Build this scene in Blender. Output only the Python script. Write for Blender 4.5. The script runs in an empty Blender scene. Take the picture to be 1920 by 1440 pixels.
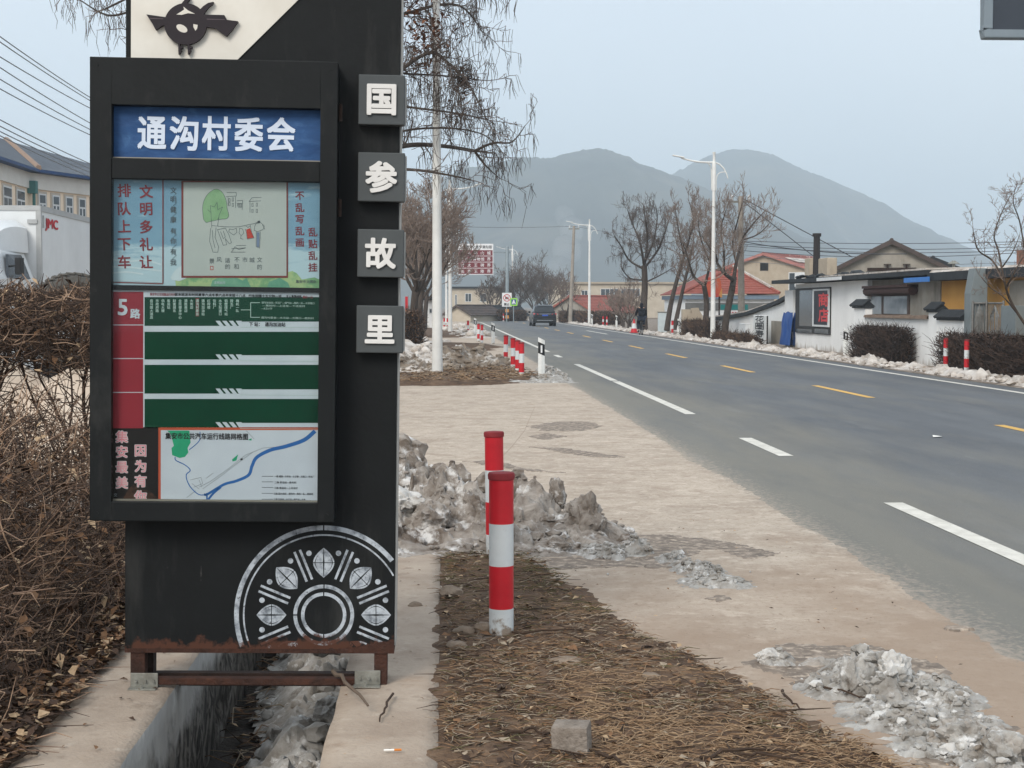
import bpy, bmesh, math, random
import numpy as np
from mathutils import Vector, Matrix, noise
R = math.radians
random.seed(7)
scene = bpy.context.scene
COL = scene.collection

# ------------------------------------------------------------------ camera
F = 2800.0                       # focal length in photo pixels (1920 wide)
YAW, PITCH = math.atan(130/F), math.atan(147/F)
CAM = Vector((0, 0, 1.6))
cd = bpy.data.cameras.new('camera'); cam = bpy.data.objects.new('camera', cd); COL.objects.link(cam)
cam.location = CAM; cam.rotation_euler = (R(90)-PITCH, 0, -YAW)
cd.sensor_width = 36; cd.lens = 36*F/1920; cd.clip_start = .05; cd.clip_end = 20000
scene.camera = cam
scene.render.resolution_x, scene.render.resolution_y = 1024, 768
MAT_CAM = cam.rotation_euler.to_matrix()
def ray(px, py): return MAT_CAM @ Vector(((px-960)/F, (720-py)/F, -1))
def at(px, py, Y): d = ray(px, py); return CAM + d*(Y/d.y)
def G(px, py, z=0): d = ray(px, py); return CAM + d*((z-1.6)/d.z)
def PX(px, Y): return at(px, 573, Y).x
def PZ(py, Y): return at(830, py, Y).z

# ------------------------------------------------------------------ sky, sun, exposure
SUN_EL, SUN_AZ = 38, 209         # azimuth clockwise from +Y: from behind-left of the camera
w = bpy.data.worlds.new('World'); scene.world = w; w.use_nodes = True
nt = w.node_tree; nt.nodes.clear()
out = nt.nodes.new('ShaderNodeOutputWorld'); bg = nt.nodes.new('ShaderNodeBackground')
sky = nt.nodes.new('ShaderNodeTexSky'); sky.sky_type = 'NISHITA'; sky.sun_disc = False
sky.sun_elevation = R(SUN_EL); sky.sun_rotation = R(SUN_AZ)
sky.air_density = 1.0; sky.dust_density = 4.0; sky.ozone_density = 1.0
# an overcast layer over the Nishita sky: even pale grey cloud light, softly broken
tc = nt.nodes.new('ShaderNodeTexCoord'); nz = nt.nodes.new('ShaderNodeTexNoise')
nz.inputs['Scale'].default_value = 2.2; nz.inputs['Detail'].default_value = 5
nt.links.new(tc.outputs['Generated'], nz.inputs['Vector'])
cr = nt.nodes.new('ShaderNodeValToRGB')
cr.color_ramp.elements[0].position = .3; cr.color_ramp.elements[0].color = (6.2, 6.9, 7.7, 1)
cr.color_ramp.elements[1].position = .75; cr.color_ramp.elements[1].color = (7.3, 7.8, 8.2, 1)
nt.links.new(nz.outputs['Fac'], cr.inputs['Fac'])
mx = nt.nodes.new('ShaderNodeMixRGB'); mx.inputs['Fac'].default_value = .85
nt.links.new(sky.outputs['Color'], mx.inputs['Color1']); nt.links.new(cr.outputs['Color'], mx.inputs['Color2'])
nt.links.new(mx.outputs['Color'], bg.inputs['Color']); bg.inputs['Strength'].default_value = .105
nt.links.new(bg.outputs['Background'], out.inputs['Surface'])
sd = bpy.data.lights.new('sun', 'SUN'); sun = bpy.data.objects.new('sun', sd); COL.objects.link(sun)
sd.energy = 1.7; sd.angle = R(24); sd.color = (1, .95, .88)
sv = Vector((math.sin(R(SUN_AZ))*math.cos(R(SUN_EL)), math.cos(R(SUN_AZ))*math.cos(R(SUN_EL)), math.sin(R(SUN_EL))))
sun.rotation_euler = sv.to_track_quat('Z', 'Y').to_euler()
scene.view_settings.view_transform = 'Standard'; scene.view_settings.look = 'None'
scene.view_settings.exposure = 0.5; scene.view_settings.gamma = 1
scene.render.engine = 'CYCLES'
scene.cycles.use_denoising = True
scene.cycles.max_bounces = 6; scene.cycles.diffuse_bounces = 3; scene.cycles.glossy_bounces = 3
scene.cycles.transparent_max_bounces = 12; scene.cycles.volume_bounces = 2
scene.cycles.use_adaptive_sampling = True

# ------------------------------------------------------------------ materials
def lin(c):
    return tuple((x/255/12.92 if x/255 <= .04045 else ((x/255+.055)/1.055)**2.4) for x in c)
MATS = {}
def mat(name, rgb, rough=.75, rgb2=None, var=.5, scale=6, detail=6, bump=0, bscale=None, spec=.3, metal=0, stretch=None, sharp=None, dist=0):
    """procedural: base colour broken by noise towards rgb2, with optional bump; colours are sRGB 0-255"""
    if name in MATS: return MATS[name]
    m = bpy.data.materials.new(name); MATS[name] = m; m.use_nodes = True
    t = m.node_tree; b = t.nodes['Principled BSDF']
    b.inputs['Roughness'].default_value = rough; b.inputs['Specular IOR Level'].default_value = spec
    b.inputs['Metallic'].default_value = metal
    geo = t.nodes.new('ShaderNodeTexCoord'); mp = t.nodes.new('ShaderNodeMapping')
    t.links.new(geo.outputs['Object'], mp.inputs['Vector'])
    if stretch: mp.inputs['Scale'].default_value = stretch
    n = t.nodes.new('ShaderNodeTexNoise'); n.inputs['Scale'].default_value = scale; n.inputs['Detail'].default_value = detail
    n.inputs['Roughness'].default_value = .65; n.inputs['Distortion'].default_value = dist
    t.links.new(mp.outputs['Vector'], n.inputs['Vector'])
    r = t.nodes.new('ShaderNodeValToRGB')
    c1 = lin(rgb); c2 = lin(rgb2) if rgb2 else tuple(x*(1-.35*var) for x in c1)
    lo, hi = sharp or (.32, .68)
    r.color_ramp.elements[0].position = lo; r.color_ramp.elements[0].color = (*c2, 1)
    r.color_ramp.elements[1].position = hi; r.color_ramp.elements[1].color = (*c1, 1)
    t.links.new(n.outputs['Fac'], r.inputs['Fac']); t.links.new(r.outputs['Color'], b.inputs['Base Color'])
    if bump:
        n2 = t.nodes.new('ShaderNodeTexNoise'); n2.inputs['Scale'].default_value = bscale or scale*5; n2.inputs['Detail'].default_value = 6
        t.links.new(mp.outputs['Vector'], n2.inputs['Vector'])
        bp = t.nodes.new('ShaderNodeBump'); bp.inputs['Strength'].default_value = bump; bp.inputs['Distance'].default_value = .02
        t.links.new(n2.outputs['Fac'], bp.inputs['Height']); t.links.new(bp.outputs['Normal'], b.inputs['Normal'])
    return m
def layer(m, rgb, scale, lo, hi, stretch=None, amount=1.0, gate=None, rough=None, dist=0):
    """lay a second stain of colour rgb over a material where a noise passes lo..hi; gate=(axis, a, b): only where the object coordinate runs from a (0) to b (1)"""
    t = m.node_tree; b = t.nodes['Principled BSDF']
    src = b.inputs['Base Color'].links[0].from_socket
    tc = t.nodes.new('ShaderNodeTexCoord'); mp = t.nodes.new('ShaderNodeMapping'); t.links.new(tc.outputs['Object'], mp.inputs['Vector'])
    if stretch: mp.inputs['Scale'].default_value = stretch
    n = t.nodes.new('ShaderNodeTexNoise'); n.inputs['Scale'].default_value = scale; n.inputs['Detail'].default_value = 7; n.inputs['Roughness'].default_value = .65
    n.inputs['Distortion'].default_value = dist
    t.links.new(mp.outputs['Vector'], n.inputs['Vector'])
    r = t.nodes.new('ShaderNodeMapRange'); r.inputs['From Min'].default_value = lo; r.inputs['From Max'].default_value = hi
    r.inputs['To Max'].default_value = amount
    f = r.outputs['Result']
    if gate:
        sx = t.nodes.new('ShaderNodeSeparateXYZ'); t.links.new(tc.outputs['Object'], sx.inputs['Vector'])
        g = t.nodes.new('ShaderNodeMapRange'); g.inputs['From Min'].default_value = gate[1]; g.inputs['From Max'].default_value = gate[2]
        t.links.new(sx.outputs['XYZ'.index(gate[0])], g.inputs['Value'])
        a = t.nodes.new('ShaderNodeMath'); a.operation = 'MULTIPLY_ADD'; a.inputs[1].default_value = .45; 
        t.links.new(g.outputs['Result'], a.inputs[0]); t.links.new(n.outputs['Fac'], a.inputs[2])
        t.links.new(a.outputs[0], r.inputs['Value'])
    else:
        t.links.new(n.outputs['Fac'], r.inputs['Value'])
    mixn = t.nodes.new('ShaderNodeMixRGB'); t.links.new(f, mixn.inputs['Fac']); t.links.new(src, mixn.inputs['Color1'])
    mixn.inputs['Color2'].default_value = (*lin(rgb), 1)
    t.links.new(mixn.outputs['Color'], b.inputs['Base Color'])
    if rough is not None:
        mr = t.nodes.new('ShaderNodeMapRange'); mr.inputs['To Min'].default_value = b.inputs['Roughness'].default_value; mr.inputs['To Max'].default_value = rough
        t.links.new(f, mr.inputs['Value']); t.links.new(mr.outputs['Result'], b.inputs['Roughness'])
    return m
def glass_mat(name, tint=(1, 1, 1), gloss=.12):
    m = bpy.data.materials.new(name); m.use_nodes = True; t = m.node_tree; t.nodes.clear()
    o = t.nodes.new('ShaderNodeOutputMaterial'); mixs = t.nodes.new('ShaderNodeMixShader'); tr = t.nodes.new('ShaderNodeBsdfTransparent')
    gl = t.nodes.new('ShaderNodeBsdfGlossy'); gl.inputs['Roughness'].default_value = .04
    fr = t.nodes.new('ShaderNodeFresnel'); fr.inputs['IOR'].default_value = 1.24
    tr.inputs['Color'].default_value = (*tint, 1)
    t.links.new(fr.outputs['Fac'], mixs.inputs['Fac']); t.links.new(tr.outputs['BSDF'], mixs.inputs[1]); t.links.new(gl.outputs['BSDF'], mixs.inputs[2])
    t.links.new(mixs.outputs['Shader'], o.inputs['Surface']); return m

# ------------------------------------------------------------------ mesh builders
def link(o, parent=None):
    COL.objects.link(o)
    if parent is not None: o.parent = parent
    return o
class MB:
    def __init__(s): s.v = []; s.f = []; s.m = []
    def add(s, vs, fs, mi=0):
        o = len(s.v); s.v += [tuple(v) for v in vs]
        for f in fs: s.f.append(tuple(i+o for i in f)); s.m.append(mi)
        return s
    def box(s, x0, y0, z0, x1, y1, z1, mi=0):
        return s.add([(x0,y0,z0),(x1,y0,z0),(x1,y1,z0),(x0,y1,z0),(x0,y0,z1),(x1,y0,z1),(x1,y1,z1),(x0,y1,z1)],
              [(0,3,2,1),(4,5,6,7),(0,1,5,4),(1,2,6,5),(2,3,7,6),(3,0,4,7)], mi)
    def poly(s, pts, mi=0): return s.add(pts, [tuple(range(len(pts)))], mi)
    def extrude(s, pts, vec, mi=0, side=None):
        """solid from a planar outline pushed along vec"""
        n = len(pts); vec = Vector(vec); a = [Vector(p) for p in pts]; b = [p+vec for p in a]
        s.add(a+b, [tuple(range(n))[::-1], tuple(range(n, 2*n))], mi)
        return s.add(a+b, [(i, (i+1) % n, n+(i+1) % n, n+i) for i in range(n)], mi if side is None else side)
    def tube(s, pts, rad, n=8, mi=0, cap=True):
        pts = [Vector(p) for p in pts]
        rad = rad if isinstance(rad, (list, tuple)) else [rad]*len(pts)
        rings = []; up = Vector((.13, .31, 1)).normalized()
        for i, p in enumerate(pts):
            d = (pts[min(i+1, len(pts)-1)]-pts[max(i-1, 0)]).normalized()
            ref = up if abs(d.dot(up)) < .95 else Vector((1, 0, 0))
            a = d.cross(ref).normalized(); b = d.cross(a)
            rings.append([p+(a*math.cos(2*math.pi*k/n)+b*math.sin(2*math.pi*k/n))*rad[i] for k in range(n)])
        vs = [v for r in rings for v in r]; fs = []
        for i in range(len(pts)-1):
            for k in range(n): fs.append((i*n+k, i*n+(k+1) % n, (i+1)*n+(k+1) % n, (i+1)*n+k))
        if cap: fs += [tuple(range(n))[::-1], tuple(range((len(pts)-1)*n, len(pts)*n))]
        return s.add(vs, fs, mi)
    def lathe(s, prof, c=(0, 0, 0), n=20, mis=None):
        """prof: list of (r, z); mis: material per band"""
        vs = []; 
        for r, z in prof: vs += [(c[0]+r*math.cos(2*math.pi*k/n), c[1]+r*math.sin(2*math.pi*k/n), c[2]+z) for k in range(n)]
        for i in range(len(prof)-1):
            s.add([], [], 0)
        o = len(s.v); s.v += vs
        for i in range(len(prof)-1):
            for k in range(n):
                s.f.append((o+i*n+k, o+i*n+(k+1) % n, o+(i+1)*n+(k+1) % n, o+(i+1)*n+k)); s.m.append(mis[i] if mis else 0)
        s.f.append(tuple(o+(len(prof)-1)*n+k for k in range(n))); s.m.append(mis[-1] if mis else 0)
        s.f.append(tuple(o+k for k in range(n))[::-1]); s.m.append(mis[0] if mis else 0)
        return s
    def build(s, name, mats, parent=None, smooth=False, bevel=0, segs=2):
        me = bpy.data.meshes.new(name); me.from_pydata(s.v, [], s.f)
        for m in (mats if isinstance(mats, (list, tuple)) else [mats]): me.materials.append(m)
        me.polygons.foreach_set('material_index', s.m)
        me.validate()
        if bevel:
            bm = bmesh.new(); bm.from_mesh(me); bmesh.ops.remove_doubles(bm, verts=bm.verts, dist=1e-5)
            bmesh.ops.recalc_face_normals(bm, faces=bm.faces)
            es = [e for e in bm.edges if len(e.link_faces) == 2 and e.calc_face_angle() > .6]
            bmesh.ops.bevel(bm, geom=es, offset=bevel, segments=segs, affect='EDGES', profile=.5, clamp_overlap=True)
            bm.to_mesh(me); bm.free()
        if smooth:
            me.polygons.foreach_set('use_smooth', [True]*len(me.polygons))
            try: me.set_sharp_from_angle(angle=R(40))
            except Exception: pass
        o = bpy.data.objects.new(name, me); return link(o, parent)
def np_mesh(name, V, faces, mats, parent=None, smooth=False):
    """faces: list of (array (n,k) of indices, array (n) of material indices)"""
    me = bpy.data.meshes.new(name); V = np.asarray(V, dtype=np.float32)
    me.vertices.add(len(V)); me.vertices.foreach_set('co', V.ravel())
    nl = sum(f.size for f, _ in faces); npoly = sum(len(f) for f, _ in faces)
    me.loops.add(nl); me.polygons.add(npoly)
    me.loops.foreach_set('vertex_index', np.concatenate([f.ravel() for f, _ in faces]).astype(np.int32))
    starts, o = [], 0
    for f, _ in faces: starts.append(o+np.arange(len(f))*f.shape[1]); o += f.size
    me.polygons.foreach_set('loop_start', np.concatenate(starts).astype(np.int32))
    me.polygons.foreach_set('material_index', np.concatenate([np.broadcast_to(m, (len(f),)) for f, m in faces]).astype(np.int32))
    if smooth: me.polygons.foreach_set('use_smooth', np.ones(npoly, dtype=bool))
    for m in (mats if isinstance(mats, (list, tuple)) else [mats]): me.materials.append(m)
    me.update(calc_edges=True); me.validate()
    return link(bpy.data.objects.new(name, me), parent)
class Sticks:
    """many thin tapered sticks / small leaves, gathered with numpy into one mesh"""
    def __init__(s): s.a = []; s.b = []; s.r0 = []; s.r1 = []; s.m = []; s.q = []; s.qm = []
    def stick(s, a, b, r0, r1=None, m=0): s.a.append(tuple(a)); s.b.append(tuple(b)); s.r0.append(r0); s.r1.append(r0*.6 if r1 is None else r1); s.m.append(m)
    def quad(s, p, q, r, t, m=0): s.q.append((tuple(p), tuple(q), tuple(r), tuple(t))); s.qm.append(m)
    def build(s, name, mats, parent=None, n=3, smooth=True):
        V = np.zeros((0, 3)); faces = []
        if s.a:
            A = np.array(s.a); B = np.array(s.b); r0 = np.array(s.r0)[:, None]; r1 = np.array(s.r1)[:, None]
            D = B-A; D /= np.maximum(np.linalg.norm(D, axis=1, keepdims=True), 1e-9)
            ref = np.where(np.abs(D[:, 2:3]) > .9, np.array([[1., 0, 0]]), np.array([[0, 0, 1.]]))
            U = np.cross(D, ref); U /= np.linalg.norm(U, axis=1, keepdims=True); W = np.cross(D, U)
            rings = []
            for P, r in ((A, r0), (B, r1)):
                for k in range(n):
                    t = 2*math.pi*k/n; rings.append(P+(U*math.cos(t)+W*math.sin(t))*r)
            V = np.stack(rings, 1).reshape(-1, 3); N = len(A); base = (np.arange(N)*2*n)[:, None]
            fs = np.concatenate([base+np.array([[k, (k+1) % n, n+(k+1) % n, n+k]]) for k in range(n)], 0)
            faces.append((fs, np.tile(np.array(s.m), n)))
        if s.q:
            Q = np.array(s.q).reshape(-1, 3); o = len(V); V = np.concatenate([V, Q])
            faces.append(((o+np.arange(len(Q))).reshape(-1, 4), np.array(s.qm)))
        return np_mesh(name, V, faces, mats, parent, smooth)

# ------------------------------------------------------------------ things, labels
LABELS = set()
def tag(o, label, cat, group=None):
    o['label'] = label; o['category'] = cat
    if group: o['group'] = group
    return o
def thing(name, label, cat, loc=(0, 0, 0), group=None, rot=(0, 0, 0)):
    o = bpy.data.objects.new(name, None); o.empty_display_size = .2; COL.objects.link(o)
    o.location = loc; o.rotation_euler = rot
    return tag(o, label, cat, group)
def struct(o): o['kind'] = 'structure'; return o
def stuff(o, label=None):
    o['kind'] = 'stuff'
    if label: o['label'] = label
    return o
def dup(root, loc, label, rot=None, scale=None):
    r = root.copy(); COL.objects.link(r); r.location = loc; r['label'] = label
    if rot: r.rotation_euler = rot
    if scale: r.scale = (scale,)*3
    for ch in list(root.children):
        c = ch.copy(); COL.objects.link(c); c.parent = r
        for g in list(ch.children):
            d = g.copy(); COL.objects.link(d); d.parent = c
    return r

# ------------------------------------------------------------------ writing
TXT = {}
def textgeo(s, bold=0.0, ext=0.0):
    key = (s, bold, ext)
    if key in TXT: return TXT[key]
    cu = bpy.data.curves.new('t', 'FONT'); cu.body = s; cu.offset = bold; cu.extrude = ext; cu.resolution_u = 3
    ob = bpy.data.objects.new('t', cu); COL.objects.link(ob); bpy.context.view_layer.update()
    me = ob.evaluated_get(bpy.context.evaluated_depsgraph_get()).to_mesh()
    V = np.array([v.co[:] for v in me.vertices]).reshape(-1, 3); Fc = [tuple(p.vertices) for p in me.polygons]
    ob.to_mesh_clear(); bpy.data.objects.remove(ob); bpy.data.curves.remove(cu)
    if len(V):
        c = (V.min(0)+V.max(0))/2; V = V-np.array([c[0], c[1], 0])
    TXT[key] = (V, Fc); return TXT[key]
_v, _ = textgeo('国'); KH = 1/(_v[:, 1].max()-_v[:, 1].min())
def write(mb, s, put, h, mi=0, bold=.02, ext=0.0, width=None):
    """add writing to mb; put(x, y, z) maps text space (centred, z towards the reader) to the place; h = height of one full character"""
    V, Fc = textgeo(s, 0, ext/max(h*KH, 1e-6) if ext else 0)
    if not len(V): return
    k = h*KH; kx = k
    if width: kx = width/(V[:, 0].max()-V[:, 0].min())
    # heavier strokes: the same outline struck several times a hair apart, each a shade prouder than the last
    offs = [(0, 0)] if bold < .008 else [(-1, -1), (1, 1), (-1, 1), (1, -1)] if bold < .03 else [(-1, -1), (1, 1), (-1, 1), (1, -1), (0, 1.2), (0, -1.2), (1.2, 0), (-1.2, 0)]
    for i, (a, b) in enumerate(offs):
        dx, dy, dz = a*bold*h*1.05, b*bold*h*1.05, i*.00007
        mb.add([put(v[0]*kx+dx, v[1]*k+dy, v[2]*k+dz) for v in V], Fc, mi)

# ================================================================== THE SETTING
M_earth = mat('earth', (128, 112, 96), .95, (96, 84, 72), scale=.35, bump=.4, bscale=6)
M_yard = mat('yard_concrete', (196, 182, 166), .9, (166, 150, 134), scale=.5, bump=.2, bscale=8)
M_apron = mat('dusty_concrete', (189, 175, 159), .92, (165, 151, 136), scale=1.1, bump=.2, bscale=90, detail=10)
layer(M_apron, (150, 133, 117), 3.1, .48, .68, None, .75, dist=.5)
layer(M_apron, (208, 194, 178), 7, .52, .66, None, .6)
layer(M_apron, (134, 117, 102), 26, .54, .66, None, .6)
layer(M_apron, (122, 106, 92), 11, .60, .68, None, .6, dist=1.5)
layer(M_apron, (104, 92, 82), 75, .60, .68, None, .65)
layer(M_apron, (146, 126, 108), 1.0, .60, .95, None, .8, gate=('Y', 11.5, 6.5))
layer(M_apron, (128, 124, 116), 34, .84, 1.0, None, .7, gate=('X', 2.2, 2.75))
M_asph = mat('asphalt', (101, 104, 107), .82, (84, 87, 91), scale=1.2, bump=.4, bscale=150, stretch=(1, .15, 1), spec=.35)
layer(M_asph, (142, 143, 142), 80, .56, .68, None, .6)
layer(M_asph, (56, 58, 62), 70, .58, .68, None, .6)
layer(M_asph, (126, 122, 111), .8, .46, .86, (1, .22, 1), .75, gate=('X', 5.6, 2.6))
layer(M_asph, (168, 155, 140), 30, .74, .98, None, .8, gate=('X', 3.2, 2.5)); layer(M_asph, (168, 155, 140), 9, .80, 1.0, None, .8, gate=('X', 3.0, 2.5))
layer(M_asph, (78, 81, 86), .5, .50, .72, (1, .10, 1), .65)
layer(M_asph, (134, 135, 134), 1.3, .60, .8, (1.6, .25, 1), .4)
layer(M_asph, (138, 134, 126), 11, .60, .74, (1, .5, 1), .3)
M_verge = mat('verge_dirt', (142, 130, 118), .95, (104, 92, 80), scale=1.4, bump=.5, bscale=20)
layer(M_verge, (196, 188, 180), 2.2, .55, .66, None, .6)
M_dirt = mat('dirt', (104, 82, 64), .97, (72, 56, 44), scale=7, bump=.8, bscale=45)
layer(M_dirt, (132, 108, 86), 3, .52, .7, None, .7); layer(M_dirt, (158, 136, 112), 16, .60, .70, None, .7); layer(M_dirt, (150, 142, 132), 1.1, .62, .72, None, .5)
M_kerb = mat('kerb_concrete', (178, 163, 147), .9, (150, 134, 119), scale=3.5, bump=.35, bscale=60)
layer(M_kerb, (118, 102, 88), 7, .56, .7, None, .6)
layer(M_kerb, (150, 126, 104), 2.5, .58, .72, None, .5)
layer(M_kerb, (208, 198, 184), 9, .6, .75, None, .4)
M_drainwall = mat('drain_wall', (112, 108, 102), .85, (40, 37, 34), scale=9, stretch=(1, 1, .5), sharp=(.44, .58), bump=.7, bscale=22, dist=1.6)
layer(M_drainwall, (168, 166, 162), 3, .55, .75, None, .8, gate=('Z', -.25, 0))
M_paint_w = mat('road_paint_white', (222, 218, 208), .7, (190, 186, 176), scale=5, bump=.1, bscale=200); layer(M_paint_w, (150, 148, 142), 30, .62, .72, None, .7)
M_paint_y = mat('road_paint_yellow', (222, 178, 92), .7, (200, 158, 84), scale=5); layer(M_paint_y, (140, 128, 100), 30, .6, .74, None, .7)

# ground: one sheet to the mountains, left open where the drain runs
g = MB()
for x0, y0, x1, y1 in ((-3400, -90, -1.5, 4300), (-1.5, 11.5, -.02, 4300), (-.02, -90, 3400, 4300), (-1.5, -90, -.02, -4)):
    g.poly([(x0, y0, -.07), (x1, y0, -.07), (x1, y1, -.07), (x0, y1, -.07)])
struct(g.build('ground', M_earth))
g = MB(); g.poly([(-60, 11.8, -.02), (-2.0, 11.8, -.02), (-2.0, 64, -.02), (-60, 64, -.02)]); struct(g.build('yard', M_yard))

# the road bends to the left beyond 140 m
def cl(s, off):
    if s < 140: return off, s
    a = (s-140)/110; rr = 110+off-7.2
    return 7.2-110+rr*math.cos(a), 140+rr*math.sin(a)
def sgrid(s0, s1, step):
    n = max(1, int(round((s1-s0)/step))); return [s0+(s1-s0)*i/n for i in range(n+1)]
def ribbon(mb, o0, o1, s0, s1, z, step=4, mi=0):
    ss = sgrid(s0, s1, step)
    for a, b in zip(ss, ss[1:]):
        pts = [cl(a, o0), cl(a, o1), cl(b, o1), cl(b, o0)]; mb.poly([(x, y, z) for x, y in pts], mi)
g = MB(); ribbon(g, 1.6, 11.35, -20, 330, -.014, 6); struct(g.build('road', M_asph))
g = MB(); ribbon(g, 11.25, 30, -20, 330, -.008, 6); struct(g.build('verge', M_verge))
# concrete apron with a broken edge lapping over the asphalt
def edge_x(y): return 2.62+.12*noise.noise((y*.35, 3.1, 0))+.06*noise.noise((y*1.7, 9, 0))+.035*noise.noise((y*6, 5, 0))+.03*noise.noise((y*17, 2, 1))+.03*noise.noise((y*40, 2, 1))
g = MB(); ys = sgrid(-4, 48, .025)+sgrid(48.5, 330, 4)
for a, b in zip(ys, ys[1:]):
    ea, eb = edge_x(a), edge_x(b); l_ = -.02 if a < 11.5 else -6       # the edge thins out onto the asphalt
    for o0a, o0b, o1a, o1b, z0, z1 in ((l_, l_, ea-.25, eb-.25, -.004, -.004), (ea-.25, eb-.25, ea, eb, -.004, -.0125)):
        g.poly([(*cl(a, o0a), z0), (*cl(a, o1a), z1), (*cl(b, o1b), z1), (*cl(b, o0b), z0)])
struct(g.build('apron', M_apron))
# painted lines
g = MB()
for a, b in ((4, 12.0), (15.8, 18.0), (22.0, 31.6), (31.9, 41), (46.5, 48.6), (52, 320)): ribbon(g, 3.60, 3.76, a, b, -.010, 4)
ribbon(g, 10.62, 10.77, -10, 320, -.010, 4)
y = 5.8
while y < 200: ribbon(g, 7.43, 7.58, y, y+4, -.010, 4, 1); y += 10
ribbon(g, 9.2, 9.36, 84, 96, -.010)
struct(g.build('road_markings', [M_paint_w, M_paint_y]))

# the drain: two kerbs with rough walls, and its floor
def rough_kerb(name, x0, x1, y0, y1, zt, zb, inner):
    nx, ny, nz = 6, int((y1-y0)/.12), 7; V = []; Fq = []; mi = []
    prof = [(x0, zb+(zt-zb)*k/nz) for k in range(nz)]+[(x0+(x1-x0)*k/nx, zt) for k in range(nx+1)]+[(x1, zt-(zt-zb)*k/nz) for k in range(1, nz+1)]
    for j in range(ny+1):
        yy = y0+(y1-y0)*j/ny
        for i, (x, z) in enumerate(prof):
            side = z < zt-1e-4
            d = noise.noise((x*3, yy*4, z*5))*(.03 if side else .008)+noise.noise((x*13, yy*15, z*14))*(.012 if side else .004)
            corner = i in (nz, nz+nx)
            if corner: z -= .006+.02*max(0, noise.noise((x, yy*6, 4)))
            if i in (nz-1, nz+nx+1): z -= 0
            V.append((x+(d if side or corner else 0)*(1 if x > (x0+x1)/2 else -1), yy, z+(0 if side else d)))
    n = len(prof)
    for j in range(ny):
        for i in range(n-1):
            Fq.append((j*n+i, j*n+i+1, (j+1)*n+i+1, (j+1)*n+i)); mi.append(0 if nz <= i < nz+nx else 1)
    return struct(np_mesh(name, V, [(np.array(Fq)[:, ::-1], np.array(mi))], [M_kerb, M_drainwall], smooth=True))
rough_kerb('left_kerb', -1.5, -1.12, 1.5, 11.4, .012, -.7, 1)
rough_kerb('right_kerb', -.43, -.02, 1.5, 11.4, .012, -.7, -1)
g = MB(); g.poly([(-1.2, 1, -.6), (-.35, 1, -.6), (-.35, 11.5, -.6), (-1.2, 11.5, -.6)]); g.poly([(-1.5, 11.45, -.7), (0, 11.45, -.7), (0, 11.45, -.03), (-1.5, 11.45, -.03)])
struct(g.build('drain_floor', mat('drain_mud', (62, 55, 49), .9, (40, 36, 33), scale=9, bump=.8, bscale=40)))

# ------------------------------------------------------------------ dirt patches with uneven edges
def in_poly(x, y, P):
    c = False; d = 1e9
    for (x0, y0), (x1, y1) in zip(P, P[1:]+P[:1]):
        if (y0 > y) != (y1 > y) and x < (x1-x0)*(y-y0)/(y1-y0)+x0: c = not c
        dx, dy = x1-x0, y1-y0; t = max(0, min(1, ((x-x0)*dx+(y-y0)*dy)/(dx*dx+dy*dy+1e-12)))
        d = min(d, math.hypot(x-x0-t*dx, y-y0-t*dy))
    return d if c else -d
def dirt_patch(name, P, step, top=.03, wob=.12, ns=2.5, m=None, pad=.25, flat=False):
    xs = [p[0] for p in P]; yy = [p[1] for p in P]; x0, x1, y0, y1 = min(xs)-pad, max(xs)+pad, min(yy)-pad, max(yy)+pad
    nx, ny = int((x1-x0)/step)+1, int((y1-y0)/step)+1; V = []; keep = []
    for j in range(ny):
        for i in range(nx):
            x, y = x0+i*step, y0+j*step
            d = in_poly(x, y, P)+wob*noise.noise((x*ns, y*ns, 1.7))+wob*.5*noise.noise((x*ns*3.3, y*ns*3.3, 4))
            z = max(-.05, min(top, d*.12))
            if flat: z = -.02 if d < 0 else top+min(.0, d)
            elif d > 0: z += .010*noise.noise((x*6, y*6, 0))+.006*noise.noise((x*19, y*19, 0))
            V.append((x, y, z-.006)); keep.append(d > -.12)
    Fq = [(j*nx+i, j*nx+i+1, (j+1)*nx+i+1, (j+1)*nx+i) for j in range(ny-1) for i in range(nx-1) if keep[j*nx+i] or keep[(j+1)*nx+i+1]]
    return struct(np_mesh(name, V, [(np.array(Fq), 0)], m or M_dirt, smooth=True))
STRIP = [(-.09, 3.4), (2.5, 3.4), (1.75, 4.6), (1.38, 5.8), (1.2, 6.6), (.92, 7.4), (.72, 8.6), (.55, 9.6), (-.09, 10)]
dirt_patch('dirt_strip', STRIP, .03, .022, pad=.0)
dirt_patch('dirt_bank', [(-4.2, 3), (-1.6, 3), (-1.56, 8), (-1.56, 11.3), (-4.2, 11.3)], .06, .05, wob=.06, pad=.1)
dirt_patch('dirt_verge', [(-2.6, 29.5), (1.0, 30), (2.25, 32), (2.0, 36), (1.2, 41), (-2.8, 40)], .12, .10, wob=.5, ns=.8, pad=.8)
dirt_patch('far_dirt_verge', [(-3, 52), (1.6, 53), (2.2, 58), (1.6, 63), (-3, 62)], .25, .10, wob=.6, ns=.6, pad=.9)
dirt_patch('farther_dirt_verge', [(-3, 74), (1.6, 75), (2.2, 84), (1.6, 104), (-3, 103)], .4, .12, wob=.6, ns=.6, pad=.9)
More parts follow.
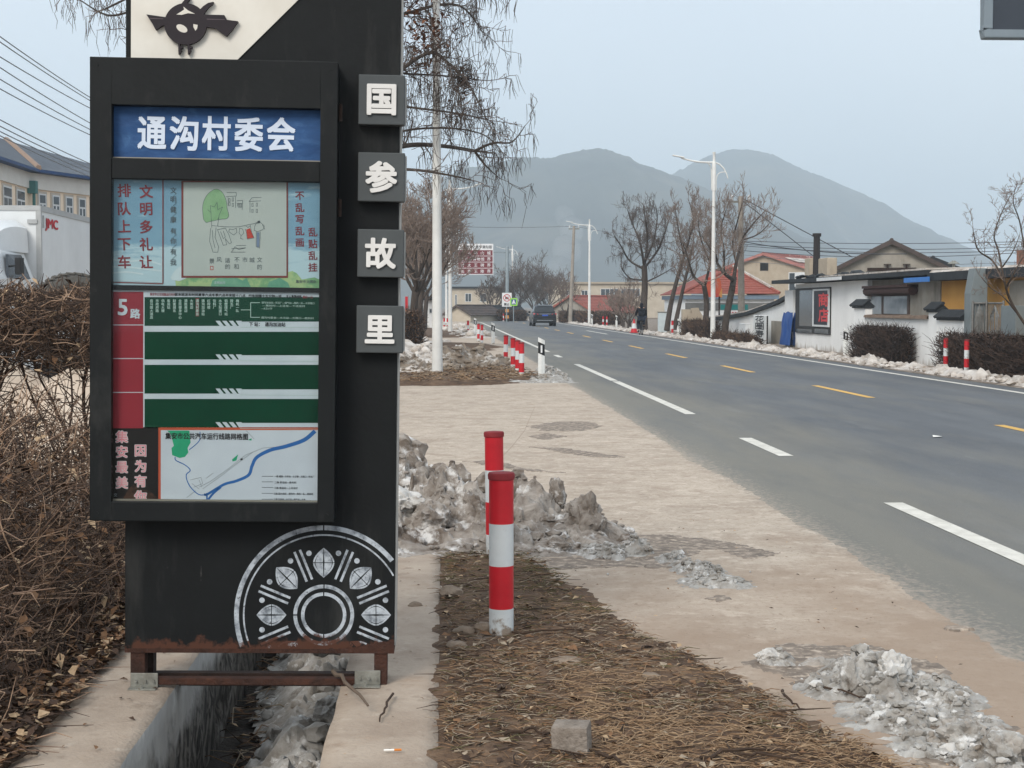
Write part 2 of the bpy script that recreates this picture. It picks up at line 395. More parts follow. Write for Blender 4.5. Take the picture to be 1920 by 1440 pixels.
# damp stains in hollows of the apron, each with its own outline
M_wet = mat('damp_concrete', (140, 126, 112), .7, (98, 87, 77), scale=10, bump=.3, bscale=60, spec=.3)
layer(M_wet, (186, 170, 153), 16, .50, .64, None, .9); layer(M_wet, (172, 156, 140), 5, .56, .7, None, .8)
STAINS = [0]
def stain(pts, name='damp_stain'):
    P = [tuple(G(x, y)[:2]) for x, y in pts]; STAINS[0] += 1
    st = max(.016, min(.05, (max(p[1] for p in P)-min(p[1] for p in P))/60)); return dirt_patch(name, P, st, .0026+.0007*STAINS[0] % .003, wob=st*3.2, ns=5, m=M_wet, pad=.12, flat=True)
stain([(985, 800), (1040, 790), (1110, 790), (1133, 800), (1090, 808), (1020, 808)])
stain([(985, 818), (1030, 811), (1062, 818), (1020, 824)])
stain([(995, 838), (1060, 840), (1120, 849), (1184, 857), (1120, 858), (1050, 848)])
stain([(870, 865), (920, 862), (990, 878), (1060, 886), (990, 884), (920, 874)])
stain([(1150, 1000), (1260, 1000), (1330, 1008), (1476, 1038), (1400, 1046), (1330, 1030), (1250, 1062), (1180, 1050)])
stain([(1764, 1176), (1790, 1171), (1822, 1176), (1800, 1183), (1772, 1183)])
stain([(1330, 1122), (1352, 1117), (1372, 1122), (1350, 1128)])
stain([(752, 1068), (800, 1052), (960, 1046), (1120, 1042), (1215, 1010), (1260, 1030), (1290, 1062), (1200, 1064), (1080, 1066), (960, 1074), (840, 1082)])
stain([(1385, 1240), (1480, 1205), (1640, 1205), (1760, 1250), (1850, 1320), (1920, 1400), (1925, 1440), (1740, 1445), (1660, 1390), (1560, 1310), (1440, 1262)])
# expansion joint in the apron
M_joint = mat('joint', (164, 147, 131), .95)
g = MB(); g.tube([G(930, 868), G(962, 834), G(985, 805)], .006, 5); g.tube([G(985, 803), G(1003, 762)], .006, 5)
o = g.build('apron_joint', M_joint); o.location.z = -.0075; struct(o)

# ------------------------------------------------------------------ dirty ice and snow
M_ice = mat('dirty_ice', (164, 157, 149), .75, (102, 91, 81), scale=6, bump=.6, bscale=24, spec=.12, sharp=(.36, .66), dist=.6)
layer(M_ice, (78, 64, 53), 3.2, .52, .68, None, .7, dist=.8); layer(M_ice, (216, 214, 211), 5.5, .54, .64, None, .85); layer(M_ice, (82, 70, 59), 19, .57, .68, None, .7)
M_icegrey = mat('grey_ice', (176, 173, 168), .7, (122, 116, 108), scale=7, bump=.25, bscale=50, spec=.12, sharp=(.34, .66))
layer(M_icegrey, (222, 221, 219), 9, .57, .67, None, .9); layer(M_icegrey, (88, 78, 68), 15, .54, .68, None, .75); layer(M_icegrey, (142, 126, 110), 4, .55, .7, None, .6)
M_snow = mat('old_snow', (212, 206, 199), .8, (158, 147, 136), scale=2.2, bump=.5, bscale=9); layer(M_snow, (122, 108, 94), 1.6, .52, .66, None, .85); layer(M_snow, (110, 96, 84), 6, .58, .7, None, .7)
M_icebrown = mat('brown_ice', (150, 136, 120), .6, (96, 82, 68), scale=3, bump=.6, bscale=12, spec=.4)
layer(M_icebrown, (214, 208, 200), 1.6, .56, .66, None, .9); layer(M_icebrown, (60, 50, 40), 2.3, .58, .7, None, .7)
M_icewhite = mat('white_ice', (198, 195, 190), .75, (140, 133, 125), scale=9, bump=.4, bscale=60, spec=.2, sharp=(.3, .55))
for m_ in (M_ice, M_icegrey, M_snow, M_icewhite):             # snow lets a little light through
    b_ = m_.node_tree.nodes['Principled BSDF']; b_.inputs['Subsurface Weight'].default_value = .35; b_.inputs['Subsurface Radius'].default_value = (.9, 1, 1.1); b_.inputs['Subsurface Scale'].default_value = .02
_ico = {}
def ico(sub):
    if sub not in _ico:
        bm = bmesh.new(); bmesh.ops.create_icosphere(bm, subdivisions=sub, radius=1)
        _ico[sub] = ([v.co.copy() for v in bm.verts], [tuple(v.index for v in f.verts) for f in bm.faces]); bm.free()
    return _ico[sub]
def chunk(mb, c, r, seed, sub=2, flat=(1, 1, .8), mi=0, rough=.45):
    vs, fs = ico(sub); rot = Matrix.Rotation(seed*1.7, 3, 'Z') @ Matrix.Rotation(seed*.9, 3, 'X'); out_ = []
    for v in vs:
        k = 1+(.13*noise.noise(v*9+Vector((seed, 1, 2)))+.09*noise.noise(v*19+Vector((seed, 4, 2))) if sub > 3 else 0)+rough*noise.noise(v*1.3+Vector((seed*3.1, seed*1.3, 0)))+rough*.5*noise.noise(v*3.2+Vector((seed, 7, seed)))-rough*.35*abs(noise.noise(v*5.5+Vector((seed, 2, seed))))
        q = rot @ (v*k); out_.append((c[0]+q.x*r*flat[0], c[1]+q.y*r*flat[1], c[2]+q.z*r*flat[2]))
    mb.add(out_, fs, mi)
def heap(name, label, bumps, step, m, chunks=(), rough=.5, ns=4, n_auto=0, rr=(.02, .07), seed=1, base=-.02, cat='ice heap', white=0):
    """heightfield from gaussian bumps (x, y, sx, sy, h) cut into ridges and pits, with loose lumps, in one mesh"""
    rnd = random.Random(seed)
    x0 = min(b[0]-2.2*b[2] for b in bumps); x1 = max(b[0]+2.2*b[2] for b in bumps); y0 = min(b[1]-2.2*b[3] for b in bumps); y1 = max(b[1]+2.2*b[3] for b in bumps)
    def env(x, y): return max(b[4]*math.exp(-((x-b[0])/b[2])**2-((y-b[1])/b[3])**2) for b in bumps)
    def H(x, y):
        e = env(x, y); p = Vector((x*ns+seed, y*ns, 0)); q = p*.5+Vector((seed*2, 3, 1))
        wv = noise.noise_vector(q)*.7
        rd = 1-abs(noise.noise(p+wv))*2.0; r2 = 1-abs(noise.noise(p*2.3+wv))*2.0; r3 = noise.noise(p*5.1); c = noise.cell(p*1.1+wv*1.5)
        return e*(1+rough*(.55*rd+.35*r2+.3*r3+.5*(c-.5)))-.035
    mb = MB(); nx, ny = int((x1-x0)/step)+1, int((y1-y0)/step)+1; Z = [[H(x0+i*step, y0+j*step) for i in range(nx)] for j in range(ny)]
    idx = {}; vs = []; fs = []
    for j in range(ny-1):
        for i in range(nx-1):
            cs = ((i, j), (i+1, j), (i+1, j+1), (i, j+1))
            if max(Z[b][a] for a, b in cs) < -.012: continue
            f = []
            for a, b in cs:
                if (a, b) not in idx:
                    idx[(a, b)] = len(vs); z = Z[b][a]
                    jx = .45*step*noise.noise((a*.7, b*.7, 2)); jy = .45*step*noise.noise((a*.7, b*.7, 8))
                    vs.append((x0+a*step+jx, y0+b*step+jy, max(z, -.02)+base+.02))
                f.append(idx[(a, b)])
            fs.append(tuple(f))
    mb.add(vs, fs)
    for k in range(n_auto):
        for _ in range(40):
            x, y = rnd.uniform(x0, x1), rnd.uniform(y0, y1)
            if env(x, y) > .035: break
        r = rnd.uniform(*rr); chunk(mb, (x, y, max(H(x, y), 0)+base+.02+r*.25), r, k+seed*11, 2 if r > .04 else 1, (rnd.uniform(.7, 1.4), rnd.uniform(.7, 1.3), rnd.uniform(.5, 1)), 1 if rnd.random() < white*.35 else 0)
    for k, (x, y, z, r, fl) in enumerate(chunks): chunk(mb, (x, y, z), r, k+seed*5, 4 if Vector((x, y)).length < 14 else 3, fl, 1 if rnd.random() < white else 0)
    o = mb.build(name, [m, M_icewhite], smooth=True)
    return tag(o, label, cat)
def gp(x, y): p = G(x, y); return p.x, p.y
heap('ice_heap', 'large brown and grey heap of dirty frozen snow behind the nearest bollards', [(-.35, 11.6, .5, .9, .33), (.02, 10.6, .55, .75, .34), (.55, 10.6, .35, .55, .27), (.9, 10.4, .33, .5, .16), (-.5, 10.0, .5, .5, .2), (.35, 9.75, .6, .28, .12), (-1.2, 11.9, .6, .7, .3)], .018, M_ice,
     chunks=[(.98, 10.15, .14, .13, (1, .8, 1.25)), (.82, 10.6, .24, .085, (.7, .7, 1.5)), (-.33, 12.2, .33, .2, (1, .8, 1)), (.42, 10.9, .26, .15, (1.2, .9, .9)), (-.08, 9.95, .17, .12, (1.1, .9, 1)), (-.42, 9.7, .1, .12, (1.2, .9, .8)), (.2, 10.2, .2, .1, (1, .9, 1)), (.75, 9.6, .04, .06, (1.3, 1, .9)), (-.28, 10.2, .24, .13, (1.2, 1, .8))], n_auto=420, rr=(.012, .05), seed=3, rough=.62, ns=4.2, white=.12)
a, b_ = gp(1270, 1050), gp(1360, 1092)
heap('ice_heap', 'thin grey slush spread over the damp patch on the concrete apron', [(a[0], a[1], .16, .3, .045), (b_[0]-.05, b_[1], .25, .25, .05), ((a[0]+b_[0])/2, (a[1]+b_[1])/2, .2, .3, .05), (1.25, 9.6, .1, .16, .10), (1.05, 9.55, .2, .3, .06)], .013, M_icegrey, n_auto=380, rr=(.006, .024), seed=5, rough=.8, ns=9)
q1, q2, q3, q4, q5 = gp(1640, 1290), gp(1740, 1345), gp(1440, 1240), gp(1830, 1400), gp(1890, 1430)
heap('ice_heap', 'low melting heap of clear grey ice at the apron edge near the road', [(q1[0], q1[1]+.05, .16, .32, .12), (q1[0]-.2, q1[1], .16, .22, .05), (q1[0]+.2, q1[1]-.1, .2, .36, .065), (q2[0]-.1, q2[1], .28, .36, .05), (q2[0]+.12, q2[1]-.15, .2, .3, .045), (q4[0]-.12, q4[1], .28, .3, .045), (q5[0], q5[1], .26, .3, .055), (q3[0]+.05, q3[1], .1, .14, .05), (q3[0]+.25, q3[1]-.02, .18, .1, .035)], .011, M_icegrey,
     chunks=[(q3[0], q3[1], .02, .05, (1.2, .8, .7)), (q1[0]-.13, q1[1]-.1, .06, .065, (.7, .8, 1.3)), (q1[0]+.06, q1[1]-.05, .08, .085, (.9, .9, 1)), (q4[0]-.06, q4[1], .045, .075, (1, .9, .8)), (q5[0]-.02, q5[1]-.02, .05, .075, (1, .9, .9)), (q5[0]+.12, q5[1], .04, .06, (1.2, .9, .7))], n_auto=520, rr=(.006, .026), seed=8, rough=.75, ns=11, white=.45)
heap('ice_heap', 'white and brown ice lumps lying inside the concrete drain under the bus stop sign', [(-.62, 8.6, .24, 1.0, .40), (-.64, 6.6, .19, .8, .24), (-.66, 10.3, .26, .9, .53), (-.7, 5.4, .2, .6, .14)], .024, M_icegrey,
     chunks=[(-.62, 7.7, -.14, .09, (1.1, 1, .8)), (-.8, 8.3, -.16, .1, (1.2, 1, .8)), (-.55, 8.6, -.05, .09, (1.1, .9, .8)), (-.56, 6.2, -.35, .06, (1, 1, .8)), (-.6, 5.8, -.42, .06, (1, 1, .8)), (-.52, 6.75, -.24, .07, (1, 1, .8))], n_auto=220, rr=(.02, .06), seed=12, base=-.58)
heap('ice_heap', 'white topped heap of ploughed snow left of the nearest lamp post', [(-1.0, 38.5, .8, 1.4, .22), (-.45, 39, .5, 1.3, .26), (-.7, 34.5, .6, .8, .12)], .06, M_snow, n_auto=160, rr=(.04, .13), seed=14, ns=2.2, rough=.8)
heap('ice_heap', 'low dark muddy ice heap in front of the white topped snow beside the lamp post', [(-.75, 35.6, .7, 1.0, .26), (-.25, 35.0, .35, .8, .18)], .06, M_icebrown, n_auto=120, rr=(.03, .1), seed=41, ns=2.2, rough=.8)
heap('ice_heap', 'brown muddy ice heap between the nearest lamp post and four bollards', [(.35, 38.5, .55, 1.6, .45), (.95, 38.5, .55, 1.5, .35), (1.4, 38, .4, 1.2, .2), (.2, 36, .3, .6, .2)], .07, M_icebrown, n_auto=200, rr=(.03, .11), seed=16, ns=2, rough=.8)
heap('ice_heap', 'flat grey ice rim around the foot of the white marker post', [(2.35, 33.0, .35, 1.4, .16), (1.9, 31.2, .8, .35, .08), (2.5, 35.5, .25, 1.2, .14)], .06, M_icegrey, n_auto=60, rr=(.03, .09), seed=18, ns=3)
heap('ice_heap', 'long dirty snow heap beside the clipped brown block of hedge', [(-1.3, 50, .8, 3, .35), (-.6, 52, .7, 3, .25), (-1.5, 62, 1.2, 3, .3)], .16, M_snow, n_auto=80, rr=(.08, .22), seed=21, ns=1.4)
heap('ice_heap', 'distant snow heap near the second lamp post on the left verge', [(1.5, 78, .8, 3, .22), (.9, 92, .9, 4, .3), (1.9, 98, .6, 5, .22)], .22, M_snow, n_auto=60, rr=(.1, .25), seed=23, ns=1)
# snow pushed along the far kerb
def bank():
    step = .11; ys_ = sgrid(22, 100, .13)+sgrid(100.5, 165, .5); nx = 13; V = []; Fq = []
    for y in ys_:
        for i in range(nx):
            o_ = 11.46+i*.072; u = i/(nx-1); p = Vector((o_*2.6, y*2.2, 3))
            e = math.sin(math.pi*u)**.7*max(.0, .10+.20*noise.noise((y*.45, 4, 0))+.08*noise.noise((y*1.6, 4, 0)))
            z = e*(1+.8*(1-abs(noise.noise(p))*2)*.6+.6*noise.noise(p*2.7)+.5*noise.noise(p*6)+.6*(noise.cell(p*1.2)-.5))-.03
            x_, y_ = cl(y, o_); V.append((x_+.05*noise.noise(p*3), y_, max(z, -.03)))
    for j in range(len(ys_)-1):
        for i in range(nx-1): Fq.append((j*nx+i, j*nx+i+1, (j+1)*nx+i+1, (j+1)*nx+i))
    mb = MB(); mb.add(V, Fq); rnd = random.Random(4)
    for k in range(900):
        y = 22+78*rnd.random()**1.5; r = rnd.uniform(.02, .085); chunk(mb, (*cl(y, rnd.gauss(11.85, .26)), r*.4+.02), r, k, 1, (rnd.uniform(.8, 1.5), rnd.uniform(.8, 1.5), .8))
    return stuff(mb.build('snow_bank', M_snow, smooth=True), 'ragged bank of old snow along the far road edge')
bank()

# ------------------------------------------------------------------ dry grass, leaves and twigs
B_TAN = mat('dry_grass_tan', (172, 146, 116), .9, (136, 112, 88), scale=30); B_BRN = mat('dry_grass_brown', (150, 120, 92), .9, (114, 90, 68), scale=30)
B_GRY = mat('dry_grass_grey', (168, 152, 132), .9, (132, 118, 100), scale=30); B_DRK = mat('dead_twig', (74, 58, 46), .9, (52, 40, 32), scale=20)
B_OLV = mat('dry_grass_olive', (112, 104, 72), .9, (84, 78, 52), scale=30)
L_1 = mat('dead_leaf_brown', (132, 98, 70), .85, (98, 72, 50), scale=20); L_2 = mat('dead_leaf_pale', (190, 164, 132), .85, (150, 124, 96), scale=20); L_3 = mat('dead_leaf_dark', (76, 58, 46), .9, (56, 42, 34), scale=20)
LIT = [B_TAN, B_BRN, B_GRY, B_DRK, B_OLV, L_1, L_2, L_3]
def leaf(S, rnd, p, s, m, flat=True):
    a = rnd.uniform(0, 6.28); t = rnd.uniform(-.5, .5) if flat else rnd.uniform(-1.4, 1.4)
    u = Vector((math.cos(a), math.sin(a), t*.6)).normalized()*s; v = Vector((-math.sin(a), math.cos(a), rnd.uniform(-.5, .5)))*s*rnd.uniform(.3, .55)
    c = rnd.uniform(.1, .4)*s; P = Vector(p)
    S.quad(P-u, P-v*1+Vector((0, 0, c)), P+u*.2+Vector((0, 0, c*.2)), P+v+Vector((0, 0, c*.8)), m); S.quad(P-v+Vector((0, 0, c)), P+u, P+v+Vector((0, 0, c*.8)), P+u*.2+Vector((0, 0, c*.2)), m)
def blade(S, rnd, p, L, r, m, lift=.35):
    a = rnd.gauss(0, .9)+(math.pi if rnd.random() < .5 else 0); d = Vector((math.cos(a), math.sin(a), rnd.uniform(0, lift))); q = Vector(p)+d*L*.5
    e = q+Vector((d.x+rnd.uniform(-.5, .5), d.y+rnd.uniform(-.5, .5), -d.z*rnd.uniform(.2, 1)))*L*.5
    S.stick(p, q, r, r*.9, m); S.stick(q, e, r*.9, r*.4, m)
rnd = random.Random(11); S = Sticks()
n = 0
while n < 16000:
    y = 3.9+5.9*rnd.random()**1.6; x = rnd.uniform(0, 2.2); d = in_poly(x, y, STRIP)
    if d < .03+.1*noise.noise((x*2.5, y*2.5, 1.7)): continue
    dens = .45+.9*noise.noise((x*1.6, y*1.3, 5))+(.45 if y < 6.2 and x > .35 else 0)+(.25 if y > 8.2 else 0)
    if rnd.random() > dens+.15: continue
    pick = rnd.random(); patch = noise.noise((x*1.1, y*1.1, 9)) + (.35 if x > .5 and y < 6.4 else -.1)
    m = (0 if pick < .72 else 1) if patch > .12 else (1 if pick < .4 else 2 if pick < .7 else 3 if pick < .9 else 4)
    if y > 7.6 and patch < .3 and rnd.random() < .4: m = 4
    blade(S, rnd, (x, y, .008+rnd.uniform(0, .02)), rnd.uniform(.025, .10), rnd.uniform(.0013, .0026), m); n += 1
for k in range(2600):
    y = 3.9+6.0*rnd.random()**1.3; x = rnd.uniform(0, 1.9)
    if in_poly(x, y, STRIP) < .02: continue
    leaf(S, rnd, (x, y, .022), rnd.uniform(.008, .028)*(1.5 if rnd.random() < .1 else 1), rnd.choice((5, 5, 6, 7, 7, 2)))
VERGE = [(-2.6, 29.5), (1.0, 30), (2.25, 32), (2.0, 36), (1.2, 41), (-2.8, 40)]
for k in range(2600):
    x, y = rnd.uniform(-2.8, 2.3), rnd.uniform(29.5, 41)
    if in_poly(x, y, VERGE) > .1: leaf(S, rnd, (x, y, .10), rnd.uniform(.02, .06), rnd.choice((0, 1, 2, 5, 6, 7))); blade(S, rnd, (x, y, .10), rnd.uniform(.08, .3), .006, rnd.choice((0, 1, 2, 3)))
for k in range(110):                                        # loose dark stalks among the straw
    y = rnd.uniform(4.2, 9.4); x = rnd.uniform(0, 1.5)
    if in_poly(x, y, STRIP) > .05: blade(S, rnd, (x, y, .03), rnd.uniform(.07, .2), rnd.uniform(.0022, .004), 3, .12)
for k in range(420):                                        # rubbish at the bottom of the drain
    y = rnd.uniform(4.4, 10); x = rnd.uniform(-1.1, -.55); blade(S, rnd, (x, y, -.57), rnd.uniform(.05, .35), rnd.uniform(.002, .005), rnd.choice((2, 3, 3, 1)), .5); leaf(S, rnd, (x, y, -.57), rnd.uniform(.01, .05), rnd.choice((5, 6, 7, 7)))
for k in range(420):                                        # crumbs that strayed onto the apron and kerb
    y = rnd.uniform(4.2, 11); x = rnd.uniform(-.42, 2.4); leaf(S, rnd, (x, y, .016), rnd.uniform(.004, .014), rnd.choice((5, 6, 7)))
stuff(S.build('leaf_litter', LIT), 'dry grass and dead leaves covering the strip of dirt beside the drain')
def twig(pts, r, label, m=None, z=.03):
    P = [G(x, y, z) for x, y in pts]
    for i, p in enumerate(P): p.z = z+.012*math.sin(i*2.1)
    fine = []
    for a, b in zip(P, P[1:]):
        for k in range(4): fine.append(a.lerp(b, k/4)+Vector((rnd.gauss(0, .004), rnd.gauss(0, .01), rnd.gauss(0, .003))))
    fine.append(P[-1]); mb = MB(); mb.tube(fine, [r*(1-.6*i/len(fine)) for i in range(len(fine))], 6)
    return tag(mb.build('fallen_twig', m or B_DRK, smooth=True), label, 'twig', 'fallen twigs')
twig([(1310, 1420), (1400, 1407), (1500, 1408), (1600, 1420)], .008, 'long dark twig lying across the dry grass at the bottom right')
twig([(1380, 1415), (1440, 1420), (1530, 1425), (1640, 1440)], .006, 'thin curved twig just below the long dark twig at the bottom right')
twig([(1465, 1292), (1475, 1312), (1500, 1325)], .007, 'forked twig at the border of dry grass and grey ice', z=.02)
twig([(960, 1186), (1040, 1184), (1110, 1176)], .007, 'straight dark twig to the right of the nearest bollard foot')
twig([(940, 1378), (990, 1372), (1030, 1370)], .008, 'crooked twig left of the grey concrete block')
twig([(1120, 1410), (1150, 1425), (1180, 1440)], .008, 'twig running out from the right side of the concrete block')
twig([(625, 1258), (655, 1290), (690, 1318)], .010, 'thick broken twig leaning over the right foot of the sign', mat('grey_twig', (106, 92, 80), .9), z=.06)
twig([(735, 1300), (720, 1335), (712, 1348)], .006, 'short twig lying on the right kerb below the sign foot')
twig([(1540, 1290), (1580, 1300), (1640, 1310)], .006, 'dark twig lying on the apron beside the low grey ice', z=.02)

# stones, block, cigarette end
M_stone = mat('stone', (142, 126, 110), .9, (112, 98, 84), scale=9, bump=.4)
def stone(px, py, r, flat, label, seed):
    p = G(px, py); mb = MB(); chunk(mb, (0, 0, 0), r, seed, 3, flat, rough=.3); o = mb.build('stone', M_stone, smooth=True); o.location = (p.x, p.y, r*flat[2]*.6)
    return tag(o, label, 'stone', 'stones in the litter')
stone(1060, 1246, .075, (1.1, .8, .28), 'flat pale stone half way between bollard and concrete block', 1)
stone(1220, 1275, .04, (1, 1, .5), 'small grey stone lying in the orange dry grass', 2)
stone(905, 1190, .05, (1, .9, .8), 'angular brown stone touching the left side of the nearest bollard', 3)
stone(868, 1192, .05, (1.2, .8, .6), 'flat brown stone between the kerb and nearest bollard', 4)
stone(845, 1120, .06, (1.1, 1.2, .7), 'dark angular stone at the kerb edge below the ice heap', 5)
stone(855, 1215, .045, (1.2, 1, .5), 'brown stone close to the kerb left of the bollard foot', 6)
stone(778, 1140, .035, (1.2, .9, .6), 'small brown stone lying alone on the right kerb', 7)
p = G(1075, 1424); mb = MB(); mb.box(-.065, -.05, -.01, .065, .055, .115)
M_block = mat('block_concrete', (150, 140, 130), .95, (112, 102, 92), scale=14, bump=.5, bscale=70); layer(M_block, (84, 76, 68), 50, .6, .68, None, .7)
o = mb.build('concrete_block', M_block, bevel=.006, smooth=True); o.location = (p.x, p.y+.05, 0); o.rotation_euler = (R(2), R(-2), R(-14))
tag(o, 'small grey concrete block standing in the dry grass', 'block')
p = G(738, 1402, .03); o = thing('cigarette_end', 'white and orange cigarette end lying on the right kerb', 'cigarette end', (p.x, p.y, .022), rot=(0, 0, R(3)))
mb = MB(); mb.tube([(-.035, 0, 0), (.002, 0, 0)], .004, 8); mb.build('paper', mat('cig_white', (235, 232, 225)), o); mb = MB(); mb.tube([(.002, 0, 0), (.028, 0, 0)], .0041, 8); mb.build('filter', mat('cig_orange', (208, 128, 60)), o)
p = G(1756, 818); mb = MB(); mb.poly([(-.06, -.05, .004), (.05, -.06, .012), (.07, .03, .006), (-.03, .06, .02)]); o = mb.build('paper_scrap', mat('cig_white', (235, 232, 225))); o.location = (p.x, p.y, -.008); tag(o, 'white scrap of paper lying in the near lane', 'scrap')

# ================================================================== THE BUS STOP SIGN
YS, TILT = 6.20, R(.85)
XB = PX(485, YS)
sign = thing('bus_stop_sign', 'tall black metal bus stop sign with framed posters standing across the drain', 'sign', (XB, YS, 0), rot=(0, TILT, 0))
def sp(px, py, yl=0.0):
    """photo pixel -> (u, w) on the sign's own plane at local depth yl"""
    p = at(px, py, YS+yl); dx = p.x-XB; c, s = math.cos(TILT), math.sin(TILT)
    return dx*c-p.z*s, dx*s+p.z*c
def srect(mb, x0, y0, x1, y1, yl, th, mi=0):
    a = sp(x0, (y0), yl); b = sp(x1, y1, yl)
    mb.box(a[0], yl, b[1], b[0], yl+th, a[1], mi)
M_black = mat('black_paint', (20, 23, 24), .6, (15, 17, 18), scale=4, bump=.08, bscale=30, spec=.2)
layer(M_black, (64, 64, 62), 5, .54, .8, (1, 1, .22), .65); layer(M_black, (120, 118, 114), 22, .68, .76, (1, 1, .16), .6); layer(M_black, (70, 66, 60), 60, .66, .74, None, .5); layer(M_black, (50, 38, 31), 9, .66, .74, (1, 1, .4), .6)
layer(M_black, (76, 48, 36), 14, .84, .95, None, 1, gate=('Z', .30, .18))
M_frame = mat('frame_paint', (21, 24, 25), .55, (16, 19, 20), scale=5, bump=.06, bscale=40, spec=.2); layer(M_frame, (62, 62, 60), 7, .55, .8, (1, 1, .4), .55); layer(M_frame, (110, 108, 104), 34, .72, .78, (1, 1, .4), .5)
M_tile = mat('tile_grey', (76, 80, 81), .55, (68, 72, 73), scale=3, bump=.04, bscale=40); layer(M_tile, (66, 66, 64), 14, .66, .74, None, .5)
M_white = mat('white_letter', (226, 224, 220), .5, (206, 204, 200), scale=6); M_panel = mat('white_panel', (222, 218, 208), .55, (206, 200, 188), scale=2.5); layer(M_panel, (186, 166, 146), 3, .6, .78, (1, 1, .3), .4)
M_rust = mat('rust', (76, 48, 37), .9, (48, 33, 28), scale=9, bump=.5, bscale=60); layer(M_rust, (50, 36, 30), 7, .55, .68, None, .8); layer(M_rust, (112, 72, 50), 12, .64, .76, None, .5)
M_darkrust = mat('dark_rust', (58, 42, 35), .9, (36, 28, 25), scale=10, bump=.4)
M_galv = mat('galvanised', (150, 150, 142), .5, (112, 110, 102), scale=14, bump=.15, metal=.3); layer(M_galv, (122, 88, 62), 16, .6, .72, None, .6)
a, b = sp(234, 1218), sp(739, 1218); U0, U1, W0 = a[0], b[0], a[1]
WT = 3.42
mb = MB(); mb.box(U0, 0, W0, U1, .16, WT); mb.build('slab', M_black, sign, bevel=.004)
mb = MB(); mb.box(U1-.001, .012, W0+.02, U1+.007, .15, WT-.01); mb.build('edge_trim', mat('edge_grey', (168, 168, 164), .6), sign)
# white corner panel and its emblem
mb = MB(); pts = [sp(246, 112), sp(446, 112), sp(753, -186)]; ptop = WT-.01
poly = [(pts[0][0], pts[0][1]), (pts[1][0], pts[1][1]), (pts[2][0]-.01, pts[2][1]), (pts[2][0]-.01, ptop), (pts[0][0], ptop)]
mb.extrude([(u, -.006, w_) for u, w_ in poly], (0, .0055, 0)); mb.build('corner_panel', M_panel, sign)
M_emb = mat('emblem_black', (36, 26, 32), .5, (28, 20, 26))
def Z1(x, y): return sp(160+x/2.571, y/2.571)
mb = MB()
def eshape(pts, y0=-.026, th=.0198, mi=0): mb.extrude([(u, y0, w_) for u, w_ in pts], (0, th, 0), mi)
cx, cy = 488, 121
eshape([Z1(cx+102*math.cos(t*math.pi/24), cy+100*math.sin(t*math.pi/24)) for t in range(48)])
eshape([Z1(*p) for p in ((300, 75), (392, 88), (392, 122), (372, 132), (345, 150), (330, 122))], -.0255)
eshape([Z1(*p) for p in ((580, 76), (674, 78), (686, 101), (740, 108), (712, 150), (685, 180), (652, 158), (632, 142), (580, 134))], -.0255)
eshape([Z1(*p) for p in ((548, 62), (572, 36), (596, 20), (622, 14), (616, 28), (598, 40), (582, 62), (575, 76))], -.0252)
eshape([Z1(*p) for p in ((466, 26), (484, 4), (500, -16), (512, -4), (502, 10), (492, 26))], -.0252)
for x in (452, 497): eshape([Z1(*p) for p in ((x, 215), (x+10, 215), (x+10, 228), (x+22, 228), (x+22, 238), (x+10, 240), (x+18, 248), (x+10, 262), (x+2, 266))], -.0254)
emb = mb.build('emblem', M_emb, sign); 
mb = MB()
eshape([Z1(445, 76), Z1(468, 62), Z1(482, 52), Z1(478, 38), Z1(500, 56), Z1(520, 66), Z1(534, 73), Z1(500, 70), Z1(470, 78)], -.0275, .001)
mb.build('emblem_inlay', M_panel, emb)
mb = MB()
eshape([Z1(471+26*math.cos(t*math.pi/12)+4*math.sin(t*math.pi/12), 143+19*math.sin(t*math.pi/12)+6*math.cos(t*math.pi/12)) for t in range(24)], -.0275, .001)
mb.build('emblem_inlay', M_panel, emb)
mb = MB()
eshape([Z1(526, 122), Z1(547, 126), Z1(544, 144), Z1(536, 154), Z1(526, 136)], -.0275, .001)
mb.build('emblem_inlay', M_panel, emb)
for x0, x1, y in ((312, 380, 92), (590, 676, 96)): mb = MB(); mb.extrude([(u, -.0262, w_) for u, w_ in (Z1(x0, y), Z1(x1, y+3), Z1(x1, y+6), Z1(x0, y+4))], (0, .001, 0)); mb.build('emblem_line', mat('emblem_line', (96, 84, 88)), emb)
# four character tiles
for ch, (x0, y0, x1, y1) in zip('国参故里', ((672, 140, 759, 234), (671, 286, 759, 378), (670, 430, 757, 520), (668, 573, 756, 662))):
    A = sp(x0, (y0+y1)/2, -.06); B = sp(x1, (y0+y1)/2, -.06); T_ = sp((x0+x1)/2, y0, -.06); Bt = sp((x0+x1)/2, y1, -.06); mb = MB()
    mb.box(A[0], -.06, Bt[1], B[0], -.0005, T_[1]); t = mb.build('character_tile', M_tile, sign, bevel=.004)
    mb = MB(); mb.box(A[0]+.012, -.012, Bt[1]+.008, B[0]+.006, -.001, T_[1]-.008); mb.build('backing', mat('tile_backing', (190, 190, 186), .5), t)
    mb = MB(); cu, cw = (A[0]+B[0])/2, (T_[1]+Bt[1])/2
    write(mb, ch, lambda x, y, z: (cu+x, -.066-z, cw+y), (y1-y0)/100*.124, bold=.030, ext=.004); mb.build('lettering', M_white, t)
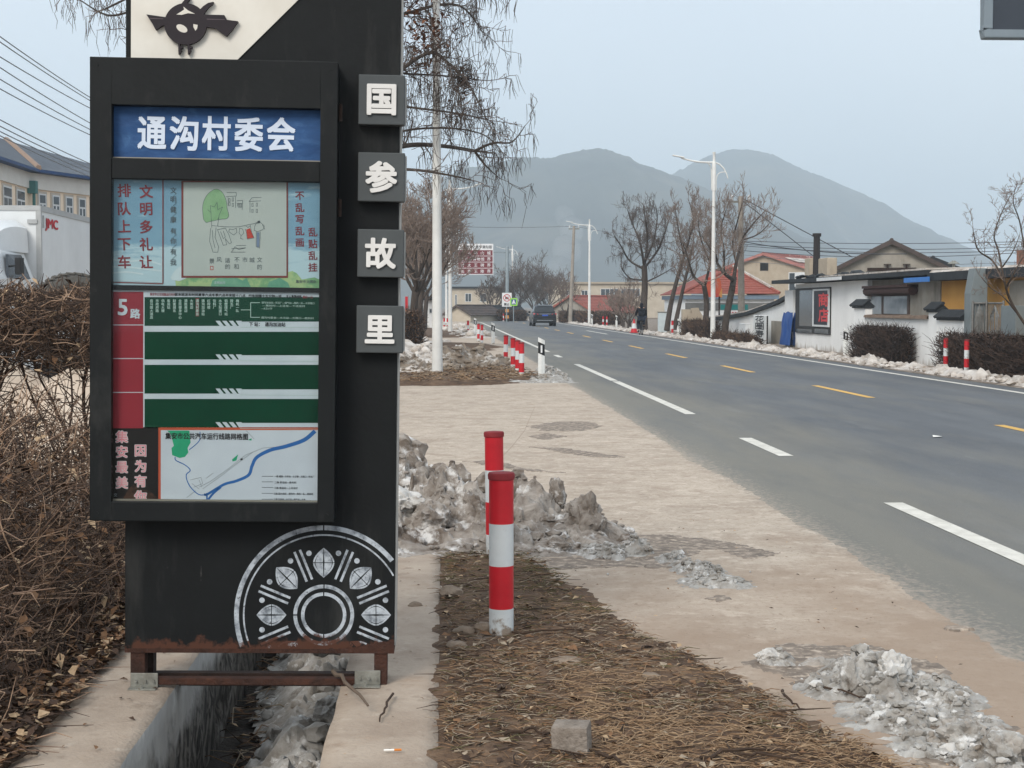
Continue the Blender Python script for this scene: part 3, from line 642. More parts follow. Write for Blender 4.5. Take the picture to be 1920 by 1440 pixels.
# cabinet: a frame with three openings, a back board, hinges
YC = -.145
yf = YC
def cab(x, y): return sp(x, y, YC)
outer = (sp(171, 112, YC), sp(633, 978, YC)); ou0, ow1 = sp(168, 500, YC)[0], sp(400, 111, YC)[1]; ou1, ow0 = sp(630, 560, YC)[0], sp(400, 978, YC)[1]
holes = [(sp(210, 400, YC)[0], sp(400, 299, YC)[1], sp(600, 400, YC)[0], sp(400, 200, YC)[1]),
         (sp(207, 600, YC)[0], sp(400, 942, YC)[1], sp(597, 600, YC)[0], sp(400, 338, YC)[1])]
hu0 = (holes[0][0]+holes[1][0])/2; hu1 = (holes[0][2]+holes[1][2])/2
fr = MB(); TF = .05
def fbox(u0, w0, u1, w1, y=YC, th=TF): fr.box(u0, y, w0, u1, y+th, w1)
fbox(ou0, ow0, hu0, ow1); fbox(hu1, ow0, ou1, ow1); fbox(hu0, holes[0][3], hu1, ow1); fbox(hu0, ow0, hu1, holes[1][1])
fbox(hu0, holes[1][3], hu1, holes[0][1], YC+.003)
fr.box(ou0+.002, YC+TF, ow0+.002, ou1-.002, -.001, ow1-.002)
fr.build('cabinet', M_frame, sign, bevel=.003)
M_seal = mat('pale_seal', (150, 144, 132), .7)
for hw in (holes[0][1], holes[1][1]):
    mb = MB(); mb.box(hu0, YC+.03, hw, hu1, YC+.045, hw+.006); mb.build('window_seal', M_seal, sign)
mb = MB(); m0, m1 = sp(400, 546, YC+.04)[1], sp(400, 537, YC+.04)[1]; mb.box(hu0, YC+.036, m0, hu1, YC+.047, m1); mb.build('divider_strip', M_frame, sign)
for yy in (217, 393):
    w_ = sp(645, yy)[1]; mb = MB(); mb.lathe([(.008, -.035), (.008, .035)], (ou1+.008, -.10, w_), 10); mb.build('hinge', M_darkrust, sign)
YP = YC+.049                                    # plane of the printed boards: proud of the cabinet's solid back
LAY = [0]
def pp(x, y, k): u, w_ = sp(x, y, YP-.0006*k); return (u, -.0006*k+YP, w_)
def prect(mb, x0, y0, x1, y1, k, mi=0): mb.poly([pp(x0, y1, k), pp(x1, y1, k), pp(x1, y0, k), pp(x0, y0, k)], mi)
def ppoly(mb, pts, k, mi=0): mb.poly([pp(x, y, k) for x, y in pts], mi)
def pline(mb, pts, wd, k, mi=0, taper=None):
    for i, (a, b) in enumerate(zip(pts, pts[1:])):
        dx, dy = b[0]-a[0], b[1]-a[1]; L = math.hypot(dx, dy) or 1; nx_, ny_ = -dy/L*wd/2, dx/L*wd/2
        e = wd*.25; ax, ay, bx, by = a[0]-dx/L*e, a[1]-dy/L*e, b[0]+dx/L*e, b[1]+dy/L*e
        ppoly(mb, [(ax+nx_, ay+ny_), (bx+nx_, by+ny_), (bx-nx_, by-ny_), (ax-nx_, ay-ny_)], k+.13*(i % 3), mi)
MPP = YS/F
def ptext(mb, s, x, y, h, k, mi=0, bold=.02, width=None, tilt=0):
    u, w_ = sp(x, y, YP-.0006*k); c_, s_ = math.cos(tilt), math.sin(tilt)
    write(mb, s, lambda a, b, z: (u+a*c_-b*s_, YP-.0006*k-z, w_+a*s_+b*c_), h*MPP, mi, bold, 0, width*MPP if width else None)
def smooth(pts, n=6):
    P = [pts[0]]+list(pts)+[pts[-1]]; o_ = []
    for i in range(1, len(P)-2):
        p0, p1, p2, p3 = P[i-1:i+3]
        for k in range(n):
            t = k/n; o_.append(tuple(.5*((2*p1[j])+(-p0[j]+p2[j])*t+(2*p0[j]-5*p1[j]+4*p2[j]-p3[j])*t*t+(-p0[j]+3*p1[j]-3*p2[j]+p3[j])*t**3) for j in (0, 1)))
    return o_+[pts[-1]]
# ---- blue name board
M_blue = mat('banner_blue', (50, 86, 132), .6, (36, 66, 108), scale=4, bump=.5, bscale=5, stretch=(1, 1, 2.2), dist=1.5, spec=.2); layer(M_blue, (84, 124, 168), 5, .56, .75, (1, 1, 2.5), .5, dist=1.2)
mb = MB(); nx, ny = 60, 18; vs = []
for j in range(ny+1):
    for i in range(nx+1):
        x, y = 203+402*i/nx, 190+116*j/ny; u, yy, w_ = pp(x, y, 1); vs.append((u, yy-.002*noise.noise((i*.16+j*.12, j*.22, 4))-.0012*noise.noise((i*.5+j*.5, j*.3-i*.1, 1))-.0015, w_))
mb.add(vs, [(j*(nx+1)+i, (j+1)*(nx+1)+i, (j+1)*(nx+1)+i+1, j*(nx+1)+i+1) for j in range(ny) for i in range(nx)])
nb = mb.build('name_board', M_blue, sign, smooth=True)
mb = MB()
for ch, x, y in zip('通沟村委会', (285, 345, 405.5, 466.5, 527), (249, 250, 250, 252, 252)): ptext(mb, ch, x, y, 56, 9, 0, .024, width=49, tilt=-.012)
mb.build('lettering', mat('banner_white', (212, 222, 234), .6, (190, 202, 220), scale=4), nb)
# ---- civility poster
M_pblue = mat('poster_blue', (130, 168, 188), .55, (110, 150, 174), scale=2.5, bump=.1, bscale=6, stretch=(1, 1, 2)); layer(M_pblue, (196, 218, 222), 7, .60, .72, (.5, 1, 2.5), .7, gate=('Z', 1.9, 1.7))
INK = [mat('ink_red', (136, 54, 62), .7, (122, 48, 56)), mat('ink_grey', (90, 100, 104), .7), mat('paper_grey', (184, 190, 184), .6, (172, 180, 176), scale=3), mat('ink_green', (128, 168, 124), .7, (146, 182, 140), scale=20), mat('ink_frame', (128, 62, 58), .6), mat('field_green', (164, 188, 134), .6, (118, 164, 118), scale=14, sharp=(.45, .55)), mat('hill_teal', (86, 148, 122), .6, (120, 170, 140), scale=16), mat('ink_brightred', (198, 70, 58), .7), mat('pencil_blue', (120, 138, 164), .7), mat('cloud_white', (206, 222, 226), .6)]
mb = MB(); prect(mb, 200, 328, 605, 541, 1); ps = mb.build('poster', M_pblue, sign)
mb = MB()
pale = [(330, 541), (327, 508), (345, 498), (360, 512), (380, 518), (420, 520), (470, 519), (520, 516), (548, 508), (556, 512), (566, 524), (590, 520), (603, 526), (603, 541)]
ppoly(mb, pale, 2, 5); ppoly(mb, [(394, 541), (398, 526), (412, 519), (428, 522), (440, 519), (455, 526), (462, 521), (472, 541)], 3, 6); ppoly(mb, [(500, 541), (505, 528), (525, 521), (540, 530), (545, 541)], 3, 6)
ppoly(mb, smooth([(320, 520), (330, 505), (345, 498), (358, 510), (352, 520), (336, 527)])+[(322, 525)], 4, 9)
for pts in ([(208, 486), (240, 490), (272, 488), (302, 496)], [(208, 500), (250, 502), (302, 508)], [(209, 512), (238, 510), (268, 514)]): pline(mb, smooth(pts), 3, 2, 9)
mb.build('scenery', INK, ps)
mb = MB(); prect(mb, 340, 339, 540, 521, 5, 4); prect(mb, 344, 342, 537, 517, 6, 2); pline(mb, [(305.5, 332), (305.5, 531)], 2.2, 5, 4); pline(mb, [(209, 529), (305, 532)], 2, 5, 4); pline(mb, [(209, 525.5), (300, 528.5), (300, 520), (302, 518)], 1, 5, 9)
mb.build('drawing_paper', INK, ps)
mb = MB()
def Z6(pts): return [(190+x/3.893, 180+y/3.893) for x, y in pts]
tree_ = smooth(Z6([(745, 900), (740, 800), (770, 725), (830, 680), (880, 700), (910, 760), (918, 820), (930, 870), (915, 895), (870, 900), (800, 915), (765, 925)]))
ppoly(mb, tree_, 7, 3); pline(mb, tree_+[tree_[0]], .7, 8, 1)
LN = [[(806, 960), (800, 850), (775, 830)], [(800, 850), (795, 800), (825, 810), (845, 775)], [(845, 775), (850, 830), (885, 810), (860, 870), (848, 950)], [(860, 880), (850, 900)], [(798, 965), (790, 1060), (815, 1140), (850, 1140), (855, 1100), (830, 1030), (838, 960)], [(810, 980), (815, 1050), (830, 1110)], [(806, 945), (900, 955), (1000, 955), (1120, 930), (1150, 915)],
  [(848, 975), (860, 1010), (890, 1090), (915, 1085), (905, 1040), (935, 1080), (950, 1070), (930, 1010), (905, 965), (848, 975)], [(870, 990), (890, 1040), (905, 1030), (890, 985)], [(935, 970), (930, 990), (965, 1015), (990, 995), (985, 965), (960, 975), (935, 970)], [(1010, 965), (1005, 1000), (1020, 1020), (1040, 1000), (1030, 970), (1010, 965)], [(1020, 1020), (1015, 1040), (1035, 1045)],
  [(1050, 970), (1060, 1000), (1065, 1045), (1115, 1035), (1095, 990), (1088, 945), (1070, 960), (1055, 950)], [(1120, 950), (1115, 980), (1140, 990), (1180, 975), (1190, 950), (1165, 925), (1130, 930), (1120, 950)], [(1175, 940), (1195, 975)], [(1130, 990), (1130, 1100), (1155, 1110), (1160, 990)],
  [(915, 705), (985, 705), (985, 730), (910, 735)], [(925, 740), (925, 800)], [(980, 735), (980, 815)], [(990, 765), (1030, 762), (1030, 785), (992, 785)], [(995, 785), (995, 805)], [(1028, 785), (1028, 832)], [(1078, 770), (1100, 742), (1168, 740)], [(1078, 770), (1165, 765)], [(1085, 775), (1085, 850)], [(985, 1092), (1055, 1090)], [(950, 1115), (1055, 1108)], [(950, 1140), (975, 1100), (1000, 1120), (1050, 1110)], [(945, 1140), (1050, 1140)]]
for l in LN: pline(mb, Z6(l), .75, 8, 1)
for x, y in ((935, 760), (960, 755), (935, 790), (960, 795), (1005, 800), (1018, 800), (1103, 795), (1135, 793), (1103, 838), (1135, 838)):
    pline(mb, Z6([(x-5, y-12), (x+5, y-12), (x+5, y+12), (x-5, y+12), (x-5, y-12)]), .6, 8, 1)
ppoly(mb, Z6([(1058, 975), (1065, 1042), (1112, 1033), (1095, 990), (1085, 965)]), 7, 7); ppoly(mb, Z6([(1134, 995), (1134, 1100), (1152, 1104), (1155, 995)]), 7, 8); ppoly(mb, Z6([(1140, 912), (1160, 910), (1160, 925), (1140, 928)]), 8, 1)
for ch, x, y in (('景', 806, 1205), ('风', 860, 1195), ('谐', 920, 1200), ('不', 990, 1195), ('市', 1048, 1195), ('城', 1100, 1197), ('文', 1155, 1195), ('的', 922, 1245), ('和', 985, 1245), ('的', 1155, 1248)): ptext(mb, ch, 190+x/3.893, 180+y/3.893, 9, 8, 1, .005)
pline(mb, Z6([(796, 1243), (816, 1243), (816, 1268), (796, 1268), (796, 1243)]), 1, 8, 7)
mb.build('drawing', INK, ps)
mb = MB()
for ch, y in zip('排队上下车', (357, 391, 424, 458, 491)): ptext(mb, ch, 233, y, 22, 4, 0, .020, tilt=.05)
for ch, y in zip('文明多礼让', (359, 392, 425, 458, 491)): ptext(mb, ch, 274, y, 22, 4, 0, .020, tilt=.05)
for ch, y in zip('文明健康有你有我', (357, 374, 393, 412, 433, 452, 472, 492)): ptext(mb, ch, 325, y, 10.5, 4, 1, .01)
for y in (366, 384, 403, 443, 462, 482): pline(mb, [(323, y+4), (331, y-4)], .8, 4, 1)
for ch, y in zip('不乱写乱画', (367, 389, 411, 433, 455)): ptext(mb, ch, 562, y, 15, 4, 0, .018, tilt=.05)
for ch, y in zip('乱贴乱挂', (435, 457, 479, 501)): ptext(mb, ch, 586.5, y, 15, 4, 0, .018, tilt=.05)
ptext(mb, '集安市文明办', 574, 528, 5.5, 6, 1, .01); ptext(mb, '文明出行', 412, 530, 4.5, 6, 9, .01)
mb.build('lettering', INK, ps)
# ---- route board
M_rgreen = mat('route_green', (6, 66, 46), .6, (4, 56, 40), scale=3, spec=.1); M_rred = mat('route_red', (150, 38, 52), .5, (136, 32, 46), scale=3, bump=.1, bscale=8); M_rwhite = mat('route_white', (206, 214, 220), .5, (190, 200, 208), scale=4)
RB = [M_rgreen, M_rred, M_rwhite, mat('ink_black', (34, 34, 36), .6), INK[0], mat('route_pale', (180, 206, 196), .5)]
mb = MB(); prect(mb, 200, 544, 605, 803, 1, 2); rb = mb.build('route_board', RB, sign)
mb = MB(); prect(mb, 200, 547, 269, 608.5, 2, 1); prect(mb, 200, 610, 268.5, 671.5, 2, 1); prect(mb, 200, 673, 268.5, 735, 2, 1); prect(mb, 200, 736.5, 268.5, 803, 2, 1)
mb.build('route_column', RB, rb)
mb = MB()
for y0, y1 in ((557, 603), (622, 666), (684, 730), (748, 793)):
    prect(mb, 271, y0, 605, y1, 2, 0); prect(mb, 271, y1-.5, 404, y1+8, 2, 0)
    ppoly(mb, [(403, y1-1), (452, y1-1), (452, y1+8), (403, y1+8)], 2, 0)
    for k in range(3): x = 404+k*12.5; ppoly(mb, [(x, y1-1.5), (x+8, y1-1.5), (x+16, y1+8.2), (x+8, y1+8.2)], 3, 2)
    ppoly(mb, [(442, y1-1.5), (453, y1-1.5), (453, y1+8.2), (448, y1+8.2)], 3, 2)
    pline(mb, [(450, y1+10.5), (603, y1+11.5)], .7, 3, 5)
for pts in ([(452, 581), (470, 581)], [(487, 567.5), (470, 567.5), (470, 595), (487, 595)]): pline(mb, pts, 1.2, 3, 5)
mb.build('route_row', RB, rb)
mb = MB()
ptext(mb, '5', 230, 576, 36, 4, 2, .02); ptext(mb, '路', 253.5, 588, 16, 4, 2, .03)
ptext(mb, '集安市公交线路运行时间', 305, 552, 5, 4, 4, .02, width=46); ptext(mb, '首末班发车时间夏季六点冬季六点半末班十八点', 394, 553, 5, 4, 3, .03, width=128); ptext(mb, '行车间隔十五分钟一班', 497, 555, 5, 4, 3, .03, width=60); ptext(mb, '无人售票线路', 551, 556, 5, 4, 3, .03, width=28); ptext(mb, '票价一元', 577, 557, 5, 4, 4, .02, width=18)
for k, s in enumerate(('岳马国大酒店', '市政府路', '供电大楼', '客运站', '财富城东', '全民健身中心', '通胜商店', '大务店', '通沟村委会', '通沟加油站', '红砖楼', '饮料厂', '水文站道口', '铝塑煤气站', '砖瓦厂', '梅机一队')):
    x = 284+k*10.75
    if s == '通沟村委会': prect(mb, x-3, 559, x+3, 593, 3, 4)
    for j, ch in enumerate(s): ptext(mb, ch, x, 564+j*6.2, 5.2, 4, 5, .02)
for x, y, s, wd in ((540, 568, '通沟加油站—砖瓦厂—煤气站—梅机一队—大桥路口', 96), (532, 573.5, '—果树村—上活龙—下活龙村', 78), (500, 578.5, '—太王小学', 20), (539, 596, '通沟村委会—水文站—大路口—胜利村', 96)): ptext(mb, s, x, y, 3.6, 4, 5, .01, width=wd)
ptext(mb, '下 站：  通沟加油站', 501, 608, 7.5, 4, 3, .02, width=66)
mb.build('lettering', RB, rb)
# ---- map board
MBM = [mat('map_black', (22, 18, 20), .5, (15, 13, 14), scale=5), mat('map_white', (206, 212, 218), .5, (186, 192, 202), scale=2.2), mat('map_frame', (196, 88, 58), .5), mat('map_river', (44, 104, 172), .5), mat('map_lake', (34, 150, 108), .5, (40, 164, 120), scale=9), mat('map_road', (140, 146, 150), .6), mat('slogan_pink', (222, 128, 140), .5, (230, 160, 166)), mat('slogan_white', (232, 220, 220), .5), RB[3], mat('picture_brown', (70, 46, 34), .6, (26, 20, 18), scale=16, sharp=(.45, .55))]
mb = MB(); prect(mb, 200, 801, 605, 946, 1, 0); mp_ = mb.build('map_board', MBM, sign)
mb = MB(); prect(mb, 297, 801.5, 605, 946, 2, 2); prect(mb, 301.5, 806.5, 605, 946, 3, 1); mb.build('map_sheet', MBM, mp_)
def Z2(pts): return [(160+x/3, 520+y/3) for x, y in pts]
mb = MB()
ppoly(mb, Z2([(460, 862), (585, 862), (592, 930), (575, 960), (580, 985), (560, 1010), (530, 1016), (488, 1000), (485, 960), (498, 948), (480, 880)]), 4, 4)
riv = smooth(Z2([(1288, 868), (1230, 915), (1130, 950), (1040, 972), (965, 1012), (938, 1060), (918, 1112), (850, 1145), (780, 1165), (690, 1218), (670, 1222)])); 
for i, (a, b) in enumerate(zip(riv, riv[1:])): pline(mb, [a, b], 7.5-3.5*i/len(riv), 4+.13*(i % 3), 3)
pline(mb, smooth(Z2([(760, 1182), (720, 1215), (690, 1252)])), 4, 4, 3); pline(mb, Z2([(684, 1215), (684, 1255)]), 3, 4, 3)
pline(mb, smooth(Z2([(505, 1012), (510, 1030), (560, 1055), (590, 1085), (568, 1110), (575, 1150), (600, 1190), (640, 1222), (680, 1222)])), 1.8, 4, 3); pline(mb, smooth(Z2([(585, 970), (640, 920), (645, 870)])), 1.5, 4, 3)
for l in ([(640, 1180), (700, 1150), (800, 1080), (900, 1000), (1000, 960), (1060, 955)], [(660, 1190), (760, 1120), (850, 1050), (940, 985)], [(590, 1140), (650, 1125), (660, 1160), (610, 1180)], [(600, 1160), (640, 1190)], [(570, 1240), (620, 1200)], [(905, 862), (950, 910)], [(680, 1130), (720, 1100)], [(640, 1140), (655, 1180)]): pline(mb, Z2(l), .8, 4, 5)
ppoly(mb, Z2([(825, 1025), (860, 995), (850, 1030), (828, 1036)]), 4, 4); ppoly(mb, Z2([(915, 915), (935, 905), (935, 918)]), 4, 4); ppoly(mb, Z2([(872, 1018), (886, 1018), (886, 1029), (872, 1029)]), 4, 8)
for k, y in enumerate((893, 903.5, 914, 925, 936)): pline(mb, [(491, y), (512, y)], .8, 4, 8)
mb.build('map_drawing', MBM, mp_)
mb = MB()
ptext(mb, '集安市公共汽车运行线路网格图', 387.5, 818, 11, 6, 8, .022, width=150)
for y, s, wd, x in ((893.5, '一路 城西—火车站—太王陵—大路口—砖瓦厂', 73, 552), (904.5, '二路 客运站—胜利村', 40, 535), (915, '三路 客运站—上活龙村', 43, 536), (926, '五路 国大酒店—通沟村—梅机一队—果树场', 72, 550), (936.5, '六路 市政府—水文站—煤气站—大桥', 58, 543)): ptext(mb, s, x, y, 3.6, 6, 8, .015, width=wd)
ppoly(mb, [(205, 942), (228, 940), (240, 918), (250, 908), (262, 918), (280, 920), (296, 934), (296, 944)], 2, 9)
for col_, x, ys_ in (('集安最美', 228.5, (819, 847, 876, 905)), ('因为有你', 263.5, (845, 874, 902, 931))):
    for ch, y in zip(col_, ys_): ptext(mb, ch, x, y, 20, 3, 7, .05); ptext(mb, ch, x, y, 20, 5, 6, .010)
ppoly(mb, [(206, 895), (212, 893), (211, 908), (206, 909)], 3, 7); ptext(mb, '公交', 213, 928, 6, 3, 5, .01)
mb.build('lettering', MBM, mp_)
# glass pane
mb = MB(); mb.box(hu0+.001, YC+.012, holes[1][1]+.001, hu1-.001, YC+.015, holes[1][3]-.001); mb.build('glass_pane', glass_mat('cabinet_glass', (.94, .96, .96)), sign)
# ---- stencilled rosette, broken off where the slab ends
M_sten = mat('stencil_silver', (176, 183, 190), .6, (104, 111, 118), scale=22, sharp=(.36, .56), bump=.1); layer(M_sten, (60, 62, 63), 45, .60, .68, None, .8); layer(M_sten, (80, 50, 38), 12, .86, .95, None, 1, gate=('Z', .30, .2))
mb = MB(); RC = (607, 1153)
def rp(ang, r): return RC[0]+r*math.cos(ang), RC[1]-r*math.sin(ang)
def rq(pts):
    if any(x > 739.5 or y > 1216 for x, y in pts): return
    mb.poly([(u, -.0012, w_) for u, w_ in (sp(x, y) for x, y in pts)])
def arc(r0, r1, a0, a1, gap=.9):
    n = max(2, int((a1-a0)*r1/2.5))
    for k in range(n):
        t0, t1 = a0+(a1-a0)*k/n, a0+(a1-a0)*(k+1)/n
        mid = math.degrees((t0+t1)/2) % 90
        if min(mid, 90-mid)*math.pi/180*r1 < gap: continue
        rq([rp(t0, r0), rp(t0, r1), rp(t1, r1), rp(t1, r0)])
arc(159, 168, 0, 2*math.pi); arc(148.5, 151.5, 0, 2*math.pi); arc(50, 57, 0, 2*math.pi); arc(36, 42.5, 0, 2*math.pi)
def qstrip(p, q, wd):
    n = 14; dx, dy = q[0]-p[0], q[1]-p[1]; L = math.hypot(dx, dy); nx_, ny_ = -dy/L*wd/2, dx/L*wd/2
    for k in range(n):
        a = (p[0]+dx*k/n, p[1]+dy*k/n); b = (p[0]+dx*(k+1)/n, p[1]+dy*(k+1)/n)
        rq([(a[0]+nx_, a[1]+ny_), (b[0]+nx_, b[1]+ny_), (b[0]-nx_, b[1]-ny_), (a[0]-nx_, a[1]-ny_)])
def disc(c, r): 
    for k in range(12): a0, a1 = k*math.pi/6, (k+1)*math.pi/6; rq([c, (c[0]+r*math.cos(a0), c[1]+r*math.sin(a0)), (c[0]+r*math.cos(a1), c[1]+r*math.sin(a1))])
for k in range(8):
    a = math.pi/4*k; e = (math.cos(a), -math.sin(a)); f_ = (-e[1], e[0])
    def lp(s, t): return RC[0]+e[0]*(98+s)+f_[0]*t, RC[1]+e[1]*(98+s)+f_[1]*t
    n = 12
    def hw(s): return 20*max(0, 1-(abs(s)/28)**1.9)
    for i in range(n):                                     # almond petal split by a cross and two rim lines
        s0, s1 = -28+56*i/n, -28+56*(i+1)/n
        for sg in (-1, 1):
            c0 = .4+1.1*(1-abs(s0)/28); c1 = .4+1.1*(1-abs(s1)/28)
            if abs((s0+s1)/2) < .9: continue
            h0, h1 = hw(s0), hw(s1)
            if i in (n//2-1, n//2): s0_, s1_ = (s0, -.7) if i == n//2-1 else (.7, s1)
            else: s0_, s1_ = s0, s1
            m0, m1 = min(h0, max(c0, h0-4.5)), min(h1, max(c1, h1-4.5))
            if h0 > c0 or h1 > c1:
                rq([lp(s0_, sg*min(c0, h0)), lp(s1_, sg*min(c1, h1)), lp(s1_, sg*m1), lp(s0_, sg*m0)])
                g0 = 1.6*max(0, 1-abs(s0)/20); g1 = 1.6*max(0, 1-abs(s1)/20)
                rq([lp(s0_, sg*min(h0, m0+g0)), lp(s1_, sg*min(h1, m1+g1)), lp(s1_, sg*h1), lp(s0_, sg*h0)])
    for da in (-.235, .235): disc(rp(a+da, 119), 5.2)
    am = a+math.pi/8; e2 = (math.cos(am), -math.sin(am)); f2 = (-e2[1], e2[0])
    for t in (-5.5, 5.5): qstrip((RC[0]+e2[0]*70+f2[0]*t, RC[1]+e2[1]*70+f2[1]*t), (RC[0]+e2[0]*130+f2[0]*t, RC[1]+e2[1]*130+f2[1]*t), 4.6)
mb.build('stencil_rosette', M_sten, sign)
# ---- rusty lower edge, foot frame, bolted brackets
mb = MB(); n = 150
vs = []
for i in range(n+1):
    u = U0+(U1-U0)*i/n; h = .003+.007*noise.noise((i*.9, 1, 0))+.008*noise.noise((i*.3, 6, 0))+(.045*max(0, (u-U1+.30)/.30)**1.5); vs.append((u, h))
for (u0, h0), (u1, h1) in zip(vs, vs[1:]): mb.poly([(u0, -.0022, W0-.001), (u1, -.0022, W0-.001), (u1, -.0022, W0+max(.006, h1)), (u0, -.0022, W0+max(.006, h0))])
mb.box(U0, -.002, W0-.012, U1, .158, W0-.0005); mb.build('rusty_edge', M_rust, sign)
zg = .012
def lw(u): return zg+u*math.sin(TILT)     # kerb top under the tilted sign
fa, fb = sp(244, 1250), sp(726, 1250)
for u in (fa[0], fb[0]-.055):
    mb = MB(); mb.box(u, .004, lw(u+.03)+.001, u+.06 if u < 0 else u+.055, .07, W0-.013); mb.build('foot_post', M_rust, sign, bevel=.003)
    mb = MB(); mb.box(u+.02, .18-.07, lw(u+.03)+.001, u+.075 if u < 0 else u+.04, .18, W0-.013); mb.build('foot_post', M_darkrust, sign, bevel=.003)
mb = MB(); z0, z1 = sp(480, 1300)[1], sp(480, 1273)[1]; mb.box(fa[0]+.062, .006, max(z0, .016), fb[0]-.057, .05, z1); mb.build('foot_rail', M_rust, sign, bevel=.003)
mb = MB(); z1b = sp(480, 1254, .2)[1]; mb.box(fa[0]+.077, .12, z1b-.055, fb[0]-.057, .17, z1b); mb.build('foot_rail', M_darkrust, sign, bevel=.003)
for x0, x1 in ((245, 296), (665, 713)):
    a = sp(x0, 1275)[0]; b = sp(x1, 1275)[0]; zl = lw((a+b)/2)+.001; mb = MB(); mb.box(a, -.004, zl+.004, b, .0035, zl+.062); mb.box(a-.004, -.05, zl, b, -.001, zl+.005); bk = mb.build('bracket', M_galv, sign, bevel=.0015)
    for t in (.2, .55, .85): mb = MB(); mb.tube([(a+(b-a)*t, -.0035, zl+.03), (a+(b-a)*t, -.016, zl+.03)], .006, 6); mb.build('bolt', M_galv, bk)
    mb = MB(); mb.tube([(a+(b-a)*.45, -.03, zl), (a+(b-a)*.45, -.03, zl+.018)], .007, 6); mb.build('bolt', M_galv, bk)
for u, w_ in ((ou0+.03, ow1-.03), (ou1-.03, ow1-.03), (ou0+.03, ow0+.03), (ou1-.03, ow0+.03), (ou1-.02, (ow0+ow1)/2), (ou0+.02, (ow0+ow1)/2)): mb = MB(); mb.tube([(u, YC-.0025, w_), (u, YC+.002, w_)], .0065, 8); mb.build('screw', M_frame, sign)

# ================================================================== BOLLARDS AND MARKER POSTS
M_bred = mat('bollard_red', (196, 30, 42), .45, (178, 24, 36), scale=6, bump=.03, bscale=30, spec=.4); layer(M_bred, (160, 66, 64), 9, .62, .8, (1, 1, .4), .55); layer(M_bred, (120, 26, 32), 5, .58, .75, None, .4)
M_bwhite = mat('bollard_white', (212, 216, 216), .5, (194, 199, 200), scale=5, spec=.4); layer(M_bwhite, (150, 146, 138), 16, .64, .74, (1, 1, .4), .7); layer(M_bwhite, (132, 114, 96), 22, .78, .92, None, .9, gate=('Z', .18, 0)); layer(M_bwhite, (120, 112, 104), 40, .66, .72, (1, 1, .3), .6)
M_bcap = mat('bollard_cap', (138, 42, 46), .7, (116, 36, 40), scale=20)
def bollard(label, x, y, group, h=.80, rot=0, lean=0):
    t = thing('bollard', label, 'bollard', (x, y, 0), group, (lean, lean*.4, rot)); r = .0595
    mb = MB(); mb.lathe([(r, -.05), (r, .175*h), (r, .435*h), (r, .69*h), (r, .965*h)], n=22, mis=[0, 1, 0, 1]); mb.build('post', [M_bwhite, M_bred], t, smooth=True)
    mb = MB(); mb.lathe([(r+.001, .955*h), (r+.005, .957*h), (r+.006, .985*h), (r+.001, .997*h), (r*.6, h)], n=22); mb.build('cap', M_bcap, t, smooth=True); return t
def g0(px, py): p = G(px, py); return p.x, p.y
GB = 'red and white bollards along the near roadside'
b1 = bollard('nearest red and white bollard standing in the dry leaf litter', *g0(940, 1193), GB)
B = [((929, 1042), 'second red and white bollard, half hidden by the nearest one, rising from the dirty ice'),
     ((978, 710), 'nearest of four red and white bollards behind the white marker post'),
     ((970.5, 702), 'second nearest of the four bollards beside the brown ice heap'),
     ((962, 694), 'third nearest of the four bollards beside the brown ice heap'),
     ((948, 684), 'farthest of the four bollards, standing a little apart left of the others'),
     ((903.5, 644), 'front bollard of the close pair left of the second marker post'),
     ((897, 641), 'rear bollard of the close pair left of the second marker post'),
     ((878, 629), 'lone red and white bollard on the far dirt verge'),
     ((839, 620), 'right bollard of the distant pair in front of the second lamp post'),
     ((833, 619), 'left bollard of the distant pair in front of the second lamp post')]
for i, ((px, py), lb) in enumerate(B): x, y = g0(px, py); dup(b1, (x, y, 0), lb, (R(random.uniform(-1, 1)), R(random.uniform(-1, 1)), i))
GR = 'red and white bollards along the far roadside'
for (px, py), lb in (((1812, 700), 'right one of two bollards standing before the big clipped hedge'), ((1773, 694), 'left one of two bollards standing before the big clipped hedge')):
    x, y = g0(px, py); o = dup(b1, (x, y, 0), lb); o['group'] = GR
for px, lb in ((1261, 'bollard beside the white utility cabinet across the road'), (1138, 'right bollard of the distant pair under the red tiled roof'), (1131, 'left bollard of the distant pair under the red tiled roof'), (1100, 'right bollard of the far pair left of the distant lamp post'), (1093, 'left bollard of the far pair left of the distant lamp post')):
    Y = 12.3/((px-830)/F); x = PX(px, Y); o = dup(b1, (x, Y, 0), lb); o['group'] = GR
for px, lb in ((951, 'right one of two bollards below the striped sign mast'), (944, 'left one of two bollards below the striped sign mast')): o = dup(b1, (PX(px, 150), 150, 0), lb); o['group'] = GR
M_pw = mat('marker_white', (224, 225, 222), .5, (206, 208, 205), scale=8); layer(M_pw, (140, 126, 112), 10, .8, .95, None, .8, gate=('Z', .3, 0)); M_pb = mat('marker_black', (30, 31, 33), .5)
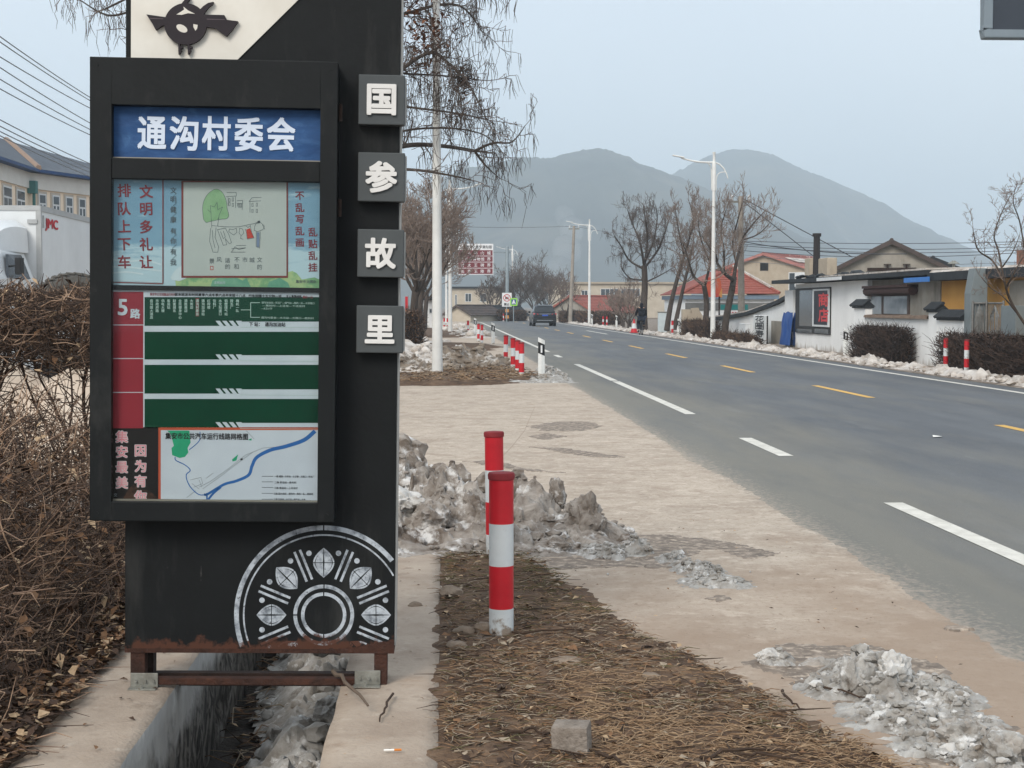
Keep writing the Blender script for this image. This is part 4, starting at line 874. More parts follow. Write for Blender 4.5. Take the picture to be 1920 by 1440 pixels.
def marker(label, x, y, rot=0, h=.95):
    t = thing('marker_post', label, 'marker post', (x, y, 0), 'white roadside marker posts', (0, 0, rot)); w_ = .072; mb = MB()
    def prof(z): return [(-w_, -.018, z), (0, -.045, z), (w_, -.018, z), (w_*.8, .03, z), (-w_*.8, .03, z)]
    a = prof(-.05); b = [(x_, y_, h-.075-.5*x_ if i != 9 else 0) for i, (x_, y_, _) in enumerate(prof(0))]; n = 5
    mb.add(a+b, [(0, 1, 2, 3, 4)[::-1], (5, 6, 7, 8, 9)]+[(i, (i+1) % n, n+(i+1) % n, n+i) for i in range(n)]); mb.build('post', M_pw, t)
    mb = MB()
    def fr(u, z): v = -.018-.027*(1-abs(u)/w_)-.003; return (u, v, z)
    for u0, u1 in ((-w_, 0), (0, w_)): mb.poly([fr(u0, h*.56+.0-u0*.45), fr(u1, h*.56-u1*.45), fr(u1, h*.82-u1*.45), fr(u0, h*.82-u0*.45)])
    bd = mb.build('black_band', M_pb, t); mb = MB(); mb.box(-.018, -.056, h*.6, .018, -.0445, h*.77); mb.build('reflector', mat('reflector', (226, 228, 228), .3), bd); return t
m1 = marker('white marker post with black band nearest the camera at the road edge', *g0(1015, 710))
for (px, py), lb in (((924.5, 645), 'second white marker post on the near side, beyond the four bollards'), ((891, 626), 'third marker post far along the near road edge, with snow on its top')):
    dup(m1, (*g0(px, py), 0), lb)
for px, Y, lb in ((1586, 46, 'marker post with black band in front of the white shop wall'), (1273, 79, 'marker post across the road beside the low brown hedge'), (1156, 108, 'marker post beside the bare thicket across the road'), (1110, 124, 'marker post next to the distant lamp post across the road'), (1067, 148, 'farthest marker post, in front of the distant brown hedges')):
    dup(m1, (PX(px, Y), Y, 0), lb)

# ================================================================== STREET LAMPS
M_lamp = mat('lamp_white', (222, 222, 218), .45, (204, 204, 200), scale=2, spec=.4); layer(M_lamp, (150, 140, 128), 5, .66, .76, (1, 1, .15), .5)
def lamp(label, x, y, side, h=8.75, lean=0):
    t = thing('street_lamp', label, 'street lamp', (x, y, 0), 'white street lamps along the road', (0, lean, 0 if side > 0 else math.pi)); s = 1
    mb = MB(); mb.lathe([(.16, -.05), (.16, .02), (.125, .022), (.115, 1.2), (.075, h-1.75), (.07, h-1.75)], n=16); mb.lathe([(.10, h-1.8), (.10, h-.55), (.07, h-.45), (.062, h-.1), (.075, h-.08), (.075, h)], n=14); mb.build('pole', M_lamp, t, smooth=True)
    zt = h-.5; mb = MB(); pts = []
    for k in range(13): u = k/12; pts.append((u*1.55, 0, zt+.02+.20*u-.07*math.sin(u*3.1)))
    mb.tube(pts, [.05-.015*k/12 for k in range(13)], 8)
    mb.tube([(.11, 0, h-1.75), (.11, 0, h-1.15), (.13, 0, h-.8), (.2, 0, h-.6), (.34, 0, zt-.02+.05), (.5, 0, zt+.02)], .028, 7); mb.build('arm', M_lamp, t, smooth=True)
    mb = MB(); mb.extrude([(1.4, -.1, zt+.21), (1.95, -.08, zt+.31), (1.95, .08, zt+.31), (1.4, .1, zt+.21)], (0, 0, .06)); mb.build('lamp_head', M_lamp, t, bevel=.02)
    mb = MB(); mb.tube([(-.03, 0, zt+.02), (-.25, 0, zt-.06), (-.45, 0, zt-.24), (-.58, 0, zt-.48), (-.66, 0, zt-.72)], [.04, .038, .034, .03, .028], 8)
    mb.tube([(-.11, 0, h-1.75), (-.11, 0, h-1.3), (-.16, 0, h-1.07), (-.28, 0, h-.95), (-.52, 0, zt-.42)], .024, 7); mb.build('rear_arm', M_lamp, t, smooth=True)
    mb = MB(); mb.box(-.16, -.16, -.03, .16, .16, .012); mb.build('base_plate', M_lamp, t); return t
x, y = g0(820, 705); lamp('nearest white street lamp, its pole rising through the bare pod tree', x, y, 1, h=10.2)
lamp('second white street lamp on the left verge, behind the nearest pole', PX(844, 86), 86, 1)
lamp('thin distant street lamp between the two nearer poles on the left', PX(837, 140), 140, 1)
Y = 12.6*F/(1337-830); lamp('tallest street lamp across the road, between the forked bare trees', PX(1337, Y), Y, -1)
Y = 124; lamp('street lamp across the road beside the concrete pole', PX(1105, Y), Y, -1)
lamp('farthest street lamp, beside the green pedestrian sign', PX(961, 178), 178, -1)

# ================================================================== ROAD SIGNS
M_steel = mat('grey_steel', (138, 148, 152), .5, (124, 134, 138), scale=3, metal=.2); M_brown = mat('sign_brown', (116, 44, 50), .5, (106, 38, 44), scale=2); M_swhite = mat('sign_white', (226, 226, 226), .5, (214, 214, 214), scale=2); M_sblack = mat('sign_black', (40, 40, 42), .6)
Y = 148; xm = PX(951, Y)
t = thing('direction_sign', 'large brown direction sign with four white rows hung from a grey mast', 'road sign', (xm, Y, 0))
def lx(px): return PX(px, Y)-xm
def lz(py): return PZ(py, Y)
mb = MB(); mb.lathe([(.17, -.02), (.17, lz(463)), (.15, lz(462))], n=14); mb.build('mast', M_steel, t, smooth=True)
mb = MB(); ms = [MATS['sign_black'] if False else mat('mast_orange', (232, 158, 72), .5), M_sblack]
for k in range(5): z0 = .02+k*.31; mb.lathe([(.178, z0), (.178, z0+.31)], n=14, mis=[k % 2])
mb.build('mast_stripes', [ms[1], ms[0]], t, smooth=True)
for py in (473, 506): mb = MB(); mb.box(lx(925), -.06, lz(py)-.06, lx(957), .06, lz(py)+.06); mb.box(.15, -.15, lz(py)-.12, .25, .15, lz(py)+.12); mb.build('bracket_arm', M_steel, t)
mb = MB(); mb.box(lx(858), -.08, lz(515), lx(925), -.02, lz(457)); pn = mb.build('panel', M_swhite, t, bevel=.01)
mb = MB()
for k in range(4): y0 = 469+k*11.4; mb.box(lx(859.3), -.088, lz(y0+10.4), lx(923.7), -.079, lz(y0))
mb.build('row', M_brown, pn)
mb = MB()
def pw(s, px, py, h, k=0, width=None): write(mb, s, lambda a, b, z: (lx(px)+a, -.094-z*20, lz(py)+b), h*.88*Y/F, k, .009, 0, width*Y/F if width else None)
for k, row in enumerate(('丸丸都山城', None, '好太王碑界', '长寿王陵界')):
    if row:
        for i, ch in enumerate(row): pw(ch, 867.5+i*12.3, 474.3+k*11.4, 7)
for i, ch in enumerate('集安市博物馆'): pw(ch, 867+i*7.6, 485.7, 6.6)
pw('界', 916.7, 485.7, 7); pw('世界文化遗产·高句丽', 895, 463, 6.5, 1, 54)
mb.build('lettering', [M_swhite, M_sblack], pn)
# no-entry-of-trucks board and pedestrian sign
Y = 146; xm = PX(950, Y); t = thing('prohibition_sign', 'white rectangular sign with a red crossed out circle fixed to the striped mast', 'road sign', (xm, Y, 0))
mb = MB(); mb.box(lx(941.3), -.02, lz(575), lx(959.5), .02, lz(549)); mb.build('board', M_swhite, t, bevel=.008)
mb = MB(); c = (lx(950.5), lz(558.5)); r1, r0 = .36, .29
for k in range(28):
    a0, a1 = k*math.pi/14, (k+1)*math.pi/14; mb.poly([(c[0]+r*math.cos(a), -.024, c[1]+r*math.sin(a)) for r, a in ((r0, a0), (r0, a1), (r1, a1), (r1, a0))])
for sg in (1, -1):
    mb.poly([(c[0]-.24*sg-.03, -.026, c[1]+.22), (c[0]-.24*sg+.03, -.026, c[1]+.24), (c[0]+.24*sg+.03, -.026, c[1]-.22), (c[0]+.24*sg-.03, -.026, c[1]-.24)])
mb.build('ring', mat('sign_red', (196, 52, 58), .5), t)
mb = MB()
for x0, z0, x1, z1 in ((-.17, -.1, .05, .1), (.06, -.1, .17, .03), (-.13, -.15, -.06, -.1), (.06, -.15, .13, -.1)): mb.box(c[0]+x0, -.0235, c[1]+z0, c[0]+x1, -.0205, c[1]+z1)
write(mb, '禁止', lambda a, b, z: (lx(950)+a, -.024-z*20, lz(570.5)+b), 4.5*Y/F, 0, .03); mb.build('symbol', M_sblack, t)
mb = MB(); mb.box(lx(949), .02, 0, lx(951), .06, lz(552)); mb.build('bracket', M_steel, t)
Y = 144; xm = PX(963, Y); t = thing('pedestrian_sign', 'square green edged sign with a blue pedestrian crossing picture', 'road sign', (xm, Y, 0))
mb = MB(); mb.box(lx(956.5), -.02, lz(573.5), lx(970), .02, lz(559)); mb.build('board', mat('sign_green', (150, 216, 70), .5), t, bevel=.01)
mb = MB(); mb.box(lx(958.8), -.026, lz(571), lx(967.6), -.0195, lz(561.3)); mb.build('picture_field', mat('sign_blue', (28, 74, 140), .5), t)
mb = MB(); c = (lx(963.2), lz(566.2)); mb.poly([(c[0]+a, -.028, c[1]+b) for a, b in ((-.2, -.2), (-.12, -.2), (0, .04), (.12, -.2), (.2, -.2), (.04, .2), (-.04, .2))]); mb.poly([(c[0]+a, -.0285, c[1]+b) for a, b in ((-.05, -.16), (.05, -.16), (.03, .02), (-.03, .02))]); mb.build('symbol', M_swhite, t)
mb = MB(); mb.lathe([(.05, -.02), (.05, lz(561))], (0, .075, 0), n=8); mb.build('post', M_steel, t)
# big overhead panel at the top right: grey frame round a dark display
Y = 13.5; t = thing('overhead_display', 'dark display panel in a grey metal frame cut off at the top right corner', 'display', (PX(2060, Y), Y+.2, 0))
xm = PX(2060, Y); x0, x1, z0, z1 = lx(1838), lx(2280), lz(62.5), lz(62.5)+1.55; f = .078; mb = MB(); yo = -.2
mb.box(x0, yo, z0, x1, yo+.12, z0+f); mb.box(x0, yo, z1-f, x1, yo+.12, z1); mb.box(x0, yo, z0+f, x0+f, yo+.12, z1-f); mb.box(x1-f, yo, z0+f, x1, yo+.12, z1-f)
mb.build('frame', mat('alu_frame', (132, 142, 148), .4, (122, 132, 138), scale=3, metal=.4), t, bevel=.012)
mb = MB(); mb.box(x0+f-.005, yo+.03, z0+f-.005, x1-f+.005, yo+.10, z1-f+.005); mb.build('screen', mat('screen_dark', (60, 66, 74), .3, (54, 60, 68), scale=2, spec=.3), t)
mb = MB(); mb.lathe([(.09, -.02), (.09, z1)], n=12); mb.build('post', M_steel, t, smooth=True)

# ================================================================== CAR
M_car = mat('car_paint', (17, 22, 30), .3, (13, 17, 24), scale=1, spec=.4); M_glass = mat('dark_glass', (26, 30, 34), .08, (22, 26, 30), scale=1, spec=.7); M_tyre = mat('tyre', (28, 28, 28), .9, (22, 22, 22), scale=20); M_plastic = mat('black_plastic', (34, 36, 38), .6); M_tail = mat('tail_red', (186, 42, 52), .3); M_chrome = mat('chrome', (190, 194, 198), .25, metal=.8)
p = G(1022, 611.5); car = thing('parked_car', 'dark grey sport utility car driving away in the right lane, seen from behind', 'car', (p.x, p.y, -.012), rot=(0, 0, R(1.5)))
def loft(mb, secs, mi=0):
    n = len(secs[0]); o = [v for s in secs for v in s]; fs = []
    for i in range(len(secs)-1):
        for k in range(n): fs.append((i*n+k, i*n+(k+1) % n, (i+1)*n+(k+1) % n, (i+1)*n+k))
    fs += [tuple(range(n))[::-1], tuple(range((len(secs)-1)*n, len(secs)*n))]; mb.add(o, fs, mi)
def sec(y, w0, w1, z0, z1, r=.1): return [(-w0+r*.5, y, z0), (w0-r*.5, y, z0), (w0, y, z0+r), (w1, y, z1-r), (w1-r, y, z1), (-w1+r, y, z1), (-w1, y, z1-r), (-w0, y, z0+r)]
mb = MB(); loft(mb, [sec(0, .84, .80, .42, .98), sec(.1, .91, .88, .30, 1.04), sec(.5, .93, .90, .26, 1.06), sec(2.9, .93, .90, .26, 1.02), sec(4.2, .91, .86, .28, .94), sec(4.62, .80, .70, .38, .80)])
loft(mb, [sec(.16, .84, .80, 1.0, 1.06, .04), sec(.55, .80, .66, 1.0, 1.60), sec(1.0, .80, .66, 1.0, 1.68), sec(2.2, .80, .66, 1.0, 1.66), sec(3.3, .80, .76, .98, 1.04, .04)]); mb.build('body', M_car, car, smooth=True, bevel=.02)
mb = MB(); mb.extrude([(-.70, .20, 1.10), (.70, .20, 1.10), (.58, .46, 1.50), (-.58, .46, 1.50)], (0, -.03, .01)); mb.build('rear_window', M_glass, car)
for sx in (-1, 1):
    mb = MB(); mb.extrude([(sx*.805, .75, 1.10), (sx*.805, 2.9, 1.08), (sx*.70, 2.2, 1.56), (sx*.70, .85, 1.56)], (sx*.015, 0, .0)); mb.build('side_window', M_glass, car)
    mb = MB(); mb.extrude([(sx*.52, .02, .90), (sx*.90, .10, .92), (sx*.92, .14, 1.02), (sx*.55, .02, .99)], (0, -.04, 0)); mb.build('tail_lamp', M_tail, car)
    mb = MB(); mb.box(min(sx*.90, sx*1.08), 2.75, 1.02, max(sx*.90, sx*1.08), 2.87, 1.18); mb.build('wing_mirror', M_car, car, bevel=.03)
    mb = MB(); mb.tube([(sx*.62, .7, 1.69), (sx*.62, .9, 1.73), (sx*.62, 2.2, 1.71), (sx*.62, 2.4, 1.67)], .02, 6); mb.build('roof_rail', M_chrome, car)
    for y in (.85, 3.65):
        mb = MB(); ang = [k*math.pi/12 for k in range(24)]
        mb.extrude([(sx*.68, y+.36*math.cos(a), .36+.36*math.sin(a)) for a in ang], (sx*.24, 0, 0)); wh = mb.build('wheel', M_tyre, car, bevel=.02)
        mb = MB(); mb.extrude([(sx*.915, y+.23*math.cos(a), .36+.23*math.sin(a)) for a in ang], (sx*.012, 0, 0)); mb.build('rim', M_chrome, wh)
mb = MB(); mb.box(-.88, -.03, .34, .88, .06, .60); bp = mb.build('bumper', M_plastic, car, bevel=.03); mb = MB(); mb.box(-.62, -.045, .44, .62, -.031, .48); mb.build('bumper_trim', M_chrome, bp)
mb = MB(); mb.box(-.23, -.02, .80, .23, .0, .90); mb.build('number_plate', mat('plate_blue', (52, 92, 190), .4), car); mb = MB(); mb.box(-.42, -.03, .935, .42, .0, .975); mb.build('tailgate_strip', M_chrome, car)

# ================================================================== CYCLIST
def skin_mesh(name, verts, edges, radii, m, parent=None, sub=2, root=0):
    me = bpy.data.meshes.new(name); me.from_pydata(verts, edges, []); ob = bpy.data.objects.new(name, me); COL.objects.link(ob)
    ob.modifiers.new('s', 'SKIN'); ob.modifiers.new('u', 'SUBSURF').levels = sub
    for i, r in enumerate(radii):
        sv_ = me.skin_vertices[0].data[i]; sv_.radius = r if isinstance(r, tuple) else (r, r); sv_.use_root = i == root
    bpy.context.view_layer.update(); ev = ob.evaluated_get(bpy.context.evaluated_depsgraph_get()); new = bpy.data.meshes.new_from_object(ev); bpy.data.objects.remove(ob); bpy.data.meshes.remove(me)
    new.materials.clear(); new.materials.append(m); new.polygons.foreach_set('use_smooth', [True]*len(new.polygons))
    return link(bpy.data.objects.new(name, new), parent)
p = G(1204, 628); bx, by = p.x, p.y
bike = thing('bicycle', 'dark bicycle ridden away along the far road edge', 'bicycle', (bx, by, -.012))
mb = MB()
def wheel(y0, r=.33):
    mb = MB(); pts = [(0, y0+r*math.cos(k*math.pi/14), r+.01+r*math.sin(k*math.pi/14)) for k in range(29)]; mb.tube(pts, .022, 6, cap=False); wh = mb.build('wheel', M_tyre, bike, smooth=True)
    mb = MB()
    for k in range(12): a = k*math.pi/6; mb.tube([(0, y0, r+.01), (0, y0+r*math.cos(a), r+.01+r*math.sin(a))], .003, 3)
    mb.build('spokes', M_chrome, wh)
wheel(.0); wheel(1.05)
mb = MB()
for a, b in (((0, 0, .34), (0, .42, .30)), ((0, .42, .30), (0, .22, .86)), ((0, .42, .30), (0, .88, .80)), ((0, .26, .76), (0, .86, .86)), ((0, 0, .34), (0, .25, .78)), ((0, 1.05, .34), (0, .84, .92))): mb.tube([a, b], .018, 7)
mb.build('frame', M_plastic, bike); mb = MB(); mb.tube([(-.27, .74, 1.0), (-.2, .82, 1.02), (0, .86, 1.0), (.2, .82, 1.02), (.27, .74, 1.0)], .014, 6); mb.build('handlebar', M_chrome, bike)
mb = MB(); mb.extrude([(-.11, .08, .87), (.11, .08, .87), (.03, .34, .89), (-.03, .34, .89)], (0, 0, .05)); mb.build('saddle', M_plastic, bike, bevel=.015)
mb = MB(); mb.box(-.09, -.25, .66, .09, .2, .69); mb.build('rear_rack', M_plastic, bike); mb = MB(); mb.tube([(-.16, .46, .16), (.16, .38, .44)], .012, 6); mb.build('pedal_crank', M_chrome, bike)
M_jacket = mat('jacket_navy', (22, 26, 36), .9, (16, 19, 27), scale=9, bump=.3); M_jeans = mat('jeans', (38, 46, 60), .9, (28, 35, 47), scale=12); M_skin = mat('skin', (190, 148, 124), .6); M_shoe = mat('shoe', (34, 32, 34), .8)
per = thing('person', 'person in a dark hooded jacket riding a bicycle away on the far side', 'person', (bx, by, -.012))
V = [(0, .2, .98), (0, .2, 1.12), (0, .24, 1.32), (0, .28, 1.46), (0, .31, 1.54), (0, .33, 1.63), (0, .35, 1.73),
     (-.18, .28, 1.42), (-.27, .42, 1.22), (-.27, .66, 1.05), (-.26, .75, 1.03), (.18, .28, 1.42), (.27, .42, 1.22), (.27, .66, 1.05), (.26, .75, 1.03),
     (-.11, .24, .93), (-.16, .55, .66), (-.15, .44, .26), (-.15, .52, .19), (.11, .24, .93), (.16, .6, .86), (.15, .42, .50), (.15, .5, .45)]
E = [(0, 1), (1, 2), (2, 3), (3, 4), (4, 5), (5, 6), (3, 7), (7, 8), (8, 9), (9, 10), (3, 11), (11, 12), (12, 13), (13, 14), (0, 15), (15, 16), (16, 17), (17, 18), (0, 19), (19, 20), (20, 21), (21, 22)]
Rr = [(.12, .10), (.12, .10), (.15, .10), (.14, .09), (.055, .055), (.085, .095), (.07, .08), .07, .052, .04, .035, .07, .052, .04, .035, .07, .06, .045, .04, .07, .06, .045, .04]
skin_mesh('body', V, E, Rr, M_skin, per)
Vj = [v for v in V[:15]]; Ej = [e for e in E if max(e) < 14]
Vj = V[:4]+[V[7], V[8], (-.27, .63, 1.06), V[11], V[12], (.27, .63, 1.06)]; skin_mesh('jacket', Vj, [(0, 1), (1, 2), (2, 3), (3, 4), (4, 5), (5, 6), (3, 7), (7, 8), (8, 9)], [(.20, .17), (.20, .155), (.23, .165), (.20, .14), .095, .075, .06, .095, .075, .06], M_jacket, per)
skin_mesh('hood', [(0, .26, 1.44), (0, .30, 1.60), (0, .32, 1.70), (0, .335, 1.76)], [(0, 1), (1, 2), (2, 3)], [(.12, .12), (.115, .12), (.105, .115), (.07, .08)], M_jacket, per)
Vt = [V[0], V[15], V[16], (-.15, .445, .29), V[19], V[20], (.15, .425, .53)]; skin_mesh('trousers', Vt, [(0, 1), (1, 2), (2, 3), (0, 4), (4, 5), (5, 6)], [(.19, .16), .125, .095, .07, .125, .095, .07], M_jeans, per)
for sx, z, y in ((-1, .165, .44), (1, .435, .42)):
    mb = MB(); loft(mb, [[(sx*.15+a*.045, y-.06+b*.27, z+c_) for a, c_ in ((-1, 0), (1, 0), (1, .06-.03*b), (.4, .10-.05*b), (-.4, .10-.05*b), (-1, .06-.03*b))] for b in (0, .3, .7, 1)]); mb.build('shoe', M_shoe, per, smooth=True)

# traffic cone, utility cabinet, flower sign board, tarpaulin, boxes
Y = 88; t = thing('traffic_cone', 'red and white traffic cone left of the cyclist', 'cone', (PX(1189, Y), Y, 0))
mb = MB(); mb.lathe([(.20, .03), (.16, .25), (.09, .55), (.035, .80)], n=16, mis=[0, 1, 0]); mb.build('cone', [M_bred, M_bwhite], t, smooth=True); mb = MB(); mb.box(-.24, -.24, 0, .24, .24, .04); mb.build('base', M_bred, t)
Y = 86; t = thing('utility_cabinet', 'pale grey utility cabinet standing between the cyclist and leaning tree', 'cabinet', (PX(1242, Y), Y, 0)); mb = MB(); mb.box(-.24, -.18, .08, .24, .18, 1.2); mb.build('body', mat('cabinet_grey', (196, 206, 208), .5, (180, 190, 192), scale=4), t, bevel=.015)
mb = MB(); mb.box(-.27, -.21, 1.2, .27, .21, 1.25); mb.build('lid', M_galv, t); mb = MB(); mb.box(-.21, -.19, .14, .21, -.18, 1.14); d = mb.build('door', mat('cabinet_grey', (196, 206, 208)), t); mb = MB(); mb.box(.15, -.215, .62, .18, -.19, .74); mb.build('handle', M_plastic, d); mb = MB(); mb.box(-.26, -.2, -.02, .26, .2, .08); mb.build('plinth', M_galv, t)

# ================================================================== TREES
M_bark = mat('bark', (84, 72, 62), .95, (58, 48, 42), scale=9, bump=.6, bscale=30, stretch=(1, 1, .3)); M_barkd = mat('dark_bark', (82, 73, 67), .95, (58, 51, 46), scale=9, bump=.6, stretch=(1, 1, .3))
M_twig = mat('twig_brown', (132, 115, 104), .95, (102, 88, 79), scale=5); M_twigd = mat('twig_dark', (116, 104, 97), .95, (88, 79, 74), scale=5); M_twigw = mat('twig_warm', (150, 134, 123), .95, (116, 102, 93), scale=5)
M_pod = mat('seed_pod', (80, 68, 58), .9, (60, 50, 44), scale=10); M_dead = mat('clinging_leaf', (112, 72, 46), .9, (88, 56, 38), scale=8)
def onX(px, py, X): d = ray(px, py); return CAM+d*(X/d.x)
def rot_about(d, ang, az):
    a = d.cross(Vector((.3, .2, 1)) if abs(d.z) < .9 else Vector((1, 0, 0))).normalized(); b = d.cross(a)
    return (d*math.cos(ang)+(a*math.cos(az)+b*math.sin(az))*math.sin(ang)).normalized()
class Tree:
    def __init__(s, seed, twig_r=.012, up=.12, wob=.22, pods=0, podL=.3, leaves=0):
        s.T = Sticks(); s.C = Sticks(); s.r = random.Random(seed); s.tr = twig_r; s.up = up; s.wob = wob; s.pods = pods; s.podL = podL; s.leaves = leaves
    def grow(s, p, d, L, r, lev, last, nch, ang=.75, lr=.55):
        n = 4 if lev < last else 3; q = Vector(p); d = Vector(d); pts = [(q.copy(), d.copy(), r)]
        for i in range(n):
            d = (d+Vector((s.r.gauss(0, s.wob), s.r.gauss(0, s.wob), s.r.gauss(0, s.wob)*.6+s.up))).normalized(); e = q+d*(L/n); r2 = max(s.tr*.55, r*(1-.17))
            (s.T if lev <= 0 else s.C).stick(q, e, r, r2); q, r = e, r2; pts.append((q.copy(), d.copy(), r))
        if lev >= last:
            if s.pods and s.r.random() < s.pods: s.pod(q)
            if s.leaves and s.r.random() < s.leaves: leaf(s.C, s.r, q, s.r.uniform(.04, .09), 2, False)
            return
        k = nch[lev]
        for c in range(k):
            t = .25+.75*(c+s.r.random())/k; i = min(n-1, int(t*n)); f = t*n-i; P = pts[i][0].lerp(pts[i+1][0], f)
            s.grow(P, rot_about(pts[i+1][1], s.r.gauss(ang, .2), s.r.uniform(0, 6.28)), L*lr*(1.15-.45*t)*s.r.uniform(.7, 1.25), max(s.tr, pts[i][2]*.55), lev+1, last, nch, ang, lr)
    def pod(s, q):
        for _ in range(s.r.randint(1, 3)):
            L = s.podL*s.r.uniform(.6, 1.3); a = Vector(q)+Vector((s.r.gauss(0, .03), s.r.gauss(0, .03), 0)); m = a+Vector((s.r.gauss(0, .05), s.r.gauss(0, .05), -L*.5)); e = m+Vector((s.r.gauss(0, .05), s.r.gauss(0, .05), -L*.5))
            R_ = s.tr*.75; s.C.stick(a, m, R_*.7, R_, 1); s.C.stick(m, e, R_, R_*.4, 1)
    def limb(s, pix, Y, r0, r1, every, L, last=2, nch=(0, 4, 4), start=.25, ang=.9, jit=.6, trunk=True, lr=.55, Y1=None):
        n = len(pix); P = []
        for i, (x, y) in enumerate(pix): P.append(at(x, y, Y+((Y1-Y)*i/(n-1) if Y1 else (s.r.gauss(0, jit) if i else 0))))
        fine = []
        for i in range(n-1):
            p0, p1, p2, p3 = P[max(i-1, 0)], P[i], P[i+1], P[min(i+2, n-1)]
            for k in range(5):
                t = k/5; fine.append(.5*((2*p1)+(p2-p0)*t+(2*p0-5*p1+4*p2-p3)*t*t+(3*p1-p0-3*p2+p3)*t**3))
        fine.append(P[-1]); N = len(fine)-1
        for i in range(N): (s.T if trunk else s.C).stick(fine[i], fine[i+1], r0+(r1-r0)*i/N, r0+(r1-r0)*(i+1)/N)
        ln = sum((b-a).length for a, b in zip(fine, fine[1:])); k = int(ln/every)
        for c in range(k):
            t = start+(1-start)*(c+s.r.random())/max(k, 1); i = min(N-1, int(t*N)); d = (fine[i+1]-fine[i]).normalized(); rr = r0+(r1-r0)*t
            s.grow(fine[i], rot_about(d, s.r.gauss(ang, .25), s.r.uniform(0, 6.28)), L*s.r.uniform(.6, 1.3)*(1.1-.35*t), max(s.tr, rr*.45), 1, last, nch, .7, lr)
        s.grow(fine[-1], (fine[-1]-fine[-2]).normalized(), L, max(s.tr, r1), 1, last, nch, .6, lr)
    def done(s, name, label, base, bark=None, twig=None, group=None):
        t = thing(name, label, 'tree', (0, 0, 0), group)
        a = s.T.build('trunk', bark or M_bark, t, n=8); c = s.C.build('crown', [twig or M_twig, M_pod, M_dead], t, n=3)
        b = Vector(base); t.location = b
        for o in (a, c): o.data.transform(Matrix.Translation(-b))
        return t
# tree with hanging pods around the nearest lamp
T = Tree(3, .0085, .02, .30, pods=.8, podL=.42, leaves=.0); Y = 33.5
T.limb([(648, 700), (650, 520), (645, 350), (640, 200), (630, 60)], Y, .30, .14, 99, .1, last=1, jit=.1)
for px_, r0, r1, ev in (([(648, 330), (705, 288), (770, 272), (832, 274), (890, 283)], .11, .06, .55), ([(890, 283), (902, 300), (918, 318), (938, 335)], .05, .012, .36), ([(890, 283), (925, 268), (960, 266), (985, 235)], .05, .015, .5),
        ([(650, 340), (700, 322), (770, 318), (840, 328), (885, 338)], .08, .02, .45), ([(645, 250), (720, 160), (800, 100), (840, 118), (880, 160), (915, 230)], .09, .02, .20), ([(640, 180), (700, 60), (780, 20), (860, 10), (905, 60)], .09, .02, .19),
        ([(642, 200), (700, 130), (760, 138), (830, 142), (900, 150)], .06, .02, .22), ([(645, 230), (720, 200), (800, 205), (870, 215), (915, 225)], .05, .02, .27), ([(640, 100), (720, -40), (820, -60), (900, -30)], .08, .02, .2), ([(640, 120), (700, 20), (740, -80), (760, -180)], .08, .03, .35),
        ([(648, 300), (740, 250), (830, 240), (900, 250), (935, 275)], .05, .014, .40)):
    T.limb(px_, Y, r0*.66, r1*.6, ev*.55, .72, last=2, nch=(0, 5, 3), start=.15, Y1=Y+T.r.uniform(-1.4, 1.6))
for px_, r0, r1 in (([(630, 60), (560, -60), (440, -90), (330, -60), (250, -10), (195, 18)], .10, .03), ([(640, 150), (500, -10), (380, -20), (250, 20), (200, 28), (150, 0)], .08, .02), ([(630, 60), (500, -160), (300, -150), (170, -70), (125, -15)], .09, .02), ([(632, 160), (520, 120), (420, 110), (300, 70), (235, 55)], .05, .02)):
    T.limb(px_, Y, r0*.6, r1*.6, .40, .5, last=2, nch=(0, 3, 3), start=.35, Y1=Y-1.5)
for px_ in ([(640, 0), (600, -200), (560, -400)], [(640, 0), (700, -200), (760, -380)], [(640, -20), (640, -250), (660, -430)]): T.limb(px_, Y, .10, .03, .5, .9, last=2, nch=(0, 3, 3))
for k in range(560):                                      # brown leaves that cling in two clumps
    c = at(T.r.gauss(800, 24), T.r.gauss(62, 42), Y+T.r.gauss(0, .5)) if k < 420 else at(T.r.gauss(868, 8), T.r.gauss(155, 14), Y-.3)
    leaf(T.C, T.r, c, T.r.uniform(.05, .11), 2, False)
T.done('pod_tree', 'bare tree with long hanging seed pods behind the bus stop sign', at(648, 700, Y)*1.0, M_barkd, M_twigd)
# brown twiggy trees of the left row
for k, (px, Y, H, seed, lb) in enumerate(((772, 56, 6.6, 5, 'nearest brown twiggy tree of the left row, its dark trunk beside the red banner'), (784, 74, 7.2, 6, 'second brown twiggy tree of the left row behind the lamp posts'), (796, 98, 7.8, 8, 'farthest brown twiggy tree of the left row'))):
    T = Tree(seed, .0075+.00008*Y, .12, .22); x = PX(px, Y); b = Vector((x, Y, 0))
    z = 2.3; T.T.stick(b, b+Vector((.05, 0, 1.2)), .17, .15); T.T.stick(b+Vector((.05, 0, 1.2)), b+Vector((.16, 0, z)), .15, .13)
    for j in range(7):
        a = j*2.4; T.grow(b+Vector((.16, 0, z-.4+.1*j)), Vector((math.cos(a)*.75, math.sin(a)*.75, 1)).normalized(), H*.36*T.r.uniform(.8, 1.15), .075, 0, 4, (5, 5, 5, 5, 3), .58, .66)
    T.done('bare_tree', lb, b, M_barkd, M_twigw, 'bare trees along the left verge')
GT = 'bare trees across the road'
T = Tree(21, .0105, .14, .20, pods=.22, podL=.45); Y = 92
T.limb([(1208, 622), (1207, 580), (1209, 535), (1208, 498)], Y, .24, .17, 99, .1, last=1, jit=.1)
